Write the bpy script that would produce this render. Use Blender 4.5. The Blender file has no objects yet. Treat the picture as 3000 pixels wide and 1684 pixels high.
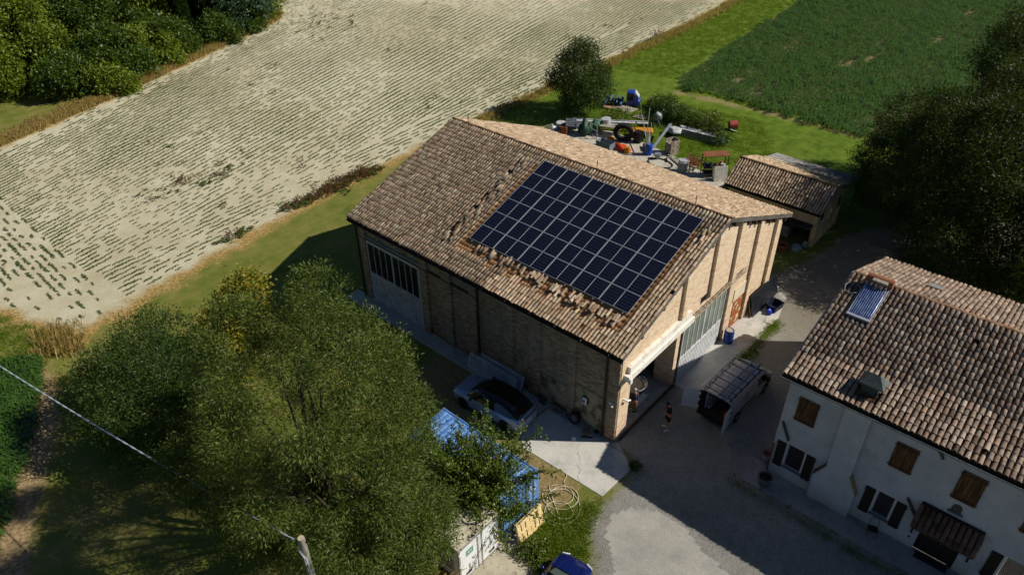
import bpy, bmesh, math, random
import numpy as np
from mathutils import Vector, Matrix, Euler
rad = math.radians
scene = bpy.context.scene
COL = scene.collection

# ---------------------------------------------------------------- camera, sky, sun, exposure
cam = bpy.data.cameras.new('camera')
cam_o = bpy.data.objects.new('camera', cam)
COL.objects.link(cam_o)
cam.sensor_width = 36.0
cam.lens = 2164.8 / 3000 * 36
cam.clip_start, cam.clip_end = 0.5, 3000
cam_o.location = (-22.795, -13.309, 28.537)
cam_o.rotation_euler = (Matrix.Rotation(rad(-48.45), 3, 'Z') @ Matrix.Rotation(rad(90 - 35.9), 3, 'X') @ Matrix.Rotation(rad(-0.72), 3, 'Z')).to_euler()
scene.camera = cam_o
SUN_EL = 40.0
SHADOW_AZ = 128.5            # direction the shadows fall, degrees from +x
sd = Vector((math.cos(rad(SHADOW_AZ + 180)) * math.cos(rad(SUN_EL)), math.sin(rad(SHADOW_AZ + 180)) * math.cos(rad(SUN_EL)), math.sin(rad(SUN_EL))))
world = bpy.data.worlds.new('World'); scene.world = world; world.use_nodes = True
wn = world.node_tree
sky = wn.nodes.new('ShaderNodeTexSky'); sky.sky_type = 'NISHITA'; sky.sun_disc = False
sky.sun_elevation = rad(SUN_EL); sky.sun_rotation = math.atan2(sd.x, sd.y); sky.altitude = 30; sky.dust_density = .4; sky.ozone_density = 6.0
wn.links.new(sky.outputs[0], wn.nodes['Background'].inputs[0])
wn.nodes['Background'].inputs[1].default_value = 0.05
sun = bpy.data.lights.new('sun', 'SUN'); sun.energy = 5.0; sun.angle = rad(0.53); sun.color = (1.0, 0.94, 0.84)
sun_o = bpy.data.objects.new('sun', sun); COL.objects.link(sun_o)
sun_o.rotation_euler = sd.to_track_quat('Z', 'Y').to_euler(); sun_o.location = (30, -40, 60)
vs = scene.view_settings
vs.view_transform = 'Standard'; vs.look = 'None'; vs.exposure = 0.0; vs.gamma = 1.0; vs.use_curve_mapping = False
scene.render.engine = 'CYCLES'
cy = scene.cycles
cy.max_bounces = 5; cy.diffuse_bounces = 2; cy.glossy_bounces = 3; cy.transmission_bounces = 4; cy.transparent_max_bounces = 4
cy.use_denoising = True; cy.use_adaptive_sampling = True; cy.adaptive_threshold = 0.02
cy.caustics_reflective = False; cy.caustics_refractive = False
scene.render.use_persistent_data = False

# ---------------------------------------------------------------- helpers: node materials
def lin(c):
    """sRGB 0-255 triple or linear 0-1 triple -> rgba"""
    if max(c) > 1.0:
        c = [((v / 255 + 0.055) / 1.055) ** 2.4 if v / 255 > 0.04045 else v / 255 / 12.92 for v in c]
    return (c[0], c[1], c[2], 1.0)

class NT:
    def __init__(s, name):
        s.m = bpy.data.materials.new(name); s.m.use_nodes = True
        s.t = s.m.node_tree; s.n = s.t.nodes; s.b = s.n['Principled BSDF']; s.out = s.n['Material Output']
        s._pos = None
    def L(s, a, b): s.t.links.new(a, b)
    def new(s, k, **kw):
        n = s.n.new(k)
        for a, v in kw.items(): setattr(n, a, v)
        return n
    def put(s, sock, v):
        if hasattr(v, 'is_output') or isinstance(v, bpy.types.NodeSocket): s.L(v, sock)
        else: sock.default_value = v
    def pos(s):
        if s._pos is None: s._pos = s.new('ShaderNodeNewGeometry').outputs['Position']
        return s._pos
    def obj(s): return s.new('ShaderNodeTexCoord').outputs['Object']
    def vmul(s, v, k):
        n = s.new('ShaderNodeVectorMath', operation='MULTIPLY'); s.put(n.inputs[0], v); n.inputs[1].default_value = k; return n.outputs[0]
    def noise(s, scale, detail=3, rough=.55, vec=None, dist=0):
        n = s.new('ShaderNodeTexNoise'); s.L(vec if vec is not None else s.pos(), n.inputs['Vector'])
        n.inputs['Scale'].default_value = scale; n.inputs['Detail'].default_value = detail; n.inputs['Roughness'].default_value = rough
        n.inputs['Distortion'].default_value = dist
        return n.outputs['Fac']
    def voro(s, scale, vec=None, out='Distance', feature='F1'):
        n = s.new('ShaderNodeTexVoronoi', feature=feature); s.L(vec if vec is not None else s.pos(), n.inputs['Vector'])
        n.inputs['Scale'].default_value = scale; return n.outputs[out]
    def ramp(s, fac, stops, interp='LINEAR'):
        n = s.new('ShaderNodeValToRGB'); cr = n.color_ramp; cr.interpolation = interp
        while len(cr.elements) < len(stops): cr.elements.new(0.5)
        for e, (p, c) in zip(cr.elements, stops):
            e.position = p; e.color = lin(c) if not isinstance(c, (int, float)) else (c, c, c, 1)
        s.put(n.inputs[0], fac); return n.outputs[0]
    def step(s, fac, lo, hi):
        n = s.new('ShaderNodeMapRange'); n.clamp = True; s.put(n.inputs[0], fac)
        n.inputs[1].default_value = lo; n.inputs[2].default_value = hi; return n.outputs[0]
    def mix(s, a, b, f, mode='MIX'):
        n = s.new('ShaderNodeMix', data_type='RGBA', blend_type=mode)
        s.put(n.inputs[0], f)
        s.put(n.inputs[6], lin(a) if isinstance(a, (tuple, list)) and len(a) == 3 else a)
        s.put(n.inputs[7], lin(b) if isinstance(b, (tuple, list)) and len(b) == 3 else b)
        return n.outputs[2]
    def math(s, op, a, b=0.0, c=None):
        n = s.new('ShaderNodeMath', operation=op); s.put(n.inputs[0], a); s.put(n.inputs[1], b)
        if c is not None: s.put(n.inputs[2], c)
        return n.outputs[0]
    def attr(s, name): return s.new('ShaderNodeAttribute', attribute_name=name).outputs['Fac']
    def sep(s, v):
        n = s.new('ShaderNodeSeparateXYZ'); s.L(v, n.inputs[0]); return n.outputs
    def comb(s, x, y, z):
        n = s.new('ShaderNodeCombineXYZ')
        for i, v in enumerate((x, y, z)): s.put(n.inputs[i], v)
        return n.outputs[0]
    def rnd(s):
        """random value per piece: per object and per island"""
        a = s.new('ShaderNodeObjectInfo').outputs['Random']; b = s.new('ShaderNodeNewGeometry').outputs['Random Per Island']
        return s.math('FRACT', s.math('ADD', s.math('MULTIPLY', a, 7.31), b))
    def bump(s, h, strength=.5, dist=.02):
        n = s.new('ShaderNodeBump'); n.inputs['Strength'].default_value = strength; n.inputs['Distance'].default_value = dist
        s.L(h, n.inputs['Height']); s.L(n.outputs[0], s.b.inputs['Normal'])
    def done(s, col, rough=.85, metal=0., spec=.3):
        s.put(s.b.inputs['Base Color'], lin(col) if isinstance(col, (tuple, list)) and len(col) == 3 else col)
        s.put(s.b.inputs['Roughness'], rough); s.b.inputs['Metallic'].default_value = metal
        s.b.inputs['Specular IOR Level'].default_value = spec
        return s.m

MATS = {}
def mat(name, col, col2=None, scale=3., rough=.7, metal=0., spec=.4, lo=.4, hi=.65, bump=0., bscale=None, emit=0):
    """plain material with noise variation towards col2"""
    if name in MATS: return MATS[name]
    k = NT(name)
    c = lin(col)
    nz = None
    if col2 is not None:
        nz = k.noise(scale, 5, .65); c = k.mix(col, col2, k.step(nz, lo, hi))
    if bump:
        k.bump(k.noise(bscale or scale * 4, 4, .6), bump, .01)
    MATS[name] = k.done(c, rough, metal, spec)
    return MATS[name]

# ---------------------------------------------------------------- helpers: meshes and objects
class MB:
    """collects simple solids; build() links them as one mesh object"""
    def __init__(s): s.v = []; s.f = []; s.mi = []; s.cur = 0; s.T = None
    def add(s, verts, faces):
        o = len(s.v)
        if s.T is not None: verts = [tuple(s.T @ Vector(p)) for p in verts]
        s.v += [tuple(p) for p in verts]; s.f += [tuple(i + o for i in q) for q in faces]; s.mi += [s.cur] * len(faces); return s
    def box(s, x0, x1, y0, y1, z0, z1):
        v = [(x, y, z) for z in (z0, z1) for y in (y0, y1) for x in (x0, x1)]
        return s.add(v, [(0, 2, 3, 1), (4, 5, 7, 6), (0, 1, 5, 4), (2, 6, 7, 3), (0, 4, 6, 2), (1, 3, 7, 5)])
    def bar(s, p, q, w, h=None, up=(0, 0, 1)):
        h = h or w; p = Vector(p); q = Vector(q); d = (q - p).normalized(); up = Vector(up)
        if abs(d.dot(up)) > .98: up = Vector((1, 0, 0))
        a = d.cross(up).normalized() * w / 2; b = a.cross(d).normalized() * h / 2
        v = [e + i * a + j * b for e in (p, q) for i, j in ((-1, -1), (1, -1), (1, 1), (-1, 1))]
        return s.add(v, [(0, 1, 2, 3), (7, 6, 5, 4), (0, 4, 5, 1), (1, 5, 6, 2), (2, 6, 7, 3), (3, 7, 4, 0)])
    def tube(s, pts, r, n=8, caps=True):
        pts = [Vector(p) for p in pts]; rr = r if isinstance(r, (list, tuple)) else [r] * len(pts)
        vs, fs = [], []; prev = None
        for i, p in enumerate(pts):
            d = (pts[min(i + 1, len(pts) - 1)] - pts[max(i - 1, 0)])
            d = d.normalized() if d.length > 1e-9 else Vector((0, 0, 1))
            if prev is None:
                a = d.orthogonal().normalized()
            else:
                a = (prev - d * prev.dot(d)); a = a.normalized() if a.length > 1e-6 else d.orthogonal().normalized()
            prev = a; b = d.cross(a)
            vs += [p + (a * math.cos(t) + b * math.sin(t)) * rr[i] for t in (2 * math.pi * k / n for k in range(n))]
        for i in range(len(pts) - 1):
            for k in range(n):
                fs.append((i * n + k, i * n + (k + 1) % n, (i + 1) * n + (k + 1) % n, (i + 1) * n + k))
        if caps: fs += [tuple(range(n))[::-1], tuple(range((len(pts) - 1) * n, len(pts) * n))]
        return s.add(vs, fs)
    def lathe(s, prof, c=(0, 0, 0), n=16, cap=False):
        vs, fs = [], []
        for r, z in prof: vs += [(c[0] + r * math.cos(2 * math.pi * k / n), c[1] + r * math.sin(2 * math.pi * k / n), c[2] + z) for k in range(n)]
        for i in range(len(prof) - 1):
            for k in range(n): fs.append((i * n + k, i * n + (k + 1) % n, (i + 1) * n + (k + 1) % n, (i + 1) * n + k))
        if cap: fs += [tuple(range(n))[::-1], tuple(range((len(prof) - 1) * n, len(prof) * n))]
        return s.add(vs, fs)
    def prism(s, poly, axis, a, b):
        """poly of 2-tuples in the other two axes, extruded along axis from a to b"""
        def P(u, v, w): return {'x': (w, u, v), 'y': (u, w, v), 'z': (u, v, w)}[axis]
        n = len(poly); v = [P(p[0], p[1], a) for p in poly] + [P(p[0], p[1], b) for p in poly]
        f = [tuple(range(n))[::-1], tuple(range(n, 2 * n))] + [(i, (i + 1) % n, n + (i + 1) % n, n + i) for i in range(n)]
        return s.add(v, f)
    def ball(s, c, r, n=10, m=6):
        r = r if isinstance(r, (tuple, list)) else (r, r, r)
        vs = [(c[0] + r[0] * math.sin(math.pi * j / m) * math.cos(2 * math.pi * k / n), c[1] + r[1] * math.sin(math.pi * j / m) * math.sin(2 * math.pi * k / n), c[2] - r[2] * math.cos(math.pi * j / m)) for j in range(m + 1) for k in range(n)]
        fs = [(j * n + k, j * n + (k + 1) % n, (j + 1) * n + (k + 1) % n, (j + 1) * n + k) for j in range(m) for k in range(n)]
        return s.add(vs, fs)
    def quad(s, a, b, c, d): return s.add([a, b, c, d], [(0, 1, 2, 3)])
    def build(s, name, m, parent=None, smooth=False, fix=True):
        me = bpy.data.meshes.new(name); me.from_pydata(s.v, [], s.f)
        for x in (m if isinstance(m, (list, tuple)) else [m]): me.materials.append(x)
        if any(s.mi): me.polygons.foreach_set('material_index', s.mi)
        if fix:
            bm = bmesh.new(); bm.from_mesh(me); bmesh.ops.recalc_face_normals(bm, faces=bm.faces); bm.to_mesh(me); bm.free()
        if smooth:
            me.shade_smooth()
            if smooth != 'all': me.set_sharp_from_angle(angle=rad(40))
        return link(name, me, parent)
def link(name, me, parent=None):
    o = bpy.data.objects.new(name, me); COL.objects.link(o)
    if parent is not None: o.parent = parent
    return o
def tag(o, label=None, cat=None, group=None, kind=None):
    for k, v in (('label', label), ('category', cat), ('group', group), ('kind', kind)):
        if v: o[k] = v
    return o
def thing(name, label, cat, loc=(0, 0, 0), rz=0., group=None):
    o = bpy.data.objects.new(name, None); COL.objects.link(o); o.empty_display_size = .3
    o.location = loc; o.rotation_euler = (0, 0, rz)
    return tag(o, label, cat, group)
def copy_tree(o, parent=None):
    c = o.copy(); COL.objects.link(c); c.parent = parent
    for ch in list(o.children): copy_tree(ch, c)
    return c
def npmesh(name, V, F, m=None, parent=None, mi=None, smooth=False, attrs=None, do_link=True):
    """V (n,3) float, F (m,k) int"""
    V = np.ascontiguousarray(V, dtype=np.float32); F = np.ascontiguousarray(F, dtype=np.int32)
    me = bpy.data.meshes.new(name); k = F.shape[1]
    me.vertices.add(len(V)); me.vertices.foreach_set('co', V.ravel())
    me.loops.add(F.size); me.loops.foreach_set('vertex_index', F.ravel())
    me.polygons.add(len(F)); me.polygons.foreach_set('loop_start', np.arange(0, F.size, k, dtype=np.int32))
    for x in (m if isinstance(m, (list, tuple)) else [m]):
        if x: me.materials.append(x)
    if mi is not None: me.polygons.foreach_set('material_index', np.ascontiguousarray(mi, dtype=np.int32))
    for nm, a in (attrs or {}).items():
        at = me.attributes.new(nm, 'FLOAT', 'POINT'); at.data.foreach_set('value', np.ascontiguousarray(a, dtype=np.float32))
    me.update(calc_edges=True)
    if smooth: me.shade_smooth()
    if not do_link: return me
    return link(name, me, parent)
def stamp(tv, tf, R, P):
    """template verts (n,3) faces (m,k); R (N,3,3), P (N,3) -> V, F"""
    V = np.einsum('nij,vj->nvi', R, tv) + P[:, None, :]
    F = tf[None] + (np.arange(len(P)) * len(tv))[:, None, None]
    return V.reshape(-1, 3), F.reshape(-1, tf.shape[1])
def rot_z(a):
    c, s = np.cos(a), np.sin(a); z = np.zeros_like(a); o = np.ones_like(a)
    return np.stack([np.stack([c, -s, z], -1), np.stack([s, c, z], -1), np.stack([z, z, o], -1)], -2)
def rand_rot(rng, n):
    q = rng.normal(size=(n, 4)); q /= np.linalg.norm(q, axis=1)[:, None]; w, x, y, z = q.T
    return np.stack([np.stack([1 - 2 * (y * y + z * z), 2 * (x * y - z * w), 2 * (x * z + y * w)], -1), np.stack([2 * (x * y + z * w), 1 - 2 * (x * x + z * z), 2 * (y * z - x * w)], -1), np.stack([2 * (x * z - y * w), 2 * (y * z + x * w), 1 - 2 * (x * x + y * y)], -1)], -2)
def dirs_rot(d, roll):
    """rotation matrices whose X axis is d (N,3)"""
    d = d / np.linalg.norm(d, axis=1)[:, None]
    up = np.where(np.abs(d[:, 2:3]) > .95, np.array([[1., 0, 0]]), np.array([[0, 0, 1.]]))
    y = np.cross(up, d); y /= np.linalg.norm(y, axis=1)[:, None]; z = np.cross(d, y)
    c, s = np.cos(roll)[:, None], np.sin(roll)[:, None]
    return np.stack([d, y * c + z * s, -y * s + z * c], -1)
SRC = bpy.data.collections.new('scatter_sources')      # not linked to the scene: only sources for scattered stuff
def scatter(name, pts, rots, scls, sources, label, cat):
    """stuff: instances of small source meshes at pts, by geometry nodes"""
    sub = bpy.data.collections.new(name + '_src')
    for i, me in enumerate(sources): sub.objects.link(bpy.data.objects.new('%s_src_%d' % (name, i), me))
    me = bpy.data.meshes.new(name); me.vertices.add(len(pts)); me.vertices.foreach_set('co', np.ascontiguousarray(pts, np.float32).ravel())
    for nm, a in (('rz', rots), ('sc', scls)):
        at = me.attributes.new(nm, 'FLOAT', 'POINT'); at.data.foreach_set('value', np.ascontiguousarray(a, np.float32))
    o = link(name, me); tag(o, label, cat, kind='stuff')
    g = bpy.data.node_groups.new(name, 'GeometryNodeTree')
    g.interface.new_socket('Geometry', in_out='INPUT', socket_type='NodeSocketGeometry'); g.interface.new_socket('Geometry', in_out='OUTPUT', socket_type='NodeSocketGeometry')
    N = g.nodes.new; gi, go = N('NodeGroupInput'), N('NodeGroupOutput'); ip = N('GeometryNodeInstanceOnPoints'); ci = N('GeometryNodeCollectionInfo')
    ci.inputs[0].default_value = sub; ci.inputs[1].default_value = True; ci.inputs[2].default_value = True
    a1 = N('GeometryNodeInputNamedAttribute'); a1.data_type = 'FLOAT'; a1.inputs[0].default_value = 'rz'
    a2 = N('GeometryNodeInputNamedAttribute'); a2.data_type = 'FLOAT'; a2.inputs[0].default_value = 'sc'
    cx = N('ShaderNodeCombineXYZ'); g.links.new(a1.outputs[0], cx.inputs[2])
    g.links.new(gi.outputs[0], ip.inputs['Points']); g.links.new(ci.outputs[0], ip.inputs['Instance']); ip.inputs['Pick Instance'].default_value = True
    g.links.new(cx.outputs[0], ip.inputs['Rotation']); g.links.new(a2.outputs[0], ip.inputs['Scale'])
    g.links.new(ip.outputs[0], go.inputs[0])
    md = o.modifiers.new('scatter', 'NODES'); md.node_group = g
    return o
def sdf(P, poly):
    """signed distance (positive inside) of points (n,2) to polygon"""
    A = np.array(poly, float); B = np.roll(A, -1, 0); d = np.full(len(P), 1e9); ins = np.zeros(len(P), bool)
    for a, b in zip(A, B):
        e = b - a; w = P - a; t = np.clip((w @ e) / (e @ e), 0, 1); d = np.minimum(d, np.hypot(*(w - t[:, None] * e).T))
        c = (a[1] > P[:, 1]) != (b[1] > P[:, 1])
        xi = (b[0] - a[0]) * (P[:, 1] - a[1]) / ((b[1] - a[1]) if b[1] != a[1] else 1e-9) + a[0]
        ins ^= c & (P[:, 0] < xi)
    return np.where(ins, d, -d)
# ================================================================ ground and fields
rng = np.random.default_rng(11)
def grass_col(k, lush=0.0):
    big = k.noise(.11, 3, .6); mid = k.noise(.9, 4, .65); fine = k.noise(14, 4, .75); vf = k.noise(60, 2, .7)
    xyz = k.sep(k.pos())
    stripe = k.math('SINE', k.math('MULTIPLY', k.math('ADD', xyz[1], k.math('MULTIPLY', mid, .9)), 4.2))
    a = k.ramp(k.math('ADD', k.math('MULTIPLY', mid, .55), k.math('MULTIPLY', big, .55)),
               [(.32, (76, 92, 30)), (.5, (104, 112, 46)), (.62, (122, 120, 60)), (.78, (150, 136, 86))])
    a = k.mix(a, (132, 122, 74), k.math('MULTIPLY', k.step(stripe, .1, 1.0), .28))
    # greener where it is never dry: east of the barn
    g = k.ramp(mid, [(.3, (62, 88, 18)), (.55, (92, 116, 30)), (.75, (116, 128, 44))])
    east = k.step(xyz[0], 20, 30)
    a = k.mix(a, g, k.math('MULTIPLY', east, .9))
    a = k.mix(a, (40, 46, 16), k.math('MULTIPLY', k.step(fine, .5, .72), .55))
    a = k.mix(a, (168, 160, 104), k.math('MULTIPLY', k.step(vf, .58, .8), .35))
    return a, fine
k = NT('grass_ground'); gc, gf = grass_col(k); k.bump(gf, .8, .05); GRASS = k.done(gc, .95, 0, .1)
me = bpy.data.meshes.new('ground'); me.from_pydata([(-1200, -1200, 0), (1500, -1200, 0), (1500, 1500, 0), (-1200, 1500, 0)], [], [(0, 1, 2, 3)]); me.materials.append(GRASS)
tag(link('ground', me), kind='structure')

def sheet(name, poly, z, m, res=.5, margin=1.2, jit=0.35, kind='structure'):
    A = np.array(poly); lo = A.min(0) - margin; hi = A.max(0) + margin
    nx, ny = int((hi[0] - lo[0]) / res) + 2, int((hi[1] - lo[1]) / res) + 2
    X, Y = np.meshgrid(lo[0] + np.arange(nx) * res, lo[1] + np.arange(ny) * res, indexing='ij')
    P = np.stack([X.ravel(), Y.ravel()], 1); d = sdf(P, poly)
    idx = np.arange(nx * ny).reshape(nx, ny)
    Q = np.stack([idx[:-1, :-1], idx[1:, :-1], idx[1:, 1:], idx[:-1, 1:]], -1).reshape(-1, 4)
    Q = Q[(d[Q] > -margin).any(1)]
    used, inv = np.unique(Q, return_inverse=True); Q = inv.reshape(-1, 4)
    V = np.concatenate([P[used], np.full((len(used), 1), z)], 1)
    o = npmesh(name, V, Q, m, attrs={'d': np.clip(d[used], -3, 6)})
    return tag(o, kind=kind)
def edge_mask(k, lo=-.1, hi=.35, amp=1.6, sc=1.1):
    n = k.math('MULTIPLY', k.math('SUBTRACT', k.noise(sc, 5, .7), .5), amp)
    n2 = k.math('MULTIPLY', k.math('SUBTRACT', k.noise(7, 3, .7), .5), amp * .5)
    return k.step(k.math('ADD', k.math('ADD', k.attr('d'), n), n2), lo, hi)

# --- sown field: pale dry clay soil, straw margin, grass beyond
FIELD = [(-14.2, 29.6), (-8, 30.6), (4.5, 32.4), (29, 33.4), (46, 33.2), (66, 33.4), (90, 35.2), (150, 38), (150, 150), (50, 150), (34, 80), (31.5, 76.4), (22, 72.6), (12, 69), (4.5, 66.2), (-7.6, 62.6), (-45, 50), (-45, 44), (-17.2, 38), (-15.9, 33.5)]
k = NT('field_soil'); gc, gf = grass_col(k)
big = k.noise(.06, 4, .6); mid = k.noise(.7, 5, .65); fine = k.noise(9, 5, .75)
soil = k.ramp(k.math('ADD', k.math('MULTIPLY', big, .6), k.math('MULTIPLY', mid, .5)), [(.3, (164, 156, 126)), (.5, (184, 176, 146)), (.62, (196, 189, 162)), (.8, (212, 206, 184))])
soil = k.mix(soil, (128, 118, 88), k.math('MULTIPLY', k.step(fine, .55, .8), .5))
soil = k.mix(soil, (150, 112, 66), k.math('MULTIPLY', k.step(k.noise(.45, 6, .7), .63, .72), .35))
straw = k.ramp(k.noise(5, 5, .75), [(.35, (104, 82, 44)), (.5, (160, 132, 78)), (.68, (196, 170, 116))])
d = k.attr('d')
n1 = k.math('MULTIPLY', k.math('SUBTRACT', k.noise(.6, 5, .7), .5), 3.2); n2 = k.math('MULTIPLY', k.math('SUBTRACT', k.noise(6, 4, .7), .5), 1.4)
dn = k.math('ADD', k.math('ADD', d, n1), n2)
c = k.mix(gc, straw, k.step(dn, -1.0, -.2)); c = k.mix(c, soil, k.step(dn, .1, .9))
k.bump(fine, .9, .05); SOIL = k.done(c, .95, 0, .1)
sheet('sown_field', FIELD, .004, SOIL, res=.9, margin=2.5)

# --- maize field soil
MAIZE = [(44.6, 22.6), (47.4, 24.3), (60, 25.2), (81, 26.8), (140, 31), (140, -70), (46, -70), (44.4, -10), (44.2, 8)]
k = NT('maize_soil'); gc, gf = grass_col(k); fine = k.noise(8, 5, .75)
s2 = k.ramp(fine, [(.35, (70, 66, 40)), (.6, (132, 122, 86)), (.75, (168, 154, 116))])
c = k.mix(gc, s2, edge_mask(k, -.2, .3, 1.8)); k.bump(fine, .8, .04); MSOIL = k.done(c, .95, 0, .1)
sheet('maize_field', MAIZE, .004, MSOIL, res=1.0, margin=2)
# bare strip along the maize and its mown lawn corner
TRACKE = [(42.5, 23.4), (44.3, 23.6), (45.3, 12), (45.2, 4), (46, -10), (44.6, -10), (43.7, 4), (43.6, 12)]
k = NT('bare_strip'); gc, gf = grass_col(k); fine = k.noise(6, 5, .75)
c = k.mix(gc, k.ramp(fine, [(.35, (96, 88, 50)), (.65, (168, 150, 108))]), k.math('MULTIPLY', edge_mask(k, .2, .7, 2.4, .6), .85)); STRIP = k.done(c, .95, 0, .1)
sheet('bare_strip', TRACKE, .008, STRIP, res=.4, margin=1)

# --- gravel yard
YARD = [(0, .2), (-1.0, -1.7), (-3.5, -1.7), (-4.8, -1.7), (-5.9, -2.6), (-7.0, -3.6), (-9, -5.2), (-16, -8), (-16, -45), (14, -45), (14, -16), (20, -12), (30, -12), (44, -16), (44, -9), (34, -4.5), (27, -1.2), (22, -.5), (18.4, 1), (17.0, -.2), (8, -1.2), (6, 0)]
k = NT('gravel_yard'); gc, gf = grass_col(k)
big = k.noise(.22, 4, .6); mid = k.noise(1.6, 5, .7); st = k.voro(26); st2 = k.noise(34, 3, .7)
c = k.ramp(k.math('ADD', k.math('MULTIPLY', big, .6), k.math('MULTIPLY', mid, .45)), [(.3, (122, 121, 116)), (.5, (156, 154, 147)), (.65, (176, 173, 164)), (.8, (188, 184, 174))])
c = k.mix(c, (196, 190, 174), k.math('MULTIPLY', k.step(st2, .55, .72), .5)); c = k.mix(c, (74, 70, 62), k.math('MULTIPLY', k.step(st, .34, .6), .55))
c = k.mix(c, (54, 51, 46), k.math('MULTIPLY', k.step(k.noise(2.6, 6, .75), .6, .7), .45))
xyz = k.sep(k.pos()); c = k.mix(c, (120, 104, 72), k.math('MULTIPLY', k.step(xyz[0], 10, 17), .4))
c = k.mix(gc, c, edge_mask(k, -.1, .5, 1.7)); k.bump(k.math('ADD', st, st2), .9, .025); GRAV = k.done(c, .92, 0, .2)
sheet('gravel_yard', YARD, .012, GRAV, res=.25, margin=1.2)
# smoother worn asphalt patch in the yard
PATCH = [(-4.7, -2.9), (-3.9, -2.6), (-3.0, -3.0), (-2.4, -3.9), (-2.3, -5.2), (-2.9, -6.4), (-3.2, -8.5), (-3.6, -12), (-9, -12), (-8.8, -6.5), (-6.4, -4.6), (-5.2, -3.5)]
k = NT('worn_asphalt'); st = k.voro(40); mid = k.noise(.8, 5, .65)
c = k.ramp(mid, [(.3, (152, 150, 143)), (.55, (174, 171, 162)), (.75, (186, 182, 172))]); c = k.mix(c, (108, 103, 94), k.math('MULTIPLY', k.step(st, .36, .6), .5))
k.bump(st, .5, .012); ASPH = k.done(c, .9, 0, .25)
o = sheet('worn_asphalt', PATCH, .018, ASPH, res=.2, margin=.02)
# dirt track at the lower left and ground under the trees
DIRT = [(-16.6, 28.2), (-17.2, 24.6), (-19.6, 20.6), (-22, 16.5), (-24.5, 11), (-28, 4), (-29.5, 4), (-25.8, 12), (-23.2, 17.4), (-20.7, 21.6), (-18.2, 25.6), (-17.1, 28.4)]
k = NT('dirt_track'); gc, gf = grass_col(k); fine = k.noise(5, 6, .75)
c = k.mix(gc, k.ramp(fine, [(.35, (100, 84, 58)), (.5, (150, 128, 94)), (.7, (182, 162, 126))]), edge_mask(k, -.3, .3, 1.4, 1.4)); k.bump(fine, .8, .06); DIRTM = k.done(c, .95, 0, .1)
sheet('dirt_track', DIRT, .008, DIRTM, res=.3, margin=1)
# bare worn earth between the slab and the container
k = NT('bare_earth'); gc, gf = grass_col(k); fine = k.noise(7, 6, .75)
c = k.mix(gc, k.ramp(fine, [(.35, (96, 78, 52)), (.5, (140, 118, 84)), (.7, (172, 150, 114))]), k.math('MULTIPLY', edge_mask(k, -.3, .6, 2.2, 1.2), .8)); k.bump(fine, .6, .04); EARTH = k.done(c, .95, 0, .1)
sheet('bare_earth', [(-3.2, 3.6), (-3.1, -1.4), (-5.0, -1.6), (-5.6, .5), (-5.7, 4)], .008, EARTH, res=.2, margin=.5)
sheet('worn_ground', [(-.9, 4.2), (-.9, 12), (-4.2, 12), (-5.0, 9), (-5.2, 4.2)], .006, EARTH, res=.3, margin=.8)

# --- concrete
def concrete(name, base=(190, 187, 178), dark=(92, 88, 78), crack=.5, k1=.62):
    k = NT(name); a = k.noise(.8, 6, .7); b = k.noise(3.5, 6, .75); f = k.noise(40, 3, .7)
    c = k.ramp(a, [(.3, tuple(int(v * .84) for v in base)), (.5, base), (.72, tuple(min(255, int(v * 1.07)) for v in base))])
    c = k.mix(c, dark, k.math('MULTIPLY', k.step(b, k1, k1 + .12), .7)); c = k.mix(c, tuple(int(v * .7) for v in base), k.math('MULTIPLY', k.step(f, .55, .75), .3))
    wv = k.new('ShaderNodeVectorMath', operation='ADD'); k.L(k.pos(), wv.inputs[0]); nn = k.new('ShaderNodeTexNoise'); nn.inputs['Scale'].default_value = 1.7; nn.inputs['Detail'].default_value = 5; k.L(k.pos(), nn.inputs['Vector']); k.L(k.vmul(nn.outputs['Color'], (1.3, 1.3, 0)), wv.inputs[1])
    cr = k.voro(crack * .5, feature='DISTANCE_TO_EDGE', vec=wv.outputs[0])
    c = k.mix(c, (88, 82, 72), k.math('MULTIPLY', k.math('MULTIPLY', k.step(cr, .010, .001), k.step(a, .46, .56)), .5))
    k.bump(k.math('ADD', b, k.math('MULTIPLY', f, .4)), .35, .02); return k.done(c, .88, 0, .25)
CONC = concrete('concrete_slab'); CONC2 = concrete('concrete_pavement', (164, 161, 152), (84, 78, 66), .7, .58)
s = MB().prism([(-3.35, 3.3), (-3.22, -1.5), (-.95, -1.62), (-.42, -.85), (-.42, 4.1), (-2.7, 4.1)], 'z', -.1, .035)
tag(s.build('concrete_slab', CONC), kind='structure')
s = MB().prism([(-.40, -.80), (-.02, -.28), (-.02, 20.4), (-1.05, 20.4), (-1.05, 4.2), (-.40, 4.2)], 'z', -.1, .05)
tag(s.build('barn_pavement', CONC2), kind='structure')
jr = random.Random(2)
edge = [(14.9 - i * .42, -1.72 - jr.random() * .16 - (.12 if i > 9 else 0)) for i in range(20)]
s = MB().prism([(5.6, -.02), (16.9, -.02), (17.3, -.6), (16.6, -1.5), (15.4, -1.75)] + edge + [(6.3, -1.5), (5.6, -.9)], 'z', -.1, .03)
tag(s.build('concrete_apron', CONC), kind='structure')
s = MB().prism([(-8.6, .9), (-7.4, .9), (-7.2, -.2), (-7.9, -1.1), (-8.5, -2.2), (-12, -2.4), (-12, .9)], 'z', -.1, .02)
tag(s.build('box_forecourt', concrete('forecourt', (178, 170, 148), (96, 88, 70), .8, .55)), kind='structure')
s = MB().prism([(27.4, 26.6), (27.4, 9), (28.9, 9), (29.6, 12.5), (30.4, 15), (31.0, 18), (31.2, 22.4), (30.2, 24.6)], 'z', -.1, .03)
tag(s.build('scrapyard_slab', concrete('yard_slab', (182, 176, 160), (84, 78, 66), .5, .55)), kind='structure')
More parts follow.
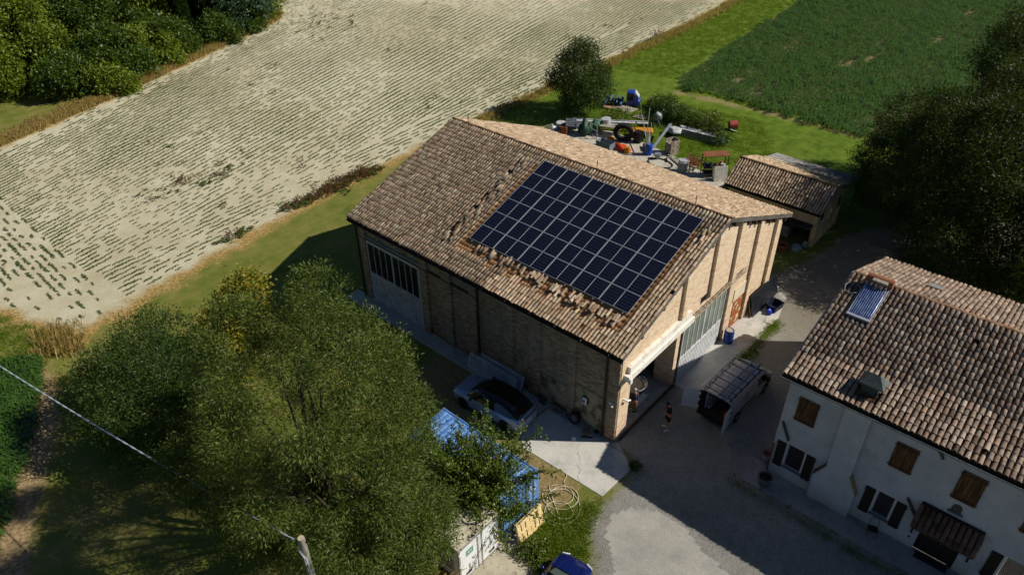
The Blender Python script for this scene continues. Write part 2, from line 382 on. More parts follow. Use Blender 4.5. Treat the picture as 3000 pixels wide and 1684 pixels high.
# ================================================================ shared building materials and roof tiles
CAMP = np.array(cam_o.location)
def brick_mat(name, cols, plaster, pl_lo, pl_hi, low_red=0.0, dirt=.5, mortar=(176, 160, 136)):
    k = NT(name); p = k.sep(k.pos()); v = k.comb(k.math('ADD', p[0], p[1]), p[2], 0.0)
    b = k.new('ShaderNodeTexBrick'); k.L(v, b.inputs['Vector']); b.inputs['Scale'].default_value = 1.0
    b.inputs['Brick Width'].default_value = .27; b.inputs['Row Height'].default_value = .073; b.inputs['Mortar Size'].default_value = .008; b.offset = .5
    b.inputs['Color1'].default_value = lin((255, 255, 255)); b.inputs['Color2'].default_value = lin((0, 0, 0)); b.inputs['Mortar'].default_value = lin((128, 128, 128)); b.inputs['Bias'].default_value = 0
    n = k.noise(1.1, 5, .7); sv = k.vmul(k.pos(), (3, 3, 14)); st = k.noise(1.0, 5, .75, vec=sv)
    hue = k.math('ADD', k.math('MULTIPLY', b.outputs['Color'], .5), k.math('MULTIPLY', st, .6))
    c = k.ramp(hue, [(.25, cols[0]), (.42, cols[1]), (.6, cols[2]), (.8, cols[3])])
    c = k.mix(c, mortar, k.math('MULTIPLY', b.outputs['Fac'], .75))
    m = k.noise(.42, 6, .72); sm = k.noise(1.6, 6, .75, vec=k.vmul(k.pos(), (1, 1, 3)))
    mask = k.step(k.math('ADD', k.math('MULTIPLY', m, .6), k.math('MULTIPLY', sm, .4)), pl_lo, pl_hi)
    pc = k.ramp(k.noise(1.8, 5, .7), [(.3, tuple(int(v * .72) for v in plaster)), (.6, plaster)])
    if low_red:   # bricks laid bare near the ground
        band = k.step(k.math('ADD', p[2], k.math('MULTIPLY', m, 2.6)), 3.0, 1.2)
        rb = k.ramp(hue, [(.3, (96, 52, 32)), (.55, (150, 84, 52)), (.8, (176, 112, 76))])
        c = k.mix(c, rb, k.math('MULTIPLY', band, k.math('MULTIPLY', k.step(sm, .42, .56), low_red)))
    c = k.mix(c, pc, mask)
    c = k.mix(c, (52, 46, 38), k.math('MULTIPLY', k.step(k.noise(.9, 6, .75, vec=k.vmul(k.pos(), (1, 1, .45))), .56, .74), dirt))
    low = k.step(k.math('ADD', p[2], k.math('MULTIPLY', m, 1.4)), 1.1, .5)
    c = k.mix(c, (74, 68, 48), k.math('MULTIPLY', low, .55))
    k.bump(k.math('ADD', k.math('MULTIPLY', b.outputs['Fac'], -1), st), .6, .012)
    return k.done(c, .92, 0, .15)
BRICK_SIDE = brick_mat('shaded_weathered_brick', [(88, 74, 62), (122, 102, 84), (150, 128, 106), (172, 152, 130)], (142, 136, 122), .50, .58, 1.0, .55)  # same brick as the gable, dirtier; shade of the side wall put into its colours
BRICK_GABLE = brick_mat('sunlit_pale_brick', [(198, 166, 130), (218, 190, 156), (228, 204, 172), (236, 216, 188)], (228, 214, 190), .60, .66, .5, .16, (214, 198, 174))  # cleaner copy of that brick, palette lightened to carry the sun on the gable

def tile_mat(name, cols, dark=(70, 56, 42), spots=.55):
    k = NT(name); r = k.rnd(); n = k.noise(10, 5, .8); n2 = k.noise(.5, 3, .6)
    c = k.ramp(k.math('FRACT', k.math('ADD', r, k.math('MULTIPLY', n2, .25))), [(i / (len(cols) - 1), q) for i, q in enumerate(cols)])
    r2 = k.math('FRACT', k.math('MULTIPLY', r, 13.7))
    c = k.mix(c, dark, k.math('MULTIPLY', k.step(k.math('ADD', n, k.math('MULTIPLY', r2, .22)), .56, .76), spots))
    c = k.mix(c, (196, 176, 132), k.math('MULTIPLY', k.step(k.noise(6, 4, .7), .62, .78), .4))
    k.bump(n, .5, .012); return k.done(c, .93, 0, .12)
TILE_BARN = tile_mat('old_clay_tile', [(172, 148, 120), (190, 168, 138), (154, 128, 104), (200, 180, 150), (178, 146, 120), (208, 190, 162), (142, 120, 98), (186, 160, 132), (166, 150, 126), (192, 158, 130), (152, 134, 112), (204, 186, 158)])
TILE_HOUSE = tile_mat('brown_clay_tile', [(142, 122, 106), (164, 146, 128), (118, 99, 86), (176, 158, 140), (150, 122, 103), (132, 116, 102), (164, 138, 116), (112, 95, 83), (156, 140, 124), (180, 164, 146), (136, 113, 96), (162, 149, 134)], (54, 46, 40), .65)
k = NT('clean_clay_pan'); n = k.noise(3, 4, .7)
PAN = k.done(k.mix((196, 146, 100), (160, 116, 78), k.step(n, .4, .7)), .9, 0, .15)
k = NT('dirty_clay_pan'); n = k.noise(3, 4, .7)
PAN_DIRTY = k.done(k.mix((104, 78, 56), (60, 46, 34), k.step(n, .4, .7)), .95, 0, .1)
DECK = mat('roof_underside', (70, 54, 40), (48, 38, 30), 2, .95)
SHEETM = mat('grey_flashing', (134, 130, 124), (100, 98, 92), 2, .55, .4)
GUTTER = mat('dark_gutter', (52, 46, 42), (36, 32, 30), 2, .55, .3)
WOODD = mat('dark_old_wood', (74, 52, 32), (44, 32, 22), 5, .9)

def tile_template(r0=.066, r1=.082, ln=.45, h=.86, n=6, th=.016):
    ts = np.linspace(0, np.pi, n + 1); V = []
    for x, r, q in ((0, r0, 0), (ln, r1, 0), (ln, r1 - th, 0)):
        for t in ts: V.append((x, r * np.cos(t), r * h * np.sin(t)))
    m = n + 1; F = []
    for i in range(n):
        F.append((i, m + i, m + i + 1, i + 1)); F.append((m + i, 2 * m + i, 2 * m + i + 1, m + i + 1))
    return np.array(V), np.array(F)
def slope_frame(top, down):
    """top, down: points (x,z) of ridge and eave; returns down vector, normal, length"""
    d = np.array([down[0] - top[0], 0, down[1] - top[1]], float); L = np.linalg.norm(d); d /= L
    n = np.array([-d[2], 0, d[0]]); n *= np.sign(n[2]); return d, n, L
def tiled_slope(roof, top, down, y0, y1, col, row, tmat, pmat, seed, tmpl, keep=None, panmat=None, near=300, s_start=.12, lift=.02, ylip=0.):
    """lays pan strips (one joined part) and cover tiles on a slope; the nearest covers are single parts, the rest one stuff part.
    returns arrays P, R of covers"""
    r = np.random.default_rng(seed); d, n, L = slope_frame(top, down); a = np.array([0, 1., 0]); Yl = np.cross(n, d)
    nc = int(round((y1 - y0) / col)); colw = (y1 - y0) / nc; nr = int(round((L - s_start) / row)); roww = (L - s_start) / nr
    O = np.array([top[0], 0, top[1]])
    # pans
    PV, PF = [], []; sg = 4; w = colw * .56
    prof = [(-w + 2 * w * i / sg, -.035 * math.sin(math.pi * i / sg)) for i in range(sg + 1)]
    tv = np.array([(0., q[0], q[1] + .0) for q in prof] + [(roww * 1.08, q[0], q[1] + .028) for q in prof] + [(roww * 1.08, q[0], q[1] + .008) for q in prof])
    m = sg + 1; tf = np.array([(i, m + i, m + i + 1, i + 1) for i in range(sg)] + [(m + i, 2 * m + i, 2 * m + i + 1, m + i + 1) for i in range(sg)])
    ci, ri = np.meshgrid(np.arange(nc), np.arange(nr), indexing='ij'); ci, ri = ci.ravel(), ri.ravel()
    s = s_start + ri * roww; y = y0 + (ci + .5) * colw
    P = O + d * s[:, None] + a * y[:, None] + n * .0
    R = np.repeat(np.stack([d, Yl, n], -1)[None], len(P), 0)
    V, F = stamp(tv, tf, R, P)
    if panmat is None: mi = None
    else:
        mi = np.repeat(panmat(s, y).astype(int), len(tf))
    o = npmesh('pan_tiles', V, F, [pmat] if panmat is None else [pmat, PAN], roof, mi=mi); o['kind'] = 'stuff'
    # covers
    ci, ri = np.meshgrid(np.arange(nc + 1), np.arange(nr), indexing='ij'); ci, ri = ci.ravel(), ri.ravel()
    wob = np.cumsum(r.normal(0, .004, nr))[ri] * 0
    s = s_start - .03 + ri * roww + r.normal(0, .012, len(ci)); y = y0 + ci * colw + r.normal(0, .008, len(ci))
    if keep is not None:
        kk = keep(s, y, r); s, y = s[kk], y[kk]
    ang = r.normal(0, .022, len(s)); tilt = .045 + r.normal(0, .012, len(s))
    P = O + d * s[:, None] + a * y[:, None] + n * (lift + r.normal(0, .004, len(s)))[:, None]
    X = d + Yl * ang[:, None] + n * tilt[:, None]; X /= np.linalg.norm(X, axis=1)[:, None]
    Z = n - X * (X @ n)[:, None]; Z /= np.linalg.norm(Z, axis=1)[:, None]; Y = np.cross(Z, X); R = np.stack([X, Y, Z], -1)
    R = R * (np.array([1.0, 1.0, 1.0]) * (1 + r.normal(0, .03, (len(s), 1))))[:, None, :]
    return P, R
TILE_ME = {}
def put_tiles(roof, name, P, R, tmpl, tmat, near=300):
    dist = np.linalg.norm(P - CAMP, axis=1); o = np.argsort(dist)
    tv, tf = tmpl; key = (tmat.name, len(tv), float(tv[:, 1].max()))
    if near:
        if key not in TILE_ME:
            me = npmesh(name, tv, tf, tmat, do_link=False); me.shade_smooth(); me.set_sharp_from_angle(angle=rad(50)); TILE_ME[key] = me
        for i in o[:near]:
            t = link(name, TILE_ME[key], roof); M = Matrix(R[i].tolist()).to_4x4(); M.translation = P[i]; t.matrix_basis = M
    rest = o[near:]
    if len(rest):
        V, F = stamp(tv, tf, R[rest], P[rest]); q = npmesh(name + 's_beyond', V, F, tmat, roof, smooth=False); q['kind'] = 'stuff'
def root_at(e, loc):
    e.location = loc
    for ch in e.children: ch.matrix_parent_inverse = Matrix.Translation(-Vector(loc))

# ================================================================ barn
BW, BL = 17.2, 19.3
EF, RG, ER = (-.55, 6.16), (8.74, 9.31), (17.76, 5.58)
OV = .27
barn = thing('barn', 'large brick barn with clay tiled roof carrying the dark solar array', 'barn')
def roofz(x): return EF[1] + (x - EF[0]) * (RG[1] - EF[1]) / (RG[0] - EF[0]) if x < RG[0] else RG[1] + (x - RG[0]) * (ER[1] - RG[1]) / (ER[0] - RG[0])
zu = lambda x: roofz(x) - .20
g = MB().prism([(0, 0), (.9, 0), (.9, 4.13), (5.25, 4.13), (5.25, 0), (5.72, 0), (5.72, 4.0), (10.4, 4.0), (10.4, 0), (BW, 0), (BW, zu(BW)), (RG[0], zu(RG[0])), (0, zu(0))], 'y', 0, .45)
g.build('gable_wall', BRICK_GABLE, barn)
g = MB().prism([(0, 0), (BW, 0), (BW, zu(BW)), (RG[0], zu(RG[0])), (0, zu(0))], 'y', BL - .4, BL)
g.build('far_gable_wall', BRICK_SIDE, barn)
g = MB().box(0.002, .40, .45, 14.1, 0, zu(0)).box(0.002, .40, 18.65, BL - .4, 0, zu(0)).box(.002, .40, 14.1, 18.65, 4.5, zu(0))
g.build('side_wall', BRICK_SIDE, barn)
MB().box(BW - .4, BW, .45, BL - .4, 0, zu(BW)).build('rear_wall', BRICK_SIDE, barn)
MB().box(.41, BW - .41, .05, BL - .41, -.1, .045).build('floor', CONC2, barn)
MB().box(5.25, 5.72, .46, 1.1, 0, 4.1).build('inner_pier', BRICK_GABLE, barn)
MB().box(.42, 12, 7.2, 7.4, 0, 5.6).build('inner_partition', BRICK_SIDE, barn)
for x, w, z0, zt in ((5.35, .46, 4.86, None), (8.32, .46, 4.62, None), (10.9, .46, 0, None), (13.55, .46, 0, None), (16.25, .50, 0, None)):
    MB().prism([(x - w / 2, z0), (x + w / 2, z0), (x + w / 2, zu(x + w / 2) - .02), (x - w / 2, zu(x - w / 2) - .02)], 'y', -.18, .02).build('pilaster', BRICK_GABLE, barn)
for y0_, y1_ in ((18.72, 19.27), (13.35, 13.95), (11.4, 12.1), (9.45, 9.95), (6.8, 7.5), (4.95, 5.7), (2.62, 3.1), (.03, .62)):
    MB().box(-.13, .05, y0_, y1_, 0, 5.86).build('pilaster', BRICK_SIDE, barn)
# worn plaster course between pilasters
for y0_, y1_, z_ in ((3.1, 4.95, 1.9), (5.7, 6.8, 2.6), (.62, 2.62, 2.5)):
    MB().box(-.035, .05, y0_ + .01, y1_ - .01, .05, z_).build('plaster_patch', mat('old_plaster', (150, 140, 112), (84, 74, 54), 1.6, .95, lo=.45, hi=.62, bump=.4), barn)
# --- sliding doors
WHITED = mat('white_sheet_metal', (226, 228, 230), (172, 172, 166), 2.2, .5, .0, lo=.5, hi=.8)
GREYD = mat('grey_sheet_metal', (176, 180, 186), (130, 132, 134), 1.6, .55, lo=.45, hi=.7)
k = NT('dusty_pane'); PANE_D = k.done(k.mix((20, 22, 24), (38, 40, 40), k.step(k.noise(1.4), .4, .7)), .22, 0, .5)
k = NT('milky_pane'); PANE_M = k.done(k.mix((128, 138, 126), (104, 114, 106), k.step(k.noise(1.1), .35, .7)), .3, 0, .5)
def leaf(parent, axis, a0, a1, z0, zm, z1, plane, out, sheet_m, pane_m, ncol, nrow, ribs):
    """one sliding door leaf: ribbed lower sheet, glazed upper part; axis 'x' or 'y'; plane = coordinate of the wall face, out = -1"""
    B = (lambda m, u0, u1, t0, t1, w0, w1: m.box(u0, u1, min(plane + out * t0, plane + out * t1), max(plane + out * t0, plane + out * t1), w0, w1)) if axis == 'x' else (lambda m, u0, u1, t0, t1, w0, w1: m.box(min(plane + out * t0, plane + out * t1), max(plane + out * t0, plane + out * t1), u0, u1, w0, w1))
    m = MB(); B(m, a0, a1, .03, .05, z0, zm)
    w = (a1 - a0) / ribs
    for i in range(ribs): B(m, a0 + w * (i + .2), a0 + w * (i + .8), .05, .075, z0 + .01, zm - .01)
    L = m.build('door_leaf', sheet_m, parent)
    m = MB(); B(m, a0, a0 + .05, .03, .085, zm, z1); B(m, a1 - .05, a1, .03, .085, zm, z1); B(m, a0 + .051, a1 - .051, .03, .085, z1 - .06, z1); B(m, a0 + .051, a1 - .051, .03, .085, zm, zm + .05)
    cw = (a1 - a0 - .1) / ncol
    for i in range(1, ncol): B(m, a0 + .05 + cw * i - .022, a0 + .05 + cw * i + .022, .03, .083, zm + .051, z1 - .061)
    m.build('glazing_frame', sheet_m, L)
    rh = (z1 - zm - .11) / nrow
    for i in range(ncol):
        for j in range(nrow):
            m = MB(); B(m, a0 + .05 + cw * i + .024, a0 + .05 + cw * (i + 1) - .024, .04, .055, zm + .052 + rh * j + .006, zm + .052 + rh * (j + 1) - .006); m.build('pane', pane_m, L)
d1 = MB().box(-.06, -.015, 14.05, 14.1, 0, 4.52).box(-.06, -.015, 18.66, 18.71, 0, 4.52).box(-.06, -.015, 14.1, 18.66, 4.47, 4.53).build('side_door', WHITED, barn)
for a in ((14.12, 16.37), (16.39, 18.64)): leaf(d1, 'y', a[0], a[1], .06, 2.25, 4.46, -.0, -1, GREYD, PANE_D, 4, 5, 9)
MB().bar((-.09, 9.5, 4.66), (-.09, 19.2, 4.72), .1, .09).build('door_rail', mat('rusty_rail', (92, 84, 76), (66, 52, 42), 4, .7, .3), barn)
m = MB().box(-.14, .0, 13.3, 19.1, 4.8, 4.86); m.build('drip_ledge', CONC2, barn)
d2 = MB().box(5.66, 5.72, -.06, -.01, 0, 4.05).box(10.4, 10.46, -.06, -.01, 0, 4.05).box(5.72, 10.4, -.06, -.01, 3.98, 4.05).build('gable_door', WOODD, barn)
for a in ((5.74, 8.05), (8.07, 10.38)): leaf(d2, 'x', a[0], a[1], .05, 1.75, 3.97, -.02, -1, WHITED, PANE_M, 4, 1, 12)
m = MB().bar((6.3, -.18, 4.14), (12.5, -.18, 4.14), .09, .08).bar((6.4, -.16, 4.34), (12.6, -.16, 4.36), .05)
for i in range(9): m.bar((6.6 + i * .55, -.1, 4.4), (6.6 + i * .55, -.22, 4.1), .04)
m.build('door_rail', mat('pale_rail', (176, 168, 150), (120, 96, 70), 5, .7, .2), barn)
# white lintel beam over the open bay, with its old rail
LIN = mat('white_lintel', (226, 222, 212), (150, 142, 124), 2.5, .8, lo=.55, hi=.72)
MB().box(.18, 6.35, -.30, -.002, 4.14, 4.46).box(.42, 6.2, -.20, -.002, 4.464, 4.86).build('lintel', LIN, barn)
MB().box(.15, .34, -.42, -.32, 4.10, 4.4).build('lintel_end_plate', LIN, barn)
MB().box(.2, 5.55, -.16, -.02, .031, .07).build('threshold', mat('rust_track', (84, 66, 48), (52, 42, 34), 4, .8), barn)
# bricked-up doorway with patched hollow bricks
bd = MB().box(11.95, 13.25, -.03, .02, .03, 2.1).build('bricked_doorway', mat('red_hollow_brick', (166, 92, 50), (120, 64, 34), 6, .9), barn)
MB().box(11.8, 13.32, -.045, .02, 2.1, 3.0).build('pale_plaster_panel', mat('pale_plaster', (224, 212, 186), (198, 184, 156), 1.2, .9), barn)
jr = random.Random(5)
for i in range(11):
    x, z = 12.05 + jr.random() * 1.05, .25 + i * .165; r_ = .07 + jr.random() * .08
    MB().ball((x, -.03, z), (r_ * 1.3, .02, r_ * .8), 8, 4).build('mortar_dab', mat('mortar', (206, 190, 150), (170, 150, 110), 9, .95), bd)
# dark vent hole in the gable
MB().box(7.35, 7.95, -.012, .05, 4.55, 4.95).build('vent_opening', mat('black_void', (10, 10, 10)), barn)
# --- roof
roof = MB()
t = .14
roof.prism([(EF[0], EF[1] - .10), (RG[0], RG[1] - .10), (ER[0], ER[1] - .10), (ER[0], ER[1] - .10 - t), (RG[0], RG[1] - .10 - t), (EF[0], EF[1] - .10 - t)], 'y', -OV, BL + OV)
roof = roof.build('roof', DECK, barn)
AY0, AY1, AS0, AS1 = .857, 11.28, .797, 7.653
tm = tile_template()
def keep_front(s, y, r):
    out = np.ones(len(s), bool)
    inarr = (y > AY0 - .10) & (y < AY1 + .42) & (s > AS0 + .05)
    lower = 8.55 - .35 * np.clip((y - 2) / 9, 0, 1) + .22 * np.sin(y * 5.1) + r.normal(0, .10, len(s))
    out &= ~(inarr & (s < lower))
    strip = np.abs(y - (AY1 + 1.35 + .10 * np.sin(s * 3))) < .14
    out &= ~(strip & (s > .9) & (s < 8.0) & (r.random(len(s)) < .55))
    out &= r.random(len(s)) > .002
    return out
def pan_front(s, y): return (y > AY0 - .35) & (y < AY1 + .45)
P, R = tiled_slope(roof, RG, EF, -OV + .06, BL + OV - .06, .2, .34, TILE_BARN, PAN_DIRTY, 3, tm, keep_front, pan_front)
# loose tiles stacked along the stripped strip
r = np.random.default_rng(8); d_, n_, L_ = slope_frame(RG, EF); Yl = np.cross(n_, d_); O_ = np.array([RG[0], 0, RG[1]])
LP, LR = [], []
def loose(s, y, h, yaw):
    X = d_ * math.cos(yaw) + Yl * math.sin(yaw) + n_ * r.normal(.02, .05); X /= np.linalg.norm(X); Z = n_ - X * (X @ n_) + Yl * r.normal(0, .12); Z -= X * (X @ Z); Z /= np.linalg.norm(Z)
    LP.append(O_ + d_ * s + np.array([0, y, 0]) + n_ * h); LR.append(np.stack([X, np.cross(Z, X), Z], -1) * 1.05)
for y in np.arange(1.0, 10.6, .2):
    base = 8.2 - .35 * (y - 2) / 9
    if r.random() < .78:
        for q in range(r.integers(1, 4)): loose(base - .25 + r.normal(0, .12), y + r.normal(0, .05), .05 + .035 * q, r.normal(0, .10))
for s in np.arange(1.0, 7.9, .36):
    yb = AY1 + 1.12 + .10 * math.sin(s * 3)
    for q in range(r.integers(1, 4)): loose(s + r.normal(0, .05), yb + r.normal(0, .06), .085 + .03 * q, r.normal(.0, .08))
    if r.random() < .5: loose(s + .1, yb + .22, .09, r.normal(0, .08))
for s, y in ((.95, .35), (1.3, .42), (1.7, .30)): loose(s, y, .11, .12)
P2, R2 = tiled_slope(roof, RG, ER, -OV + .06, BL + OV - .06, .2, .34, TILE_BARN, PAN_DIRTY, 4, tm)
put_tiles(roof, 'roof_tile', np.concatenate([P, np.array(LP)]), np.concatenate([R, np.array(LR)]), tm, TILE_BARN, 300)
put_tiles(roof, 'rear_roof_tile', P2, R2, tm, TILE_BARN, 0)
# ridge tiles: one row, each a piece
rt = tile_template(.10, .118, .42, .75, 6, .018)
n_r = 52; ys = np.linspace(-OV + .02, BL + OV - .4, n_r)
r = np.random.default_rng(5)
RP = np.stack([np.full(n_r, RG[0]) + r.normal(0, .012, n_r), ys, np.full(n_r, RG[1] + .005) + r.normal(0, .008, n_r)], 1)
RR = np.repeat(np.array([[0, -1., 0], [1, 0, 0], [0, 0, 1]])[None], n_r, 0)
RIDGE = tile_mat('dark_ridge_tile', [(120, 92, 68), (96, 74, 54), (140, 112, 84), (84, 66, 50), (150, 122, 96)], (44, 36, 28), .8)
put_tiles(roof, 'ridge_tile', RP, RR, rt, RIDGE, n_r)
# gutters, verge boards, downpipes
m = MB(); m.T = Matrix.Translation((EF[0] - .06, 0, EF[1] - .19))
pr = [(.09 * math.cos(t_), .09 * math.sin(t_)) for t_ in np.linspace(math.pi, 2 * math.pi, 7)] + [(.075 * math.cos(t_), .075 * math.sin(t_)) for t_ in np.linspace(2 * math.pi, math.pi, 7)]
m.prism(pr, 'y', -OV - .03, BL + OV + .03); m.build('gutter', GUTTER, roof)
for yb in np.arange(.4, BL, 1.6): MB().box(EF[0] - .165, EF[0] + .05, yb, yb + .03, EF[1] - .105, EF[1] - .09).build('gutter_bracket', mat('pale_bracket', (150, 146, 140), None, rough=.5), roof)
m = MB()
for a, b in ((EF, RG), (RG, ER)):
    m.prism([(a[0], a[1] - .22), (b[0], b[1] - .22), (b[0], b[1] + .0), (a[0], a[1] + .0)], 'y', -OV - .035, -OV - .004)
m.build('verge_flashing', SHEETM, roof)
m = MB()
for a, b in ((EF, RG), (RG, ER)): m.prism([(a[0], a[1] - .20), (b[0], b[1] - .20), (b[0], b[1] - .02), (a[0], a[1] - .02)], 'y', BL + OV + .004, BL + OV + .035)
m.build('verge_flashing', SHEETM, roof)
for x in (1.1, 2.9, 4.55, 7.2, 9.55, 11.3, 12.3, 13.0, 14.4, 15.2, 16.9):
    MB().box(x - .08, x + .08, -OV + .005, .0, roofz(x) - .46, roofz(x) - .25).build('purlin_end', WOODD, roof)
for y in (9.2, .74, 19.36):
    MB().tube([(EF[0] - .05, y, EF[1] - .26), (-.3, y, 5.6), (-.20, y, 5.3), (-.20, y, .12)], .06, 10).build('downpipe', GUTTER, barn, smooth=True)
for y, x in ((18.2, RG[0]), (8.1, RG[0]), (1.8, RG[0])):
    MB().bar((x, y, RG[1] + .02), (x, y, RG[1] + .62), .03).bar((x - .1, y, RG[1] + .45), (x + .1, y, RG[1] + .45), .02).build('ridge_rod', GUTTER, roof)
# small fittings on the wall by the corner
tag(MB().tube([(-.135, .25, 2.62), (-.30, .22, 2.55)], .055, 10).tube([(-.13, .38, 2.62), (-.2, .38, 2.62)], .07, 10).build('security_camera', mat('white_plastic', (226, 226, 224)), None, smooth=True), 'small white security camera on the side face of the barn corner pier', 'camera')
tag(MB().tube([(.36, -.002, 2.75), (.40, -.2, 2.72), (.66, -.22, 2.60)], .05, 10).build('floodlight', mat('white_plastic', (226, 226, 224)), None, smooth=True), 'small white lamp on the sunlit face of the barn corner pier', 'lamp')
wb = thing('charging_box', 'white rounded wall box on a black disc on the barn wall', 'charger', (0, 1.95, 1.75))
def disc(m, r0, r1, x0, x1, sy=1., sz=1.2, n=20):
    vs = [(x, r0 * sy * math.cos(2 * math.pi * i / n), r0 * sz * math.sin(2 * math.pi * i / n)) for x in (x0, x1) for i in range(n)]
    return m.add(vs, [tuple(range(n)), tuple(range(n, 2 * n))] + [(i, (i + 1) % n, n + (i + 1) % n, n + i) for i in range(n)])
disc(MB(), .24, 0, -.05, -.04).build('cable_holder', mat('black_plastic', (16, 16, 17), rough=.5), wb)
m = MB().box(-.17, -.052, -.13, .13, -.22, .22); b_ = m.build('casing', mat('white_plastic', (226, 226, 224)), wb); bv = b_.modifiers.new('b', 'BEVEL'); bv.width = .05; bv.segments = 3
MB().box(-.178, -.171, -.06, .06, -.10, .10).build('display', mat('black_plastic', (16, 16, 17), rough=.5), wb)

# ---------------------------------------------------------------- solar array
k = NT('solar_cells'); o_ = k.sep(k.obj())
def lines(k, coord, pitch, off, w):
    f = k.math('FRACT', k.math('DIVIDE', k.math('ADD', coord, off), pitch)); e = k.math('MINIMUM', f, k.math('SUBTRACT', 1.0, f)); return k.step(e, w / pitch, w * .4 / pitch)
l1 = lines(k, o_[0], .1835, 0, .0065); l2 = lines(k, o_[1], .0915, 0, .0045)
l = k.math('MAXIMUM', l1, l2); tint = k.noise(.8, 2)
c = k.mix((6, 7, 16), (9, 10, 26), tint); c = k.mix(c, (92, 100, 132), k.math('MULTIPLY', l, .5))
CELLS = k.done(c, .16, 0, .38)
FRAME_AL = mat('aluminium', (206, 208, 212), None, rough=.38, metal=.6)
BACK = mat('white_backsheet', (222, 222, 224), None, rough=.5)
off = .13
colw, roww = (AY1 - AY0) / 6, (AS1 - AS0) / 6
pw, ph = colw - .028, roww - .022
def panel_meshes():
    m = MB().box(0, ph, 0, .014, 0, .035).box(0, ph, pw - .014, pw, 0, .035).box(0, .014, .014, pw - .014, 0, .035).box(ph - .014, ph, .014, pw - .014, 0, .035); fr = m
    bk = MB().box(.0142, ph - .0142, .0142, pw - .0142, .012, .026)
    c1 = MB().box(.022, ph - .022, .024, pw / 2 - .011, .0262, .030)
    return fr, bk, c1
fr, bk, c1 = panel_meshes()
fo = fr.build('frame', FRAME_AL); bo = bk.build('backsheet', BACK); co = c1.build('cell_field', CELLS)
ph_off = pw / 2 - .013
for ob in (fo, bo, co): COL.objects.unlink(ob)
Xd, Zn = Vector(d_), Vector(n_); Yv = Vector((0, 1, 0))
# local x = down the slope, y = along -> need right-handed: (d, y', n) with y' = n x d
Yl_v = Zn.cross(Xd)
rown = ['top', 'second', 'third', 'fourth', 'fifth', 'bottom']; coln = ['first', 'second', 'third', 'fourth', 'fifth', 'sixth']
for i in range(6):
    for j in range(6):
        s0_ = AS0 + i * roww + .011; yy = AY0 + j * colw + .014
        if Yl_v.y < 0: yy += pw
        e = thing('photovoltaic_module', 'black solar panel, %s row down from the ridge, %s column from the near gable' % (rown[i], coln[j]), 'solar panel', group='solar panels on the barn roof')
        M = Matrix((Xd, Yl_v, Zn)).transposed().to_4x4(); M.translation = Vector((RG[0], yy, RG[1])) + Xd * s0_ + Zn * off
        e.matrix_basis = M
        for ob, loc in ((fo, (0, 0, 0)), (bo, (0, 0, 0)), (co, (0, 0, 0)), (co, (0, ph_off, 0))):
            c_ = ob.copy(); COL.objects.link(c_); c_.parent = e; c_.location = loc
        for q in (.26, .74):
            if i < 5: MB().box(ph - .012, ph + .034, pw * q - .03, pw * q + .03, .036, .044).build('clamp', FRAME_AL, e)
ORD = ['first', 'second', 'third', 'fourth', 'fifth', 'sixth', 'seventh', 'eighth', 'ninth', 'tenth', 'eleventh', 'last']
for j in range(12):
    yy = AY0 + (j + .5) * (AY1 - AY0) / 12 + (.16 if j % 2 else -.16)
    a = Vector((RG[0], yy, RG[1])) + Zn * .10; m = MB().bar(a + Xd * (AS0 - .12), a + Xd * (AS1 + .10), .05, .05, up=Zn)
    tag(m.build('mounting_rail', FRAME_AL), 'aluminium mounting rail under the solar array, %s of twelve counted from the near gable' % ORD[j], 'rail', 'mounting rails under the solar array')
# ================================================================ farmhouse
house = thing('farmhouse', 'white rendered farmhouse with brown tiled roof and wooden shutters', 'house')
HE, HR, HB = (2.93, 6.50), (9.9, 8.13), (16.3, 5.66)
HX, HY0, HY1 = 3.3, -6.62, -20.0
k = NT('white_render'); p = k.sep(k.pos()); n = k.noise(.8, 5, .65); n2 = k.noise(2.2, 6, .75, vec=k.vmul(k.pos(), (1, 1, .5)))
c = k.ramp(n, [(.3, (160, 164, 170)), (.6, (180, 183, 188))]); c = k.mix(c, (128, 126, 120), k.math('MULTIPLY', k.step(n2, .56, .74), .5))
c = k.mix(c, (168, 154, 120), k.math('MULTIPLY', k.step(k.math('ADD', p[2], k.math('MULTIPLY', n, 1.2)), 1.35, .55), .7)); k.bump(k.noise(18, 3, .6), .15, .01)
RENDER = k.done(c, .9, 0, .2)
hz = lambda x: HE[1] + (x - HE[0]) * (HR[1] - HE[1]) / (HR[0] - HE[0]) if x < HR[0] else HR[1] + (x - HR[0]) * (HB[1] - HR[1]) / (HB[0] - HR[0])
WIN = [(-8.10, -7.30, .92, 2.32), (-12.12, -11.40, .92, 2.32), (-17.2, -16.42, .92, 2.32)]
def wall_with_holes(x0, x1, ya, yb, z0, z1, holes, m, name, parent):
    ys = sorted({ya, yb, *[h[0] for h in holes], *[h[1] for h in holes]}); b = MB()
    for a, e in zip(ys[:-1], ys[1:]):
        hs = sorted([h for h in holes if h[0] <= a + 1e-6 and h[1] >= e - 1e-6], key=lambda h: h[2]); z = z0
        for h in hs:
            if h[2] > z + 1e-6: b.box(x0, x1, a, e, z, h[2])
            z = h[3]
        if z < z1: b.box(x0, x1, a, e, z, z1)
    return b.build(name, m, parent)
wall_with_holes(HX, HX + .35, HY1, HY0, 0, 6.35, WIN + [(-15.0, -13.42, 0.0, 2.0)], RENDER, 'front_wall', house)
MB().prism([(HX + .35, 0), (15.9, 0), (15.9, hz(15.9) - .2), (HR[0], hz(HR[0]) - .2), (HX + .35, hz(HX + .35) - .2)], 'y', HY0 - .35, HY0 - .002).build('far_gable_wall', RENDER, house)
MB().box(15.55, 15.9, HY1, HY0 - .35, 0, 5.5).build('rear_wall', RENDER, house)
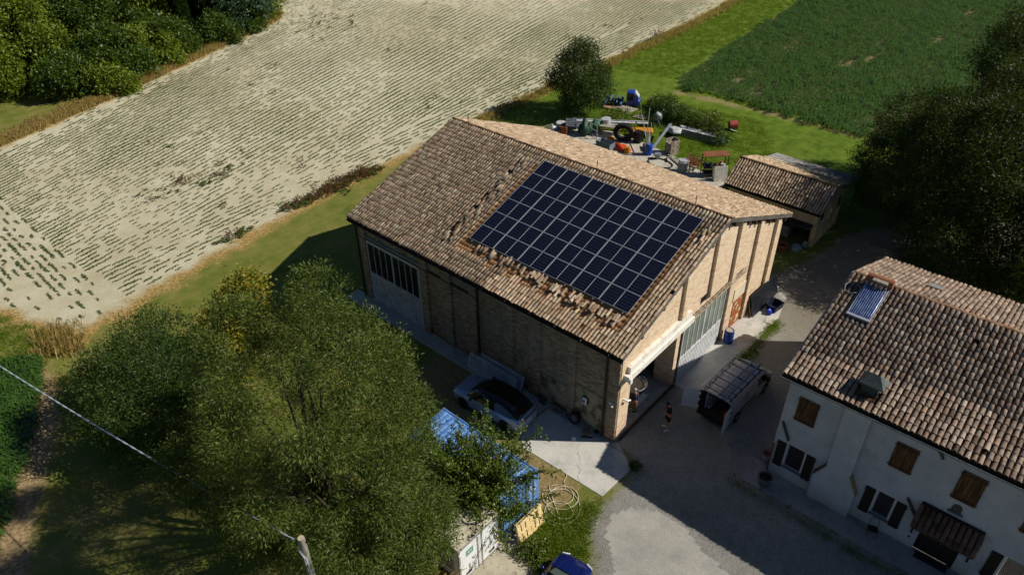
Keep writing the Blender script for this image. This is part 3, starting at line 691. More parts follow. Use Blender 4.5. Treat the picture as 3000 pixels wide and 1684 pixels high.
# chimney breast with sloped shoulders
m = MB().prism([(-8.74, 0), (-10.62, 0), (-10.62, 1.66), (-10.20, 2.46), (-10.18, 6.2), (-9.1, 6.2), (-9.14, 2.46), (-8.74, 1.66)], 'x', HX - .26, HX + .02); cb = m.build('chimney_breast', RENDER, house)
LEDGE = mat('shoulder_tile', (96, 80, 66), (60, 52, 46), 4, .9)
for a, b in (((-8.70, 1.60), (-9.15, 2.50)), ((-10.66, 1.60), (-10.19, 2.50))):
    MB().bar((HX - .14, a[0], a[1]), (HX - .14, b[0], b[1]), .30, .05, up=(0, .8, .5) if a[0] > -9.5 else (0, -.8, .5)).build('shoulder_capping', LEDGE if a[0] > -9.5 else mat('yellowed_render', (164, 146, 108), (120, 104, 76), 4, .9), cb)
# windows and shutters
SHUT = NT('old_brown_shutter'); sv = SHUT.vmul(SHUT.pos(), (1, 14, 1.2)); n = SHUT.noise(1.0, 4, .7, vec=sv)
SHUTM = SHUT.done(SHUT.ramp(n, [(.3, (40, 26, 14)), (.5, (78, 52, 28)), (.68, (122, 90, 52))]), .8, 0, .3)
SHUTD = mat('dark_shutter', (34, 26, 20), (20, 16, 14), 6, .7)
IRON = mat('iron', (38, 36, 34), (60, 46, 38), 8, .6, .4)
BLIND = NT('slate_blind'); BLINDM = BLIND.done(BLIND.mix((34, 38, 48), (22, 24, 30), BLIND.step(BLIND.noise(2), .4, .6)), .5, 0, .4)
SILL = mat('grey_stone_sill', (128, 128, 126), (96, 96, 94), 4, .85)
WFR = mat('white_window_frame', (198, 200, 202), None, rough=.5)
def shutter(parent, ya, yb, z0, z1, m, boards=3, hinge=1):
    """one shutter leaf of vertical boards with iron straps, flat on the wall"""
    L = MB().box(HX - .045, HX - .006, min(ya, yb), max(ya, yb), z0, z1).build('shutter', m, parent)
    y0, y1 = min(ya, yb), max(ya, yb); w = (y1 - y0) / boards
    for i in range(boards): MB().box(HX - .06, HX - .0455, y0 + w * i + .008, y0 + w * (i + 1) - .008, z0 + .008, z1 - .008).build('board', m, L)
    for z in (z0 + .14, z1 - .14):
        MB().box(HX - .078, HX - .061, y0 + (-.05 if hinge > 0 else .0), y1 + (.05 if hinge < 0 else 0), z - .02, z + .02).build('strap_hinge', IRON, L)
for ya, yb, z0, z1 in ((-8.08, -7.18, 3.93, 5.34), (-12.21, -11.32, 3.98, 5.42), (-14.71, -13.80, 3.94, 5.54), (-17.2, -16.28, 3.92, 5.5)):
    w = MB().box(HX - .02, HX + .0, ya - .03, yb + .03, z0 - .02, z1 + .02).build('upper_window', RENDER, house); ym = (ya + yb) / 2
    shutter(w, ya, ym - .006, z0, z1, SHUTM, 3, -1 if 0 else 1); shutter(w, ym + .006, yb, z0, z1, SHUTM, 3, -1)
for (y0, y1, z0, z1) in WIN:
    w = MB().box(HX + .10, HX + .14, y0, y0 + .04, z0, z1).box(HX + .10, HX + .14, y1 - .04, y1, z0, z1).box(HX + .10, HX + .14, y0 + .04, y1 - .04, z1 - .04, z1).box(HX + .10, HX + .14, y0 + .04, y1 - .04, z0, z0 + .03).build('ground_window', WFR, house)
    for i in range(12):
        yy = y0 + .045 + i * (y1 - y0 - .09) / 12; MB().box(HX + .06, HX + .075, yy + .002, yy + (y1 - y0 - .09) / 12 - .006, z0 + .03, z1 - .03).build('blind_slat', BLINDM, w)
    MB().box(HX - .12, HX + .1, y0 - .06, y1 + .06, z0 - .09, z0 - .005).build('sill', SILL, w)
    MB().box(HX - .012, HX + .002, y1 + .005, y1 + .07, z0 - .02, z1 + .02).box(HX - .012, HX + .002, y0 - .07, y0 - .005, z0 - .02, z1 + .02).build('window_surround', WFR, w)
    shutter(w, y1 + .085, y1 + .50, z0 - .2, z1 - .02, SHUTD, 2, -1); shutter(w, y0 - .50, y0 - .085, z0 - .2, z1 - .02, SHUTD, 2, 1)
# iron wall tie bars
for i, (a, b) in enumerate((((-6.78, 3.5), (-7.24, 2.58)), ((-12.67, 6.12), (-13.02, 5.62)), ((-12.5, 2.78), (-13.05, 1.98)))):
    MB().bar((HX - .05, a[0], a[1]), (HX - .05, b[0], b[1]), .09, .13, up=(1, 0, 0)).build('tie_bar', mat('grey_tie_bar', (84, 88, 92), (60, 62, 64), 5, .6, .4), house)
for y in (-7.62, -11.78, -13.8): MB().box(HX - .05, HX, y - .26, y + .26, 6.08, 6.18).build('eave_vent', IRON, house)
# niche with a small sill over the porch
nc = MB().prism([(-14.40, 3.28), (-14.02, 3.28), (-14.02, 3.5), (-14.08, 3.66), (-14.21, 3.72), (-14.34, 3.66), (-14.40, 3.5)], 'x', HX - .03, HX + .002).build('wall_niche', mat('dim_stone', (92, 84, 72), (60, 56, 50), 8, .9), house)
MB().box(HX - .12, HX - .031, -14.50, -13.92, 3.20, 3.275).build('niche_sill', SILL, nc)
# roof
hroof = MB().prism([(HE[0], HE[1] - .09), (HR[0], HR[1] - .09), (HB[0], HB[1] - .09), (HB[0], HB[1] - .2), (HR[0], HR[1] - .2), (HE[0], HE[1] - .2)], 'y', HY1, -6.3).build('roof', DECK, house)
th = tile_template(.078, .098, .47, .86, 6, .018)
def keep_house(s, y, r):
    x = HR[0] - s * .9737
    out = ~((y > -10.05) & (y < -9.2) & (x < 4.25) & (x > 3.62))
    return out & (r.random(len(s)) > .001)
P, R = tiled_slope(hroof, HR, HE, HY1 + .1, -6.38, .222, .37, TILE_HOUSE, PAN_DIRTY, 21, th, keep_house)
P2, R2 = tiled_slope(hroof, HR, HB, HY1 + .1, -6.38, .222, .37, TILE_HOUSE, PAN_DIRTY, 22, th)
vis = P[:, 1] > -17.5
put_tiles(hroof, 'roof_tile', P[vis], R[vis], th, TILE_HOUSE, 300)
put_tiles(hroof, 'rear_roof_tile', np.concatenate([P2, P[~vis]]), np.concatenate([R2, R[~vis]]), th, TILE_HOUSE, 0)
rt2 = tile_template(.12, .14, .45, .7, 6, .02); n_r = 34; ys = np.linspace(HY1 + .4, -6.35, n_r)
r = np.random.default_rng(6)
RP = np.stack([np.full(n_r, HR[0]) + r.normal(0, .015, n_r), ys, np.full(n_r, HR[1] + .0) + r.normal(0, .008, n_r)], 1)
put_tiles(hroof, 'ridge_tile', RP, np.repeat(np.array([[0, 1., 0], [-1, 0, 0], [0, 0, 1]])[None], n_r, 0) * np.array([1, 1, 1.]), rt2, tile_mat('house_ridge_tile', [(150, 116, 90), (120, 92, 74), (168, 136, 108), (132, 104, 84)], (60, 50, 42), .6), n_r)
WTRIM = mat('white_verge', (214, 212, 206), (168, 162, 150), 3, .7)
m = MB()
for a, b in ((HE, HR), (HR, HB)): m.prism([(a[0], a[1] - .20), (b[0], b[1] - .20), (b[0], b[1] - .0), (a[0], a[1] - .0)], 'y', -6.296, -6.25)
m.build('verge_trim', WTRIM, hroof)
m = MB(); m.T = Matrix.Translation((HE[0] - .07, 0, HE[1] - .17)); m.prism(pr, 'y', HY1, -6.24); m.build('gutter', GUTTER, hroof)
MB().box(HE[0] - .165, HE[0] - .155, HY1, -6.24, HE[1] - .17, HE[1] - .13).build('gutter_lip', WTRIM, hroof)
MB().box(HE[0] + .02, HX, HY1, -6.62, HE[1] - .26, HE[1] - .205).build('soffit', DECK, hroof)
# chimney with a metal hip cap
ZINC = mat('lead_sheet', (92, 100, 100), (66, 74, 74), 3, .5, .35)
ch = MB().box(3.72, 4.2, -9.95, -9.28, 6.4, 7.15).build('chimney', mat('chimney_render', (80, 86, 84), (60, 64, 62), 3, .85), hroof)
MB().box(3.6, 4.32, -10.08, -9.15, 7.15, 7.20).add([(3.55, -10.14, 7.25), (4.37, -10.14, 7.25), (4.37, -9.1, 7.25), (3.55, -9.1, 7.25), (3.96, -9.78, 7.62), (3.96, -9.46, 7.62)], [(0, 1, 4), (1, 2, 5, 4), (2, 3, 5), (3, 0, 4, 5), (0, 3, 2, 1)]).build('hip_cap', ZINC, ch)
for x, y in ((3.64, -10.04), (4.28, -10.04), (4.28, -9.2), (3.64, -9.2)): MB().box(x - .03, x + .03, y - .03, y + .03, 7.2, 7.26).build('cap_leg', ZINC, ch)
# skylight on the rear slope
sk_d, sk_n, _ = slope_frame(HR, HB); T = Matrix((Vector(sk_d), Vector(np.cross(sk_n, sk_d)), Vector(sk_n))).transposed().to_4x4(); T.translation = Vector((12.75, -9.5, hz(12.75)))
m = MB(); m.T = T; m.box(-.45, .45, -.36, .36, 0, .14); sk = m.build('skylight', mat('terracotta_frame', (150, 104, 78), None), hroof)
m = MB(); m.T = T; m.box(-.38, .38, -.3, .3, .142, .155); m.build('pane', mat('sky_glass', (150, 166, 166), None, rough=.12, spec=.8), sk)
# porch roof over the front door
pr_top, pr_low = (HX, 2.95), (2.3, 2.42)
porch = MB().prism([(HX, 2.86), (2.3, 2.33), (2.3, 2.26), (HX, 2.79)], 'y', -15.42, -13.06).build('porch_canopy', WOODD, house)
tp = tile_template(.085, .105, .45, .86, 6, .018)
TILE_PORCH = tile_mat('dark_porch_tile', [(120, 88, 70), (92, 70, 58), (140, 104, 82), (104, 84, 72), (126, 100, 84)], (44, 36, 30), .6)
P, R = tiled_slope(porch, (HX - .02, 2.92), pr_low, -15.38, -13.1, .23, .34, TILE_PORCH, PAN_DIRTY, 31, tp)
put_tiles(porch, 'canopy_tile', P, R, tp, TILE_PORCH, 200)
MB().box(HX - .16, HX, -15.44, -13.04, 2.93, 3.0).build('flashing', GUTTER, porch)
for y in (-15.36, -13.14):
    MB().bar((HX, y, 1.35), (2.42, y, 2.28), .09).bar((HX - .04, y, 1.0), (HX - .04, y, 2.75), .08).build('bracket', mat('greened_wood', (46, 58, 44), (34, 30, 24), 5, .8), porch)
dr = MB().box(HX + .16, HX + .20, -15.0, -13.42, 0.05, 2.0).build('front_door', mat('dark_door', (36, 26, 20), (24, 18, 15), 4, .6), house)
for a, b in ((-14.95, -14.24), (-14.18, -13.47)): MB().box(HX + .135, HX + .159, a + .04, b - .04, .15, 1.9).build('panel', SHUTD, dr)
MB().ball((HX + .11, -14.3, 1.05), .04, 8, 5).build('handle', mat('brass', (150, 120, 60), None, rough=.35, metal=.8), dr)
MB().box(2.9, HX - .005, -14.9, -13.6, .095, .13).build('door_mat', mat('grey_mat', (40, 40, 44)), house)
MB().box(HX - .03, HX, -13.18, -13.10, .62, .72).build('doorbell_box', IRON, house)
MB().tube([(HX - .08, HY0 - .05, 0.1), (HX - .08, HY0 - .05, 2.0)], .035, 8).build('standpipe', mat('rusty_pipe', (112, 66, 46), (80, 50, 40), 6, .7), house)
root_at(house, (HX, HY0, 0))
# pavement round the house
HPAV = concrete('house_pavement', (146, 146, 142), (84, 78, 66), .7, .56)
tag(MB().prism([(1.95, -6.0), (2.3, -5.75), (3.6, -5.6), (3.6, -6.6), (HX + .01, -6.64), (HX + .01, -24), (1.95, -24)], 'z', -.1, .095).build('house_pavement', HPAV), kind='structure')
tag(MB().prism([(1.60, -6.2), (1.72, -5.85), (2.15, -5.5), (2.3, -5.74), (1.94, -6.0), (1.94, -24), (1.60, -24)], 'z', -.1, .055).build('pavement_kerb', concrete('kerb_stone', (136, 130, 116), (70, 66, 54), .9, .52)), kind='structure')
# things by the house
pot = thing('planter', 'round grey planter full of dark earth at the corner of the house', 'planter', (2.35, -6.95, .095))
MB().lathe([(.0, 0), (.24, 0), (.27, .1), (.33, .5), (.36, .5), (.36, .55), (.31, .55), (.29, .46), (0, .46)], n=20).build('pot', mat('grey_resin', (96, 98, 104), (76, 76, 80), 4, .7), pot, smooth=True)
MB().lathe([(0, .475), (.28, .475)], n=20).build('earth', mat('potting_earth', (40, 32, 24), (24, 20, 16), 12, 1.), pot)
bk = thing('bucket', 'white bucket with reddish inside standing against the house corner', 'bucket', (3.72, -6.38, .095))
MB().lathe([(0, 0), (.18, 0), (.25, .55), (.27, .56), (.24, .57), (.17, .06)], n=18).build('pail', mat('dull_white_plastic', (150, 150, 156), (110, 110, 116), 4, .6), bk, smooth=True)
MB().lathe([(0, .42), (.225, .44)], n=18).build('contents', mat('red_contents', (130, 62, 44), (90, 50, 40), 8, .9), bk)
MB().tube([(.26 * math.cos(t), .26 * math.sin(t), .56 + .02 * math.cos(t)) for t in np.linspace(0, math.pi, 9)], .008, 6).build('handle', IRON, bk)
chr_ = thing('garden_chair', 'small black metal chair frame on the pavement by the house wall', 'chair', (2.85, -11.8, .095), .3)
for s in (-1, 1):
    MB().tube([(.12, s * .18, 0), (.1, s * .18, .42), (.18, s * .18, .8)], .014, 6).build('leg', IRON, chr_)
    MB().tube([(-.24, s * .19, 0), (-.22, s * .18, .42)], .014, 6).build('leg', IRON, chr_)
MB().tube([(.18, .18 * math.cos(t), .8 + .1 * math.sin(t)) for t in np.linspace(0, math.pi, 9)], .014, 6).build('backrest', IRON, chr_)
MB().box(-.23, .12, -.19, .19, .42, .445).build('seat', IRON, chr_)

# ---------------------------------------------------------------- solar water heater on the house roof
hd, hn, _ = slope_frame(HR, HE); Th = Matrix((Vector(hd), Vector(np.cross(hn, hd)), Vector(hn))).transposed().to_4x4()
wh = thing('solar_water_heater', 'tube solar water heater with brown tank near the farmhouse ridge', 'water heater')
Mw = Th.copy(); Mw.translation = Vector((9.15, -7.65, hz(9.15))) + Vector(hn) * .08; wh.matrix_basis = Mw
ysg = 1 if np.cross(hn, hd)[1] > 0 else -1
TANK = mat('brown_tank', (150, 98, 68), (132, 84, 58), 2, .45)
MB().tube([(-.35, -.60, .42), (-.35, -.585, .42), (-.35, .585, .42), (-.35, .60, .42)], [.16, .22, .22, .16], 20).build('tank', TANK, wh, smooth=True)
MB().box(-.36, -.05, -.28, .40, .47, .60).build('tank_label', mat('faded_label', (170, 158, 140), (130, 118, 104), 6, .6), wh)
for i in range(10):
    y = -.42 + .84 * i / 9; MB().tube([(-.2, y, .30), (1.92, y, .12)], .028, 8).build('vacuum_tube', mat('vacuum_tube', (60, 84, 150), (140, 160, 200), 5, .15, .5, lo=.35, hi=.6), wh, smooth=True)
for y in (-.50, .50): MB().bar((-.35, y, .22), (2.0, y, .09), .05).build('side_rail', FRAME_AL, wh)
MB().box(1.92, 2.04, -.53, .53, .05, .15).build('foot_rail', FRAME_AL, wh)
for x in (-.5, -.2):
    for y in (-.5, .5): MB().bar((x, y, 0), (-.35, y, .25), .03).build('stand_leg', FRAME_AL, wh)
hp = [(-.3 + .1 * 0, ysg * (.62), .3)] + [(.35 + .38 * math.sin(t), ysg * (.95 - .32 * math.cos(t)), .06) for t in np.linspace(-1.2, 4.2, 14)]
MB().tube(hp, .028, 8).build('hose', mat('foil_hose', (150, 152, 156), (60, 60, 64), 14, .4, .4), wh, smooth=True)

# ================================================================ shed behind the barn
shed = thing('shed', 'low shed with tiled roof and plaster walls behind the barn', 'shed')
SE, SR, SB = (23.6, 2.95), (25.55, 4.25), (28.8, 3.1)
PLAS = NT('shed_plaster'); n = PLAS.noise(.9, 6, .7); n2 = PLAS.noise(3, 6, .75)
c = PLAS.ramp(n, [(.3, (148, 136, 108)), (.5, (184, 172, 142)), (.7, (206, 196, 166))]); c = PLAS.mix(c, (92, 84, 66), PLAS.math('MULTIPLY', PLAS.step(n2, .56, .7), .5)); PLASM = PLAS.done(c, .92, 0, .15)
szz = lambda x: SE[1] + (x - SE[0]) * (SR[1] - SE[1]) / (SR[0] - SE[0]) if x < SR[0] else SR[1] + (x - SR[0]) * (SB[1] - SR[1]) / (SB[0] - SR[0])
MB().prism([(24, 0), (28.4, 0), (28.4, szz(28.4) - .12), (SR[0], szz(SR[0]) - .12), (24, szz(24) - .12)], 'y', -.1, .2).build('gable_wall', PLASM, shed)
MB().prism([(24, 0), (28.4, 0), (28.4, szz(28.4) - .12), (SR[0], szz(SR[0]) - .12), (24, szz(24) - .12)], 'y', 6.4, 6.7).build('far_gable_wall', PLASM, shed)
MB().box(24.002, 24.25, .2, 2.6, 1.75, szz(24) - .12).box(24.002, 24.25, 2.6, 6.4, 0, szz(24) - .12).build('front_wall', PLASM, shed)
MB().box(28.1, 28.4, .2, 6.4, 0, szz(28.4) - .15).build('rear_wall', PLASM, shed)
sroof = MB().prism([(SE[0], SE[1] - .08), (SR[0], SR[1] - .08), (SB[0], SB[1] - .08), (SB[0], SB[1] - .16), (SR[0], SR[1] - .16), (SE[0], SE[1] - .16)], 'y', -.3, 6.9).build('roof', DECK, shed)
P, R = tiled_slope(sroof, SR, SE, -.24, 6.84, .2, .34, TILE_BARN, PAN_DIRTY, 41, tm)
P2, R2 = tiled_slope(sroof, SR, SB, -.24, 6.84, .2, .34, TILE_BARN, PAN_DIRTY, 42, tm)
put_tiles(sroof, 'roof_tile', P, R, tm, TILE_BARN, 300); put_tiles(sroof, 'rear_roof_tile', P2, R2, tm, TILE_BARN, 0)
n_r = 18; ys = np.linspace(-.28, 6.5, n_r); RP = np.stack([np.full(n_r, SR[0]), ys, np.full(n_r, SR[1])], 1)
put_tiles(sroof, 'ridge_tile', RP, np.repeat(np.array([[0, -1., 0], [1, 0, 0], [0, 0, 1]])[None], n_r, 0), rt, RIDGE, n_r)
for y in (-.335, 6.905):
    m = MB()
    for a, b in ((SE, SR), (SR, SB)): m.prism([(a[0], a[1] - .17), (b[0], b[1] - .17), (b[0], b[1]), (a[0], a[1])], 'y', y, y + .03)
    m.build('verge_flashing', SHEETM, sroof)
m = MB(); m.T = Matrix.Translation((SE[0] - .06, 0, SE[1] - .15)); m.prism(pr, 'y', -.3, 6.9); m.build('gutter', GUTTER, sroof)
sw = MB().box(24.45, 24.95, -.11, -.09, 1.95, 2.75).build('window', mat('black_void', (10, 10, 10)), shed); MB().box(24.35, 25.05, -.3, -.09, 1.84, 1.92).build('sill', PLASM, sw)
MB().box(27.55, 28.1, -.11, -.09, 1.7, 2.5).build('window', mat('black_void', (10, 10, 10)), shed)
MB().box(23.2, 23.99, .1, 2.6, 1.68, 1.72).build('sheet_awning', mat('dark_sheet', (60, 62, 64), (44, 44, 46), 3, .5, .4), shed)
CORR = mat('grey_fibre_sheet', (134, 132, 128), (96, 94, 90), 2, .9, bump=.3)
for i in range(7):      # lean-to of corrugated sheets behind
    m = MB(); y0 = -.2 + i * .98
    for j in range(6):
        ya, yb = y0 + j * .163, y0 + (j + 1) * .163; m.quad((28.82, ya, 2.98), (31.9, ya, 2.30), (31.9, (ya + yb) / 2, 2.36), (28.82, (ya + yb) / 2, 3.04)); m.quad((28.82, (ya + yb) / 2, 3.04), (31.9, (ya + yb) / 2, 2.36), (31.9, yb, 2.30), (28.82, yb, 2.98))
    m.build('corrugated_sheet', CORR, shed)
for y in (-.1, 2.2, 4.5, 6.5): MB().bar((31.6, y, 0), (31.6, y, 2.3), .1).build('lean_to_post', WOODD, shed)
MB().box(31.5, 31.7, -.15, 6.55, 2.2, 2.29).build('lean_to_beam', WOODD, shed)
MB().bar((29.0, 6.5, 3.05), (29.0, 2.1, 3.08), .12, .05).bar((29.4, 6.6, 2.96), (29.4, 3.0, 2.98), .16, .05).build('stacked_boards', mat('pale_boards', (206, 196, 160), (170, 158, 124), 4, .8), shed)
root_at(shed, (24, -.1, 0))
sp = thing('clay_pot', 'terracotta plant pot on the ground in front of the shed opening', 'pot', (22.45, 1.35, 0))
MB().lathe([(0, 0), (.22, 0), (.32, .34), (.36, .34), (.36, .42), (.31, .42), (.28, .3), (0, .3)], n=18).build('pot', mat('terracotta', (150, 84, 56), (120, 66, 44), 5, .85), sp, smooth=True)
MB().lathe([(0, .31), (.29, .31)], n=18).build('earth', mat('potting_earth', (40, 32, 24), (24, 20, 16), 12, 1.), sp)
dm = thing('metal_dome', 'dull grey metal dome lid lying by the shed corner', 'lid', (23.1, .62, 0))
MB().lathe([(.42, 0), (.42, .06), (.36, .22), (.2, .4), (.06, .46), (0, .47)], n=20).build('dome', mat('dull_galvanised', (140, 150, 156), (104, 112, 118), 4, .45, .4), dm, smooth=True)
MB().tube([(-.08, 0, .46), (-.05, 0, .55), (.05, 0, .55), (.08, 0, .46)], .015, 6).build('handle', IRON, dm)
gj = thing('jerrycan', 'pale teal jerrycan standing beside the shed doorpost', 'jerrycan', (23.72, .28, 0))
b_ = MB().box(-.12, .12, -.16, .16, 0, .42).build('can', mat('pale_teal', (110, 146, 150), (84, 112, 116), 5, .5), gj); b_.modifiers.new('b', 'BEVEL').width = .04
MB().lathe([(.04, .42), (.04, .48), (0, .48)], n=10).build('cap', mat('white_plastic', (226, 226, 224)), gj); MB().tube([(0, -.1, .42), (0, -.08, .5), (0, .0, .5), (0, .04, .42)], .02, 6).build('handle', mat('pale_teal', (110, 146, 150)), gj)
fz = thing('old_cabinet', 'old grey metal cabinet in the dark shed opening', 'cabinet', (24.35, 2.0, 0))
b_ = MB().box(-.3, .3, -.3, .3, .05, .95).build('body', mat('old_grey_metal', (120, 124, 128), (90, 92, 94), 3, .5), fz); MB().box(-.325, -.301, -.28, .28, .5, .93).build('door', mat('old_grey_metal', (120, 124, 128)), fz); MB().box(-.325, -.301, -.28, .28, .07, .48).build('drawer', mat('old_grey_metal', (120, 124, 128)), fz)
for sx in (-.25, .25):
    for sy in (-.25, .25): MB().box(sx - .03, sx + .03, sy - .03, sy + .03, 0, .05).build('foot', IRON, fz)
# ================================================================ vehicles
GLOSSB = mat('gloss_black', (7, 7, 9), None, rough=.12, spec=.6)
GLASSD = mat('dark_car_glass', (10, 13, 18), None, rough=.06, spec=.7)
RUBBER = mat('tyre_rubber', (18, 18, 19), (30, 29, 28), 9, .9)
ALLOY = mat('alloy', (150, 152, 156), None, rough=.3, metal=.8)
REDL = mat('red_lens', (120, 10, 10), None, rough=.2)
LAMPG = mat('lamp_glass', (210, 214, 220), None, rough=.1, spec=.8)
def paint(name, col, met=.35, rough=.28):
    m = mat(name, col, None, rough=rough, metal=met, spec=.5); b = m.node_tree.nodes['Principled BSDF']; b.inputs['Coat Weight'].default_value = .6; b.inputs['Coat Roughness'].default_value = .06; return m
def loft(rings, closed_ring=False, caps=(True, True)):
    n = len(rings[0]); v = [p for r in rings for p in r]; f = []
    for i in range(len(rings) - 1):
        for k in range(n - (0 if closed_ring else 1)): f.append((i * n + k, i * n + (k + 1) % n, (i + 1) * n + (k + 1) % n, (i + 1) * n + k))
    if caps[0]: f.append(tuple(range(n))[::-1])
    if caps[1]: f.append(tuple(range((len(rings) - 1) * n, len(rings) * n)))
    return MB().add(v, f)
def wheel(parent, x, y, r, w, rim):
    """wheel with its axis along y; outer face towards sign(y)"""
    s = 1 if y > 0 else -1
    e = MB(); e.T = Matrix.Translation((x, y, r)) @ Matrix.Rotation(rad(-90 * s), 4, 'X')
    e.lathe([(r * .62, -w / 2), (r * .92, -w / 2), (r, -w / 2 + .03), (r, w / 2 - .03), (r * .92, w / 2), (r * .64, w / 2), (r * .60, w / 2 - .03)], n=24); t = e.build('wheel', RUBBER, parent, smooth=True)
    e = MB(); e.T = Matrix.Translation((x, y, r)) @ Matrix.Rotation(rad(-90 * s), 4, 'X'); e.lathe([(0, w / 2 - .03), (r * .12, w / 2 - .02), (r * .16, w / 2 - .05), (r * .58, w / 2 - .04), (r * .64, w / 2 - .005)], n=20)
    for i in range(5):
        a = i * 2 * math.pi / 5; e.bar((r * .1 * math.cos(a), r * .1 * math.sin(a), w / 2 - .02), (r * .6 * math.cos(a), r * .6 * math.sin(a), w / 2 - .015), r * .16, .03)
    e.build('rim', rim, t)
def car_body(parent, L, W, ztop, wid, wheels, R, pm, zb=.24, name='body'):
    """lofted lower body with wheel arches; ztop, wid: (xs, values)"""
    xs = sorted(set(list(np.linspace(-L / 2, L / 2, 46)) + [L / 2 - .03, -L / 2 + .03])); rings = []
    for x in xs:
        zt = np.interp(x, *ztop); w = np.interp(x, *wid) * W / 2; b = zb + max(0, .10 * (abs(x) / (L / 2) - .86) / .14)
        for xw in wheels:
            d = abs(x - xw)
            if d < R: b = max(b, R * .98 + math.sqrt(max(R * R - d * d, 0)) * 0.98 - R * .02)
        b = min(b, zt - .12); zm = b + (zt - b) * .42
        half = [(w * .90, b), (w * .985, b + (zt - b) * .14), (w, zm), (w * .985, b + (zt - b) * .74), (w * .955, zt - .045), (w * .90, zt - .004), (w * .6, zt + .02), (w * .25, zt + .032)]
        ring = [(x, y, z) for y, z in half] + [(x, 0, zt + .036)] + [(x, -y, z) for y, z in half[::-1]]
        rings.append(ring)
    m = loft(rings, False); o = m.build(name, pm, parent, smooth=True); return o
def cabin(parent, st, m, name):
    """st: stations (x, half width low, z low, half width high, z high)"""
    rings = []
    for x, w0, z0, w1, z1 in st:
        half = [(w0, z0), (w0 * .5 + w1 * .5 + .02, (z0 + z1) / 2), (w1, z1 - .05), (w1 * .93, z1 - .012), (w1 * .5, z1 + .012)]
        rings.append([(x, y, z) for y, z in half] + [(x, 0, z1 + .02)] + [(x, -y, z) for y, z in half[::-1]])
    return loft(rings).build(name, m, parent, smooth=True)
def lettering(name, txt, size, m, loc, rot, parent, extrude=.002, align='CENTER'):
    cu = bpy.data.curves.new(name, 'FONT'); cu.body = txt; cu.size = size; cu.extrude = extrude; cu.align_x = align; cu.align_y = 'CENTER'
    o = bpy.data.objects.new(name, cu); COL.objects.link(o); dg = bpy.context.evaluated_depsgraph_get(); me = bpy.data.meshes.new_from_object(o.evaluated_get(dg)); bpy.data.objects.remove(o)
    me.materials.clear(); me.materials.append(m); q = link(name, me, parent); q.location = loc; q.rotation_euler = rot; return q
# --- silver-blue crossover car beside the barn (rear towards the yard)
SILVER = paint('silver_blue_paint', (150, 166, 196), .45, .3)
car = thing('crossover_car', 'silver blue crossover car with black roof parked along the barn wall', 'car', (-2.32, 6.22, 0), rad(90 + 4))
L, W, R = 4.62, 1.86, .36
car_body(car, L, W, ([-2.31, -2.2, -1.9, -1.0, .6, 1.1, 1.9, 2.2, 2.31], [.78, 1.02, 1.08, 1.06, 1.03, 1.0, .90, .80, .62]), ([-2.31, -2.15, -1.5, 0, 1.4, 2.0, 2.2, 2.31], [.74, .92, 1, 1, .99, .94, .84, .62]), (-1.38, 1.42), R + .02, SILVER)
cabin(car, [(-2.12, .72, 1.05, .56, 1.12), (-1.75, .83, 1.06, .60, 1.46), (-1.2, .86, 1.05, .64, 1.585), (-.3, .88, 1.04, .67, 1.63), (.3, .87, 1.03, .66, 1.60), (.75, .84, 1.02, .62, 1.44), (1.22, .80, 1.0, .58, 1.06)], GLASSD, 'glasshouse')
cabin(car, [(-1.86, .60, 1.36, .585, 1.42), (-1.2, .665, 1.52, .645, 1.60), (-.3, .69, 1.56, .675, 1.645), (.32, .68, 1.54, .66, 1.612)], GLOSSB, 'roof_panel')
for s in (-1, 1):
    for x in (-1.38, 1.42): wheel(car, x, s * .84, .35, .22, mat('dark_alloy', (40, 40, 44), None, rough=.35, metal=.6))
    MB().ball((.78, s * 1.02, 1.10), (.10, .10, .075), 10, 6).build('door_mirror', GLOSSB, car, smooth=True)
    MB().bar((-2.25, s * .55, .93), (-2.16, s * .84, .93), .05, .09).build('tail_lamp', REDL, car)
    MB().bar((2.24, s * .45, .74), (2.12, s * .80, .76), .05, .07).build('headlamp', LAMPG, car)
    MB().box(-1.0, 1.05, s * .905 - .012, s * .905 + .012, .30, .36).build('sill_trim', GLOSSB, car)
    MB().box(-.9, .72, s * .845 - .01, s * .845 + .01, 1.035, 1.055).build('window_trim', GLOSSB, car)
MB().box(-2.30, -2.262, -.62, .62, .90, .945).build('light_bar', REDL, car)
MB().bar((-2.07, 0, 1.16), (-1.80, 0, 1.45), 1.16, .012).build('rear_screen', GLASSD, car)
pl = MB().box(-2.332, -2.318, -.26, .26, .66, .77).build('number_plate', mat('plate_white', (226, 228, 230)), car)
for s in (-1, 1): MB().box(-2.336, -2.319, s * .24 - .02, s * .24 + .02, .66, .77).build('plate_band', mat('plate_blue', (20, 50, 150)), pl)
for i in range(7): y_ = .17 - i * .052 - (.02 if i > 1 else 0) - (.02 if i > 4 else 0); MB().box(-2.337, -2.333, y_ - .014, y_ + .014, .682, .748).build('plate_character', mat('plate_grey', (88, 92, 104)), pl)
MB().box(-2.30, -2.18, -.78, .78, .30, .46).build('rear_bumper', GLOSSB, car)
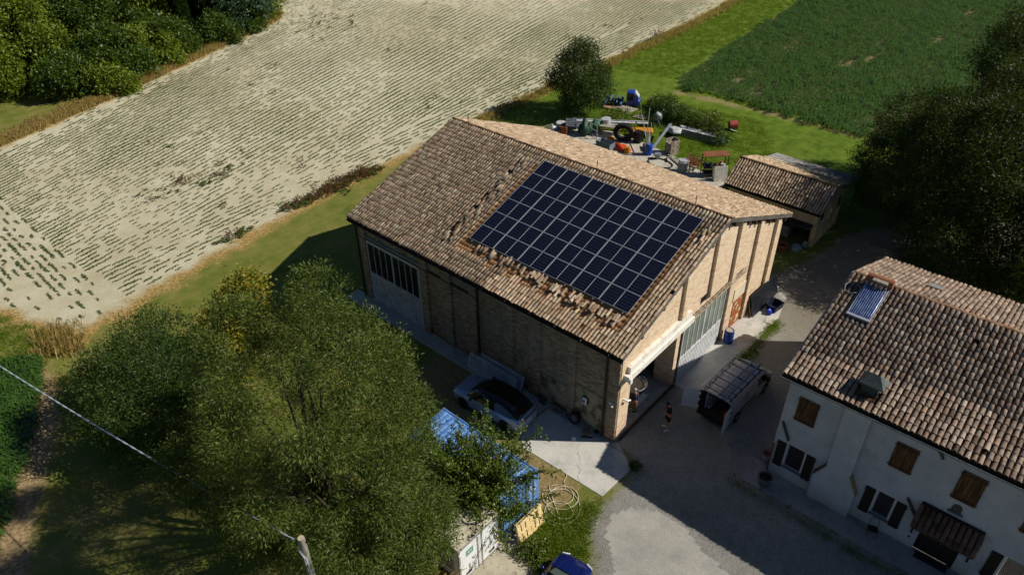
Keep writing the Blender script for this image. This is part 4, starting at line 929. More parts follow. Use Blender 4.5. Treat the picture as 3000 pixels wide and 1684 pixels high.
# --- dark blue car at the lower edge of the yard
NAVY = paint('navy_paint', (16, 30, 92), .3, .25)
bc = thing('navy_car', 'dark blue compact car parked at the edge of the yard grass', 'car', (-9.0, -3.15, 0), rad(6))
car_body(bc, 4.1, 1.76, ([-2.05, -1.95, -1.7, -.8, .5, .8, 1.6, 1.92, 2.05], [.7, .92, 1.0, .98, .97, .95, .86, .76, .56]), ([-2.05, -1.9, -1.3, 0, 1.3, 1.8, 1.98, 2.05], [.74, .92, 1, 1, .98, .90, .76, .56]), (-1.25, 1.25), .33, NAVY)
cabin(bc, [(-1.9, .70, .98, .54, 1.06), (-1.5, .79, .99, .58, 1.38), (-.8, .82, .98, .62, 1.46), (-.1, .82, .97, .63, 1.47), (.35, .80, .96, .60, 1.36), (.95, .76, .94, .56, .99)], GLASSD, 'glasshouse')
cabin(bc, [(-1.55, .58, 1.32, .565, 1.37), (-.8, .64, 1.40, .625, 1.475), (-.1, .65, 1.41, .635, 1.485), (.2, .64, 1.37, .615, 1.43)], NAVY, 'roof_panel')
MB().bar((.42, 0, 1.345), (.90, 0, 1.05), .98, .012).build('windscreen', mat('pale_screen', (70, 84, 78), None, rough=.05, spec=.8), bc)
for s in (-1, 1):
    for x in (-1.25, 1.25): wheel(bc, x, s * .79, .31, .2, ALLOY)
    MB().ball((.62, s * .98, 1.02), (.09, .11, .07), 10, 6).build('door_mirror', NAVY, bc, smooth=True)
    MB().bar((1.98, s * .42, .70), (1.84, s * .72, .72), .06, .12).build('headlamp', LAMPG, bc)
    MB().bar((.95, s * .52, .985), (1.75, s * .42, .90), .012, .012).build('bonnet_crease', NAVY, bc)
MB().bar((.98, -.6, .985), (.98, .6, .985), .04, .02).build('wiper_cowl', GLOSSB, bc)
# --- van with open rear doors, roof rack and ladder
VANP = paint('silver_van_paint', (158, 164, 176), .3, .35)
van = thing('delivery_van', 'silver van with roof rack and both rear doors open', 'van', (4.36, -3.06, 0), rad(-2.5))
VW = .93
xs = [0, .05, .6, 1.2, 2.0, 2.8, 3.2, 3.5, 3.8, 4.05, 4.3, 4.5, 4.65, 4.75]
zt = [1.90, 1.93, 1.95, 1.96, 1.96, 1.95, 1.92, 1.84, 1.62, 1.38, 1.16, 1.06, .96, .78]
ww = [.96, .975, .99, 1, 1, 1, 1, .99, .985, .975, .95, .90, .80, .66]
def van_ring(x, z1, w, sh=0., zb=.30):
    for xw in (.95, 3.95):
        d = abs(x - xw)
        if d < .40: zb = max(zb, .33 + math.sqrt(.16 - d * d) * .95)
    zb = min(zb, z1 - .15); W_ = VW * w - sh; z1 -= sh; belt = min(1.12, z1 - .06)
    top = max(0., (z1 - belt)); half = [(W_ * .94, zb), (W_, zb + .14), (W_ * 1.0, min(.75, belt - .02)), (W_ * .985, belt), (W_ * (.985 - .11 * top / .84), z1 - .12 * min(1, top / .84)), (W_ * (.93 - .11 * top / .84), z1 - .02), (W_ * .5, z1 + .015)]
    return [(x, y, z) for y, z in half] + [(x, 0, z1 + .02)] + [(x, -y, z) for y, z in half[::-1]]
xf = np.unique(np.concatenate([np.linspace(0, 4.75, 50), xs])); ztf = np.interp(xf, xs, zt); wwf = np.interp(xf, xs, ww)
loft([van_ring(x, a, w) for x, a, w in zip(xf, ztf, wwf)], caps=(False, True)).build('body', VANP, van, smooth=True)
GREYIN = mat('van_lining', (70, 72, 76), (48, 48, 52), 3, .8)
xi = np.linspace(.02, 2.9, 12); loft([van_ring(x, np.interp(x, xs, zt), np.interp(x, xs, ww), .05, .42) for x in xi], caps=(False, True)).build('cargo_lining', GREYIN, van)
MB().box(.0, 2.9, -.84, .84, .42, .47).build('load_floor', mat('ply_floor', (84, 74, 62), (54, 48, 42), 4, .8), van)
MB().box(-.14, .04, -.86, .86, .30, .46).build('rear_bumper', mat('bumper_black', (26, 26, 28), None, rough=.7), van)
for s in (-1, 1):
    MB().box(-.03, .06, s * .86 - .06, s * .86 + .06, .5, 1.75).build('door_pillar', mat('bumper_black', (26, 26, 28)), van)
    MB().box(-.045, -.031, s * .86 - .05, s * .86 + .05, .72, 1.3).build('tail_lamp', REDL, van)
    for x in (.95, 3.95): wheel(van, x, s * .83, .33, .21, ALLOY)
    MB().box(3.62, 3.80, s * 1.04 - .08, s * 1.04 + .08, 1.10, 1.34).build('door_mirror', mat('bumper_black', (26, 26, 28)), van)
    w_ = [(2.85, 1.16), (3.55, 1.16), (3.95, 1.18), (3.62, 1.56), (3.4, 1.68), (2.85, 1.68)]
    m = MB(); pts = [(x, s * (VW * (.985 - .11 * (z - 1.12) / .84) + .006), z) for x, z in w_]; m.add(pts, [tuple(range(6)) if s < 0 else tuple(range(6))[::-1]]); m.build('cab_window', GLASSD, van, fix=False)
    MB().box(.5, 2.72, s * .935 - .012, s * .935 + .008, 1.16, 1.74).build('side_panel', mat('van_panel', (142, 148, 158), None, rough=.4), van) if 0 else None
    m = MB()
    for i in range(14):
        t0, t1 = 2 * math.pi * i / 14, 2 * math.pi * (i + 1) / 14
        for (r0, r1) in ((.17, .21),): m.quad(*[(1.65 + r_ * math.cos(t) * 1.0, s * (VW * (.985 - .11 * (1.38 + r_ * math.sin(t) - 1.12) / .84) + .01), 1.38 + r_ * math.sin(t)) for r_, t in ((r0, t0), (r1, t0), (r1, t1), (r0, t1))])
    m.build('side_emblem', mat('emblem_dark', (46, 50, 58)), van, fix=False)
    MB().bar((.5, s * .945, .78), (2.75, s * .945, .78), .03, .05).build('side_moulding', mat('bumper_black', (26, 26, 28)), van)
m = MB().add([(3.36, -.74, 1.90), (3.36, .74, 1.90), (4.06, .84, 1.385), (4.06, -.84, 1.385)], [(0, 1, 2, 3)]); m.T = None
for i, v in enumerate(m.v): m.v[i] = (v[0], v[1], v[2] + .035)
m.build('windscreen', GLASSD, van)
for s in (-1, 1): MB().bar((4.62, s * .55, .86), (4.52, s * .80, .90), .1, .2).build('headlamp', LAMPG, van)
def van_door(hy, ang, s):
    """rear door hinged at (0, hy); swings out by ang"""
    T = Matrix.Translation((-.05, hy, 0)) @ Matrix.Rotation(ang, 4, 'Z')
    def B(*a): m = MB(); m.T = T; m.box(*a); return m
    w = .84
    o = B(0, w, -.025, .025, .50, 1.86).build('rear_door', mat('door_inner', (176, 180, 188), None, rough=.45), van); o.modifiers.new('b', 'BEVEL').width = .02
    si = s
    B(.08, w - .08, si * .026 if si > 0 else -.034, .034 if si > 0 else -.026, 1.22, 1.76).build('window_recess', mat('door_recess', (128, 134, 144), None, rough=.4), o)
    B(.08, w - .08, si * .026 if si > 0 else -.034, .034 if si > 0 else -.026, .58, 1.10).build('trim_panel', mat('bumper_black', (26, 26, 28)), o)
    for z in (.7, 1.2, 1.6): B(-.05, .06, -.05, .05, z - .04, z + .04).build('hinge', mat('white_plastic', (226, 226, 224)), o)
van_door(.90, rad(118), -1)
van_door(-.90, rad(-172), -1)
# load inside
ck = thing('tool_rack', 'grey metal tool rack inside the open van', 'rack', (4.95, -2.45, .5), rad(-2.5))
MB().box(-.3, .5, -.02, .02, 0, 1.1).build('side_panel', FRAME_AL, ck); MB().box(.9, .94, -.0, .3, 0, 1.1).build('end_panel', FRAME_AL, ck)
for z in (.1, .45, .8): MB().box(-.3, .9, -.28, -.021, z, z + .03).build('shelf', FRAME_AL, ck)
rl = thing('cable_reel', 'orange cable reel in the open van', 'reel', (4.75, -3.62, .5), rad(20))
m = MB(); m.T = Matrix.Translation((0, 0, .2)) @ Matrix.Rotation(rad(90), 4, 'Y'); m.lathe([(.06, -.09), (.17, -.09), (.17, -.07), (.1, -.07), (.1, .07), (.17, .07), (.17, .09), (.06, .09)], n=16); m.build('drum', mat('orange_plastic', (210, 84, 24), None, rough=.5), rl, smooth=True)
MB().tube([(0, -.15, 0), (0, -.12, .42), (0, .12, .42), (0, .15, 0)], .015, 6).build('stand', IRON, rl)
# roof rack and ladder
rk = thing('roof_rack', 'black tubular roof rack fixed on the van roof', 'roof rack', (4.36, -3.06, 1.98), rad(-2.5))
for s in (-1, 1): MB().bar((-.05, s * .76, .12), (3.1, s * .76, .12), .05).build('side_rail', FRAME_AL if s > 0 else IRON, rk)
for x in (.08, .55, 1.1, 1.75, 2.5, 3.0):
    MB().bar((x, -.76, .145), (x, .76, .145), .035).build('cross_bar', IRON, rk)
    for s in (-1, 1): MB().box(x - .02, x + .02, s * .76 - .02, s * .76 + .02, -.06, .1).build('foot', IRON, rk)
MB().bar((-.1, .84, .19), (3.25, .84, .21), .055).build('side_tube', FRAME_AL, rk)
ld = thing('ladder', 'aluminium extension ladder lying on the van roof rack', 'ladder', (4.36, -3.06, 1.98), rad(-2.5))
for k_, (dz, dx) in enumerate(((.19, 0), (.27, .06))):
    for y in (-.13 - .015 * k_, -.55 + .015 * k_): MB().bar((-.25 + dx, y, dz), (3.35 + dx, y - .02, dz + .02), .028, .07).build('stile', ALLOY, ld)
    for i in range(12): x = -.05 + dx + i * .28; MB().bar((x, -.14, dz), (x, -.54, dz), .03).build('rung', ALLOY, ld)

# ================================================================ container, box body, crate and hose
BLUE = NT('blue_container_paint'); n = BLUE.noise(1.2, 5, .7); n2 = BLUE.noise(5, 5, .75)
c = BLUE.mix((74, 122, 188), (104, 146, 200), BLUE.step(n, .35, .65)); c = BLUE.mix(c, (96, 84, 78), BLUE.math('MULTIPLY', BLUE.step(n2, .62, .72), .7)); BLUEM = BLUE.done(c, .6, 0, .4)
ct = thing('shipping_container', 'light blue shipping container half hidden under the trees', 'container', (-6.83, .40, 0))
CW, CLn, CH = 1.16, 6.06, 2.55
MB().box(-CW + .02, CW - .02, .05, CLn - .05, .12, .16).build('floor', IRON, ct)
for s in (-1, 1):
    m = MB()
    for i in range(42):
        y0 = .1 + i * .14; y1 = y0 + .14
        x0, x1 = s * (CW - .035), s * (CW - .0); m.quad((x0, y0, .15), (x1, y0 + .035, .15), (x1, y0 + .035, CH - .1), (x0, y0, CH - .1)); m.quad((x1, y0 + .035, .15), (x1, y0 + .07, .15), (x1, y0 + .07, CH - .1), (x1, y0 + .035, CH - .1)); m.quad((x1, y0 + .07, .15), (x0, y0 + .105, .15), (x0, y0 + .105, CH - .1), (x1, y0 + .07, CH - .1)); m.quad((x0, y0 + .105, .15), (x0, y1, .15), (x0, y1, CH - .1), (x0, y0 + .105, CH - .1))
    m.build('corrugated_side', BLUEM, ct)
rf = MB().box(-CW + .04, CW - .04, .08, CLn - .08, CH - .08, CH - .05).build('roof', BLUEM, ct)
for i in range(19): y0 = .28 + i * .30; MB().prism([(y0, CH - .05), (y0 + .05, CH - .018), (y0 + .17, CH - .018), (y0 + .22, CH - .05)], 'x', -CW + .1, CW - .1).build('roof_rib', BLUEM, rf)
for s in (-1, 1):
    MB().box(s * CW - .03, s * CW + .03, .1, CLn - .1, CH - .09, CH - .01).build('top_rail', BLUEM, ct); MB().box(s * CW - .03, s * CW + .03, .1, CLn - .1, .04, .16).build('bottom_rail', BLUEM, ct)
    for y in (.08, CLn - .08):
        MB().box(s * (CW - .03) - .07, s * (CW - .03) + .07, y - .08, y + .08, CH - .12, CH).build('corner_casting', BLUEM, ct); MB().box(s * (CW - .03) - .035, s * (CW - .03) + .035, y - .045, y + .045, CH + .001, CH + .004).build('casting_hole', mat('black_void', (10, 10, 10)), ct)
        MB().box(s * (CW - .03) - .06, s * (CW - .03) + .06, y - .06, y + .06, .03, CH - .121).build('corner_post', BLUEM, ct)
for y in (.08, CLn - .08): MB().box(-CW + .1, CW - .1, y - .05, y + .05, CH - .12, CH - .012).build('header', BLUEM, ct)
MB().box(-CW + .1, CW - .1, CLn - .1, CLn - .06, .15, CH - .12).build('end_wall', BLUEM, ct)
for s in (-1, 1):
    d_o = MB().box(min(s * .012, s * (CW - .1)), max(s * .012, s * (CW - .1)), .02, .06, .16, CH - .13).build('door', BLUEM, ct)
    for q in (.3, .8):
        MB().tube([(s * q, -.02, .1), (s * q, -.02, CH - .1)], .022, 8).build('locking_bar', mat('pale_bar', (150, 170, 196), (110, 100, 96), 6, .5), d_o)
MB().quad((.2, .0185, 1.5), (1.0, .0185, 1.5), (1.0, .0185, 2.1), (.2, .0185, 2.1)).build('white_decal', mat('worn_white_decal', (206, 212, 220), (84, 130, 190), 5, .6, lo=.42, hi=.5), ct)
# white box body
WB = thing('box_body', 'white truck box body used as a store beside the bare shrub', 'container', (-9.68, .32, 0))
WHB = mat('white_gel_coat', (232, 232, 230), (206, 204, 198), 2, .45, lo=.5, hi=.8); CREAM = mat('dirty_cream_roof', (204, 196, 172), (128, 118, 92), 1.8, .85, lo=.45, hi=.7)
MB().box(-1.2, 1.2, .06, 4.8, .25, 2.38).build('walls', WHB, WB)
MB().box(-1.23, 1.23, .03, 4.83, 2.38, 2.42).build('roof', CREAM, WB)
MB().box(-1.22, 1.22, -.01, .059, 2.30, 2.379).box(-1.22, -1.14, -.01, .059, .2, 2.299).box(1.14, 1.22, -.01, .059, .2, 2.299).box(-1.139, 1.139, -.01, .059, .2, .27).build('rear_frame', mat('grey_edge_trim', (150, 150, 150), None, rough=.5, metal=.3), WB)
for s in (-1, 1):
    d_o = MB().box(min(s * .01, s * 1.135), max(s * .01, s * 1.135), -.005, .045, .275, 2.295).build('door', WHB, WB)
    MB().tube([(s * .12, -.04, .25), (s * .12, -.04, 2.3)], .018, 8).build('locking_bar', mat('grey_edge_trim', (150, 150, 150)), d_o)
    MB().box(s * .7 - .17, s * .7 + .17, -.022, -.006, .42, .56).build('handle_recess', mat('grey_edge_trim', (150, 150, 150)), d_o); MB().bar((s * .7 - .15, -.045, .49), (s * .7 + .15, -.045, .49), .03).build('handle', IRON, d_o)
    for z in (.5, 1.3, 2.1): MB().box(s * 1.17 - .06, s * 1.17 + .06, -.03, -.011, z - .04, z + .04).build('hinge', WHB, d_o)
st = MB().box(-.82, -.38, -.012, -.006, 1.62, 2.02).build('green_sticker', mat('sticker_pale', (196, 214, 204)), WB)
jr = random.Random(3)
for i in range(4):
    for j in range(3):
        if (i, j) in ((1, 1), (2, 1)): continue
        x = -.80 + i * .105; z = 1.64 + j * .125; MB().box(x, x + .09, -.016, -.0125, z, z + .1).build('sticker_block', mat('sticker_green', (70, 134, 104)), st)
lettering('sticker_mark', 'd', .16, mat('plate_black', (14, 14, 18)), (-.595, -.017, 1.82), (rad(90), 0, 0), st, .001)
for z in (.62, .86): MB().box(.99, 1.12, -.012, -.006, z, z + .13).build('reflector', mat('amber', (196, 150, 30), None, rough=.4), WB)
MB().box(-1.3, -1.21, .35, .75, .9, 2.1).build('side_fitting', mat('grey_edge_trim', (150, 150, 150)), WB)
for y in (1.2, 3.8): MB().box(-1.0, 1.0, y - .15, y + .15, 0, .249).build('skid', WOODD, WB)
# wooden crate panel leaning on the container
WOODP = NT('fresh_pallet_wood'); n = WOODP.noise(6, 4, .7); WOODPM = WOODP.done(WOODP.ramp(n, [(.3, (196, 166, 112)), (.6, (222, 198, 148)), (.8, (234, 214, 170))]), .85, 0, .2)
plt = thing('wooden_pallet', 'new pale wooden pallet leaning against the blue container', 'pallet')
T = Matrix.Translation((-6.93, -.30, .0)) @ Matrix.Rotation(rad(-14), 4, 'X') @ Matrix.Rotation(rad(2), 4, 'Y'); plt.matrix_basis = T
for z in (.03, .5, .98): MB().box(-.85, .85, -.025, .0, z, z + .11).build('rail', WOODPM, plt)
for i in range(6): MB().box(-.82 + i * .28, -.82 + i * .28 + .22, .002, .022, .03, 1.09).build('board', WOODPM, plt)
for i in range(3): MB().box(-.84 + i * .78, -.72 + i * .78, .024, .12, .03, 1.09).build('bearer', WOODPM, plt)
MB().box(-.83, .83, .122, .142, .9, 1.06).build('rear_board', WOODPM, plt); MB().box(-.83, .83, .122, .142, .1, .26).build('rear_board', WOODPM, plt)
tag(MB().bar((-6.55, .12, .02), (-6.42, .28, 1.35), .10, .035).build('plank', WOODPM), 'short pale plank standing upright behind the pallet', 'plank')
# hose lying in loops
jr = random.Random(12); pts = []
cx_, cy_ = -4.78, -.22
for i in range(150):
    t = i / 149; a = t * 2 * math.pi * 4.1 + .6; rr_ = .42 + .40 * abs(math.sin(t * 7.3)) + .12 * math.sin(t * 23)
    ox, oy = .32 * math.sin(t * 9.1), .34 * math.cos(t * 6.7)
    pts.append((cx_ + ox + rr_ * math.cos(a), cy_ + oy + rr_ * math.sin(a) * 1.05, .04 + .012 * (i % 5) / 5))
pts = [(-3.25, .62, .045), (-3.42, .50, .04), (-3.75, .40, .04), (-4.05, .1, .04)] + pts[6:] + [(-5.5, -.7, .04), (-5.75, -.95, .04)]
sm = []
for i in range(len(pts) - 1):
    p0, p1, p2, p3 = [Vector(pts[max(0, min(len(pts) - 1, q))]) for q in (i - 1, i, i + 1, i + 2)]
    for t in (0, .5): sm.append(.5 * ((2 * p1) + (-p0 + p2) * t + (2 * p0 - 5 * p1 + 4 * p2 - p3) * t * t + (-p0 + 3 * p1 - 3 * p2 + p3) * t ** 3))
tag(MB().tube(sm, .019, 6).build('garden_hose', mat('pale_hose', (208, 196, 164), (180, 166, 130), 6, .6), None, smooth=True), 'pale garden hose lying in loose loops on the grass', 'hose')
# utility pole and cable
pole = thing('utility_pole', 'weathered wooden utility pole at the lower edge of the picture', 'pole', (-16.25, 2.0, 0))
PW = NT('weathered_pole'); n = PW.noise(1, 5, .7, vec=PW.vmul(PW.pos(), (14, 14, 1.2))); PWM = PW.done(PW.ramp(n, [(.3, (104, 100, 92)), (.6, (146, 142, 132)), (.8, (176, 170, 158))]), .9, 0, .15)
MB().tube([(0, 0, 0), (0, 0, 4), (0, 0, 7.44), (0, 0, 7.5)], [.17, .15, .125, .115], 18).build('shaft', PWM, pole, smooth=True)
MB().lathe([(0, 7.502), (.112, 7.502)], n=18).build('cut_top', mat('cut_wood', (190, 178, 154), (150, 134, 104), 14, .9), pole)
MB().tube([(.09, -.09, 7.28), (.11, -.13, 7.28)], .045, 8).build('bolt', IRON, pole)
MB().tube([(-.10, .06, 7.25), (-.13, -.02, 6.9), (-.07, -.12, 6.5), (-.05, -.16, 5.5), (-.05, -.16, 0)], .024, 8).tube([(-.12, .04, 7.2), (-.17, .02, 6.95), (-.12, -.10, 6.6), (-.1, -.14, 5.5), (-.1, -.15, 0)], .016, 6).build('cable_drop', mat('pale_cable', (176, 184, 196), None, rough=.5), pole, smooth=True)
a, b = Vector((-16.35, 2.25, 7.25)), Vector((-22.6, 43, 6.6)); m = MB(); N_ = 260
for ph_ in (0, math.pi):
    q = []
    for i in range(N_ + 1):
        t = i / N_; p_ = a.lerp(b, t); p_.z -= 4 * 1.1 * t * (1 - t); an = t * 2 * math.pi * 38 + ph_; d_c = (b - a).normalized(); s1_ = d_c.cross(Vector((0, 0, 1))).normalized(); s2_ = s1_.cross(d_c)
        q.append(p_ + (s1_ * math.cos(an) + s2_ * math.sin(an)) * .018)
    m.tube(q, .019, 6)
tag(m.build('overhead_cable', mat('pale_cable', (176, 184, 196), None, rough=.5), None, smooth=True), 'twisted pale overhead cable running from the wooden pole out to the field corner', 'cable')
# ================================================================ people
def skin_mesh(name, J, E, rad_, m, parent, root, sub=2):
    names = list(J); me = bpy.data.meshes.new(name); me.from_pydata([J[n] for n in names], [], [(names.index(a), names.index(b)) for a, b in E])
    o = link(name, me); md = o.modifiers.new('skin', 'SKIN'); md.use_smooth_shade = True
    for i, n in enumerate(names):
        r_ = rad_[n]; v = me.skin_vertices[0].data[i]; v.radius = (r_, r_) if isinstance(r_, (int, float)) else r_; v.use_root = (n == root)
    o.modifiers.new('sub', 'SUBSURF').levels = sub; o.modifiers['sub'].render_levels = sub
    dg = bpy.context.evaluated_depsgraph_get(); dg.update(); me2 = bpy.data.meshes.new_from_object(o.evaluated_get(dg)); bpy.data.objects.remove(o)
    me2.name = name; me2.materials.clear(); me2.materials.append(m); me2.shade_smooth()
    return link(name, me2, parent)
SKIN = mat('skin', (178, 122, 92), (164, 108, 80), 8, .6)
def person(label, loc, rz, pose, hair_m, top_m, leg_m, shorts, shoe_m, scale=1., short_hair=True):
    t = thing('person', label, 'person', loc, rz); t.scale = (scale,) * 3
    J = dict(pose); face = Vector(J.pop('face')).normalized()
    def mid(a, b, f): return tuple(np.array(J[a]) * (1 - f) + np.array(J[b]) * f)
    R = {'pelvis': (.105, .145), 'waist': (.10, .135), 'chest': (.115, .16), 'neckbase': (.07, .09), 'neck': .052, 'head': (.088, .075), 'crown': (.07, .062)}
    E = [('pelvis', 'waist'), ('waist', 'chest'), ('chest', 'neckbase'), ('neckbase', 'neck'), ('neck', 'head'), ('head', 'crown')]
    for s in 'LR':
        R.update({'sh' + s: .062, 'el' + s: .042, 'wr' + s: .028, 'hip' + s: .088, 'kn' + s: .056, 'an' + s: .038, 'toe' + s: .036})
        E += [('chest', 'sh' + s), ('sh' + s, 'el' + s), ('el' + s, 'wr' + s), ('pelvis', 'hip' + s), ('hip' + s, 'kn' + s), ('kn' + s, 'an' + s), ('an' + s, 'toe' + s)]
        w = np.array(J['wr' + s]); d = w - np.array(J['el' + s]); d /= np.linalg.norm(d); up = np.array([0, 0, 1.]) if abs(d[2]) < .9 else np.array([1., 0, 0]); side = np.cross(d, up); side /= np.linalg.norm(side); nrm = np.cross(side, d)
        J['palm' + s] = tuple(w + d * .07 - nrm * .01); R['palm' + s] = (.03, .016); E.append(('wr' + s, 'palm' + s))
        for q, (sp, ln) in enumerate(((-.027, .068), (-.009, .08), (.009, .076), (.026, .06))):
            a = w + d * .10 + side * sp; b = a + d * ln * .55 - nrm * .012; c_ = b + d * ln * .3 - nrm * .03
            for nm, p_, r_ in (('a', a, .010), ('b', b, .009), ('c', c_, .008)): J['f%d%s%s' % (q, nm, s)] = tuple(p_); R['f%d%s%s' % (q, nm, s)] = r_
            E += [('palm' + s, 'f%da%s' % (q, s)), ('f%da%s' % (q, s), 'f%db%s' % (q, s)), ('f%db%s' % (q, s), 'f%dc%s' % (q, s))]
        a = w + d * .035 - side * .036; b = a + d * .04 - side * .02 - nrm * .015
        J['tha' + s] = tuple(a); J['thb' + s] = tuple(b); R['tha' + s] = .012; R['thb' + s] = .009; E += [('wr' + s, 'tha' + s), ('tha' + s, 'thb' + s)]
    skin_mesh('body', J, E, R, SKIN, t, 'pelvis')
    K = {n: J[n] for n in ('pelvis', 'waist', 'chest', 'neckbase')}; RK = {'pelvis': (.128, .168), 'waist': (.122, .158), 'chest': (.134, .178), 'neckbase': (.082, .10)}; EK = [('pelvis', 'waist'), ('waist', 'chest'), ('chest', 'neckbase')]
    for s in 'LR': K['sh' + s] = J['sh' + s]; K['sl' + s] = mid('sh' + s, 'el' + s, .78); RK['sh' + s] = .080; RK['sl' + s] = .066; EK += [('chest', 'sh' + s), ('sh' + s, 'sl' + s)]
    skin_mesh('t_shirt', K, EK, RK, top_m, t, 'pelvis')
    f = .95 if shorts else .93
    K = {'pelvis': J['pelvis'], 'waist': mid('pelvis', 'waist', .6)}; RK = {'pelvis': (.118, .158), 'waist': (.112, .148)}; EK = [('pelvis', 'waist')]
    for s in 'LR':
        K['hip' + s] = J['hip' + s]; RK['hip' + s] = .108; EK.append(('pelvis', 'hip' + s))
        if shorts: K['hem' + s] = mid('hip' + s, 'kn' + s, .92); RK['hem' + s] = .105; EK.append(('hip' + s, 'hem' + s))
        else:
            K['kn' + s] = J['kn' + s]; K['cu' + s] = mid('kn' + s, 'an' + s, .9); RK['kn' + s] = .078; RK['cu' + s] = .062; EK += [('hip' + s, 'kn' + s), ('kn' + s, 'cu' + s)]
    skin_mesh('shorts' if shorts else 'trousers', K, EK, RK, leg_m, t, 'pelvis')
    for s in 'LR':
        a = np.array(J['an' + s]); b = np.array(J['toe' + s]); d = (b - a); d[2] = 0; d /= np.linalg.norm(d); c_ = a + d * .075
        m = MB(); m.T = Matrix.Translation((c_[0], c_[1], min(a[2], b[2]) + .005)) @ Matrix.Rotation(math.atan2(d[1], d[0]), 4, 'Z'); m.ball((0, 0, 0), (.135, .05, .05), 12, 6); sh_ = m.build('shoe', shoe_m, t, smooth=True)
        m = MB(); m.T = Matrix.Translation((c_[0], c_[1], min(a[2], b[2]) - .035)) @ Matrix.Rotation(math.atan2(d[1], d[0]), 4, 'Z'); m.box(-.14, .145, -.052, .052, -.012, .012); m.build('sole', mat('white_sole', (224, 224, 220)), sh_)
    h = Vector(J['head']); cr = Vector(J['crown']); up = (cr - Vector(J['neck'])).normalized(); fw = (face - up * face.dot(up)).normalized(); sd_ = up.cross(fw)
    Mh = Matrix((fw, sd_, up)).transposed().to_4x4(); Mh.translation = h + up * .035
    m = MB(); m.T = Mh; m.ball((-.022, 0, .035), (.098, .090, .095), 14, 8); m.build('hair', hair_m, t, smooth=True)
    m = MB(); m.T = Mh; m.ball((.098, 0, -.035), (.018, .012, .018), 8, 5); m.build('nose', SKIN, t, smooth=True)
    for s in (-1, 1):
        m = MB(); m.T = Mh; m.ball((0, s * .086, -.025), (.022, .012, .03), 8, 5); m.build('ear', SKIN, t, smooth=True)
        m = MB(); m.T = Mh; m.ball((.083, s * .032, -.005), (.01, .014, .008), 8, 5); m.build('eye', mat('eye_dark', (30, 24, 20)), t)
    m = MB(); m.T = Mh; m.box(.078, .09, -.024, .024, -.085, -.076); m.build('mouth', mat('lip', (130, 74, 62)), t)
    return t
P1 = {'pelvis': (0, 0, .95), 'waist': (.01, 0, 1.12), 'chest': (.03, 0, 1.32), 'neckbase': (.05, 0, 1.46), 'neck': (.07, 0, 1.51), 'head': (.105, 0, 1.605), 'crown': (.10, 0, 1.69),
      'shL': (.04, .19, 1.40), 'elL': (-.02, .26, 1.13), 'wrL': (.16, .20, 1.00), 'shR': (.03, -.19, 1.40), 'elR': (-.08, -.27, 1.13), 'wrR': (.06, -.24, .90),
      'hipL': (0, .09, .90), 'knL': (.22, .10, .60), 'anL': (.30, .10, .20), 'toeL': (.43, .11, .13), 'hipR': (0, -.09, .90), 'knR': (.02, -.10, .49), 'anR': (-.06, -.10, .085), 'toeR': (.08, -.11, .05), 'face': (.96, 0, -.28)}
FACE_LEFT = math.atan2(.748, -.664)      # towards the open field side of the yard
person('man in navy shirt and khaki trousers walking into the open barn bay', (2.22, .32, .045), FACE_LEFT - .25, P1, mat('grey_hair', (172, 166, 160), (140, 132, 126), 30, .8), mat('navy_cotton', (24, 28, 60), (18, 20, 44), 8, .9), mat('khaki_cotton', (112, 92, 66), (92, 74, 52), 8, .9), False, mat('dark_shoe', (34, 32, 32)), 1.06)
# the bag strap end that he carries at the hip
tag(MB().tube([(2.03, .20, .98), (2.10, .16, .92), (2.16, .12, .93)], .05, 8).build('work_glove', mat('brown_leather', (96, 54, 36)), None, smooth=True), 'brown work glove in the hand of the walking man', 'glove')
P2 = {'pelvis': (0, 0, .96), 'waist': (.0, 0, 1.13), 'chest': (.02, 0, 1.33), 'neckbase': (.04, 0, 1.47), 'neck': (.07, 0, 1.52), 'head': (.125, 0, 1.60), 'crown': (.13, 0, 1.69),
      'shL': (.03, .19, 1.41), 'elL': (.04, .25, 1.12), 'wrL': (.27, .10, 1.16), 'shR': (.03, -.19, 1.41), 'elR': (.02, -.26, 1.12), 'wrR': (.26, -.10, 1.15),
      'hipL': (0, .09, .91), 'knL': (.02, .11, .50), 'anL': (.0, .13, .085), 'toeL': (.13, .16, .05), 'hipR': (0, -.09, .91), 'knR': (.03, -.10, .50), 'anR': (-.02, -.12, .085), 'toeR': (.10, -.16, .05), 'face': (.8, 0, -.6)}
p2 = person('man in black t-shirt and shorts looking down at a phone', (2.52, -1.5, .012), FACE_LEFT + .15, P2, mat('black_hair', (18, 16, 15), (30, 26, 24), 30, .7), mat('black_cotton', (14, 14, 16), (22, 22, 24), 8, .9), mat('black_shorts', (12, 12, 14), (20, 20, 22), 8, .9), True, mat('white_shoe', (190, 190, 194)), 1.08)
m = MB(); m.T = Matrix.Translation((.142, .06, 1.34)) @ Matrix.Rotation(rad(90), 4, 'Y'); m.lathe([(0, .004), (.035, .004)], n=12); m.build('chest_badge', mat('badge_blue', (60, 120, 190)), p2)
ph = thing('smartphone', 'dark phone held in both hands by the man in black', 'phone'); ph.matrix_basis = Matrix.Translation((2.52, -1.5, .012)) @ Matrix.Rotation(FACE_LEFT + .15, 4, 'Z') @ Matrix.Translation((.37, 0, 1.19)) @ Matrix.Rotation(rad(-35), 4, 'Y')
MB().box(-.04, .04, -.075, .075, -.006, .004).build('case', mat('black_plastic', (16, 16, 17)), ph); MB().box(-.036, .036, -.07, .07, .0042, .006).build('screen', mat('phone_screen', (130, 120, 90), None, rough=.1), ph)

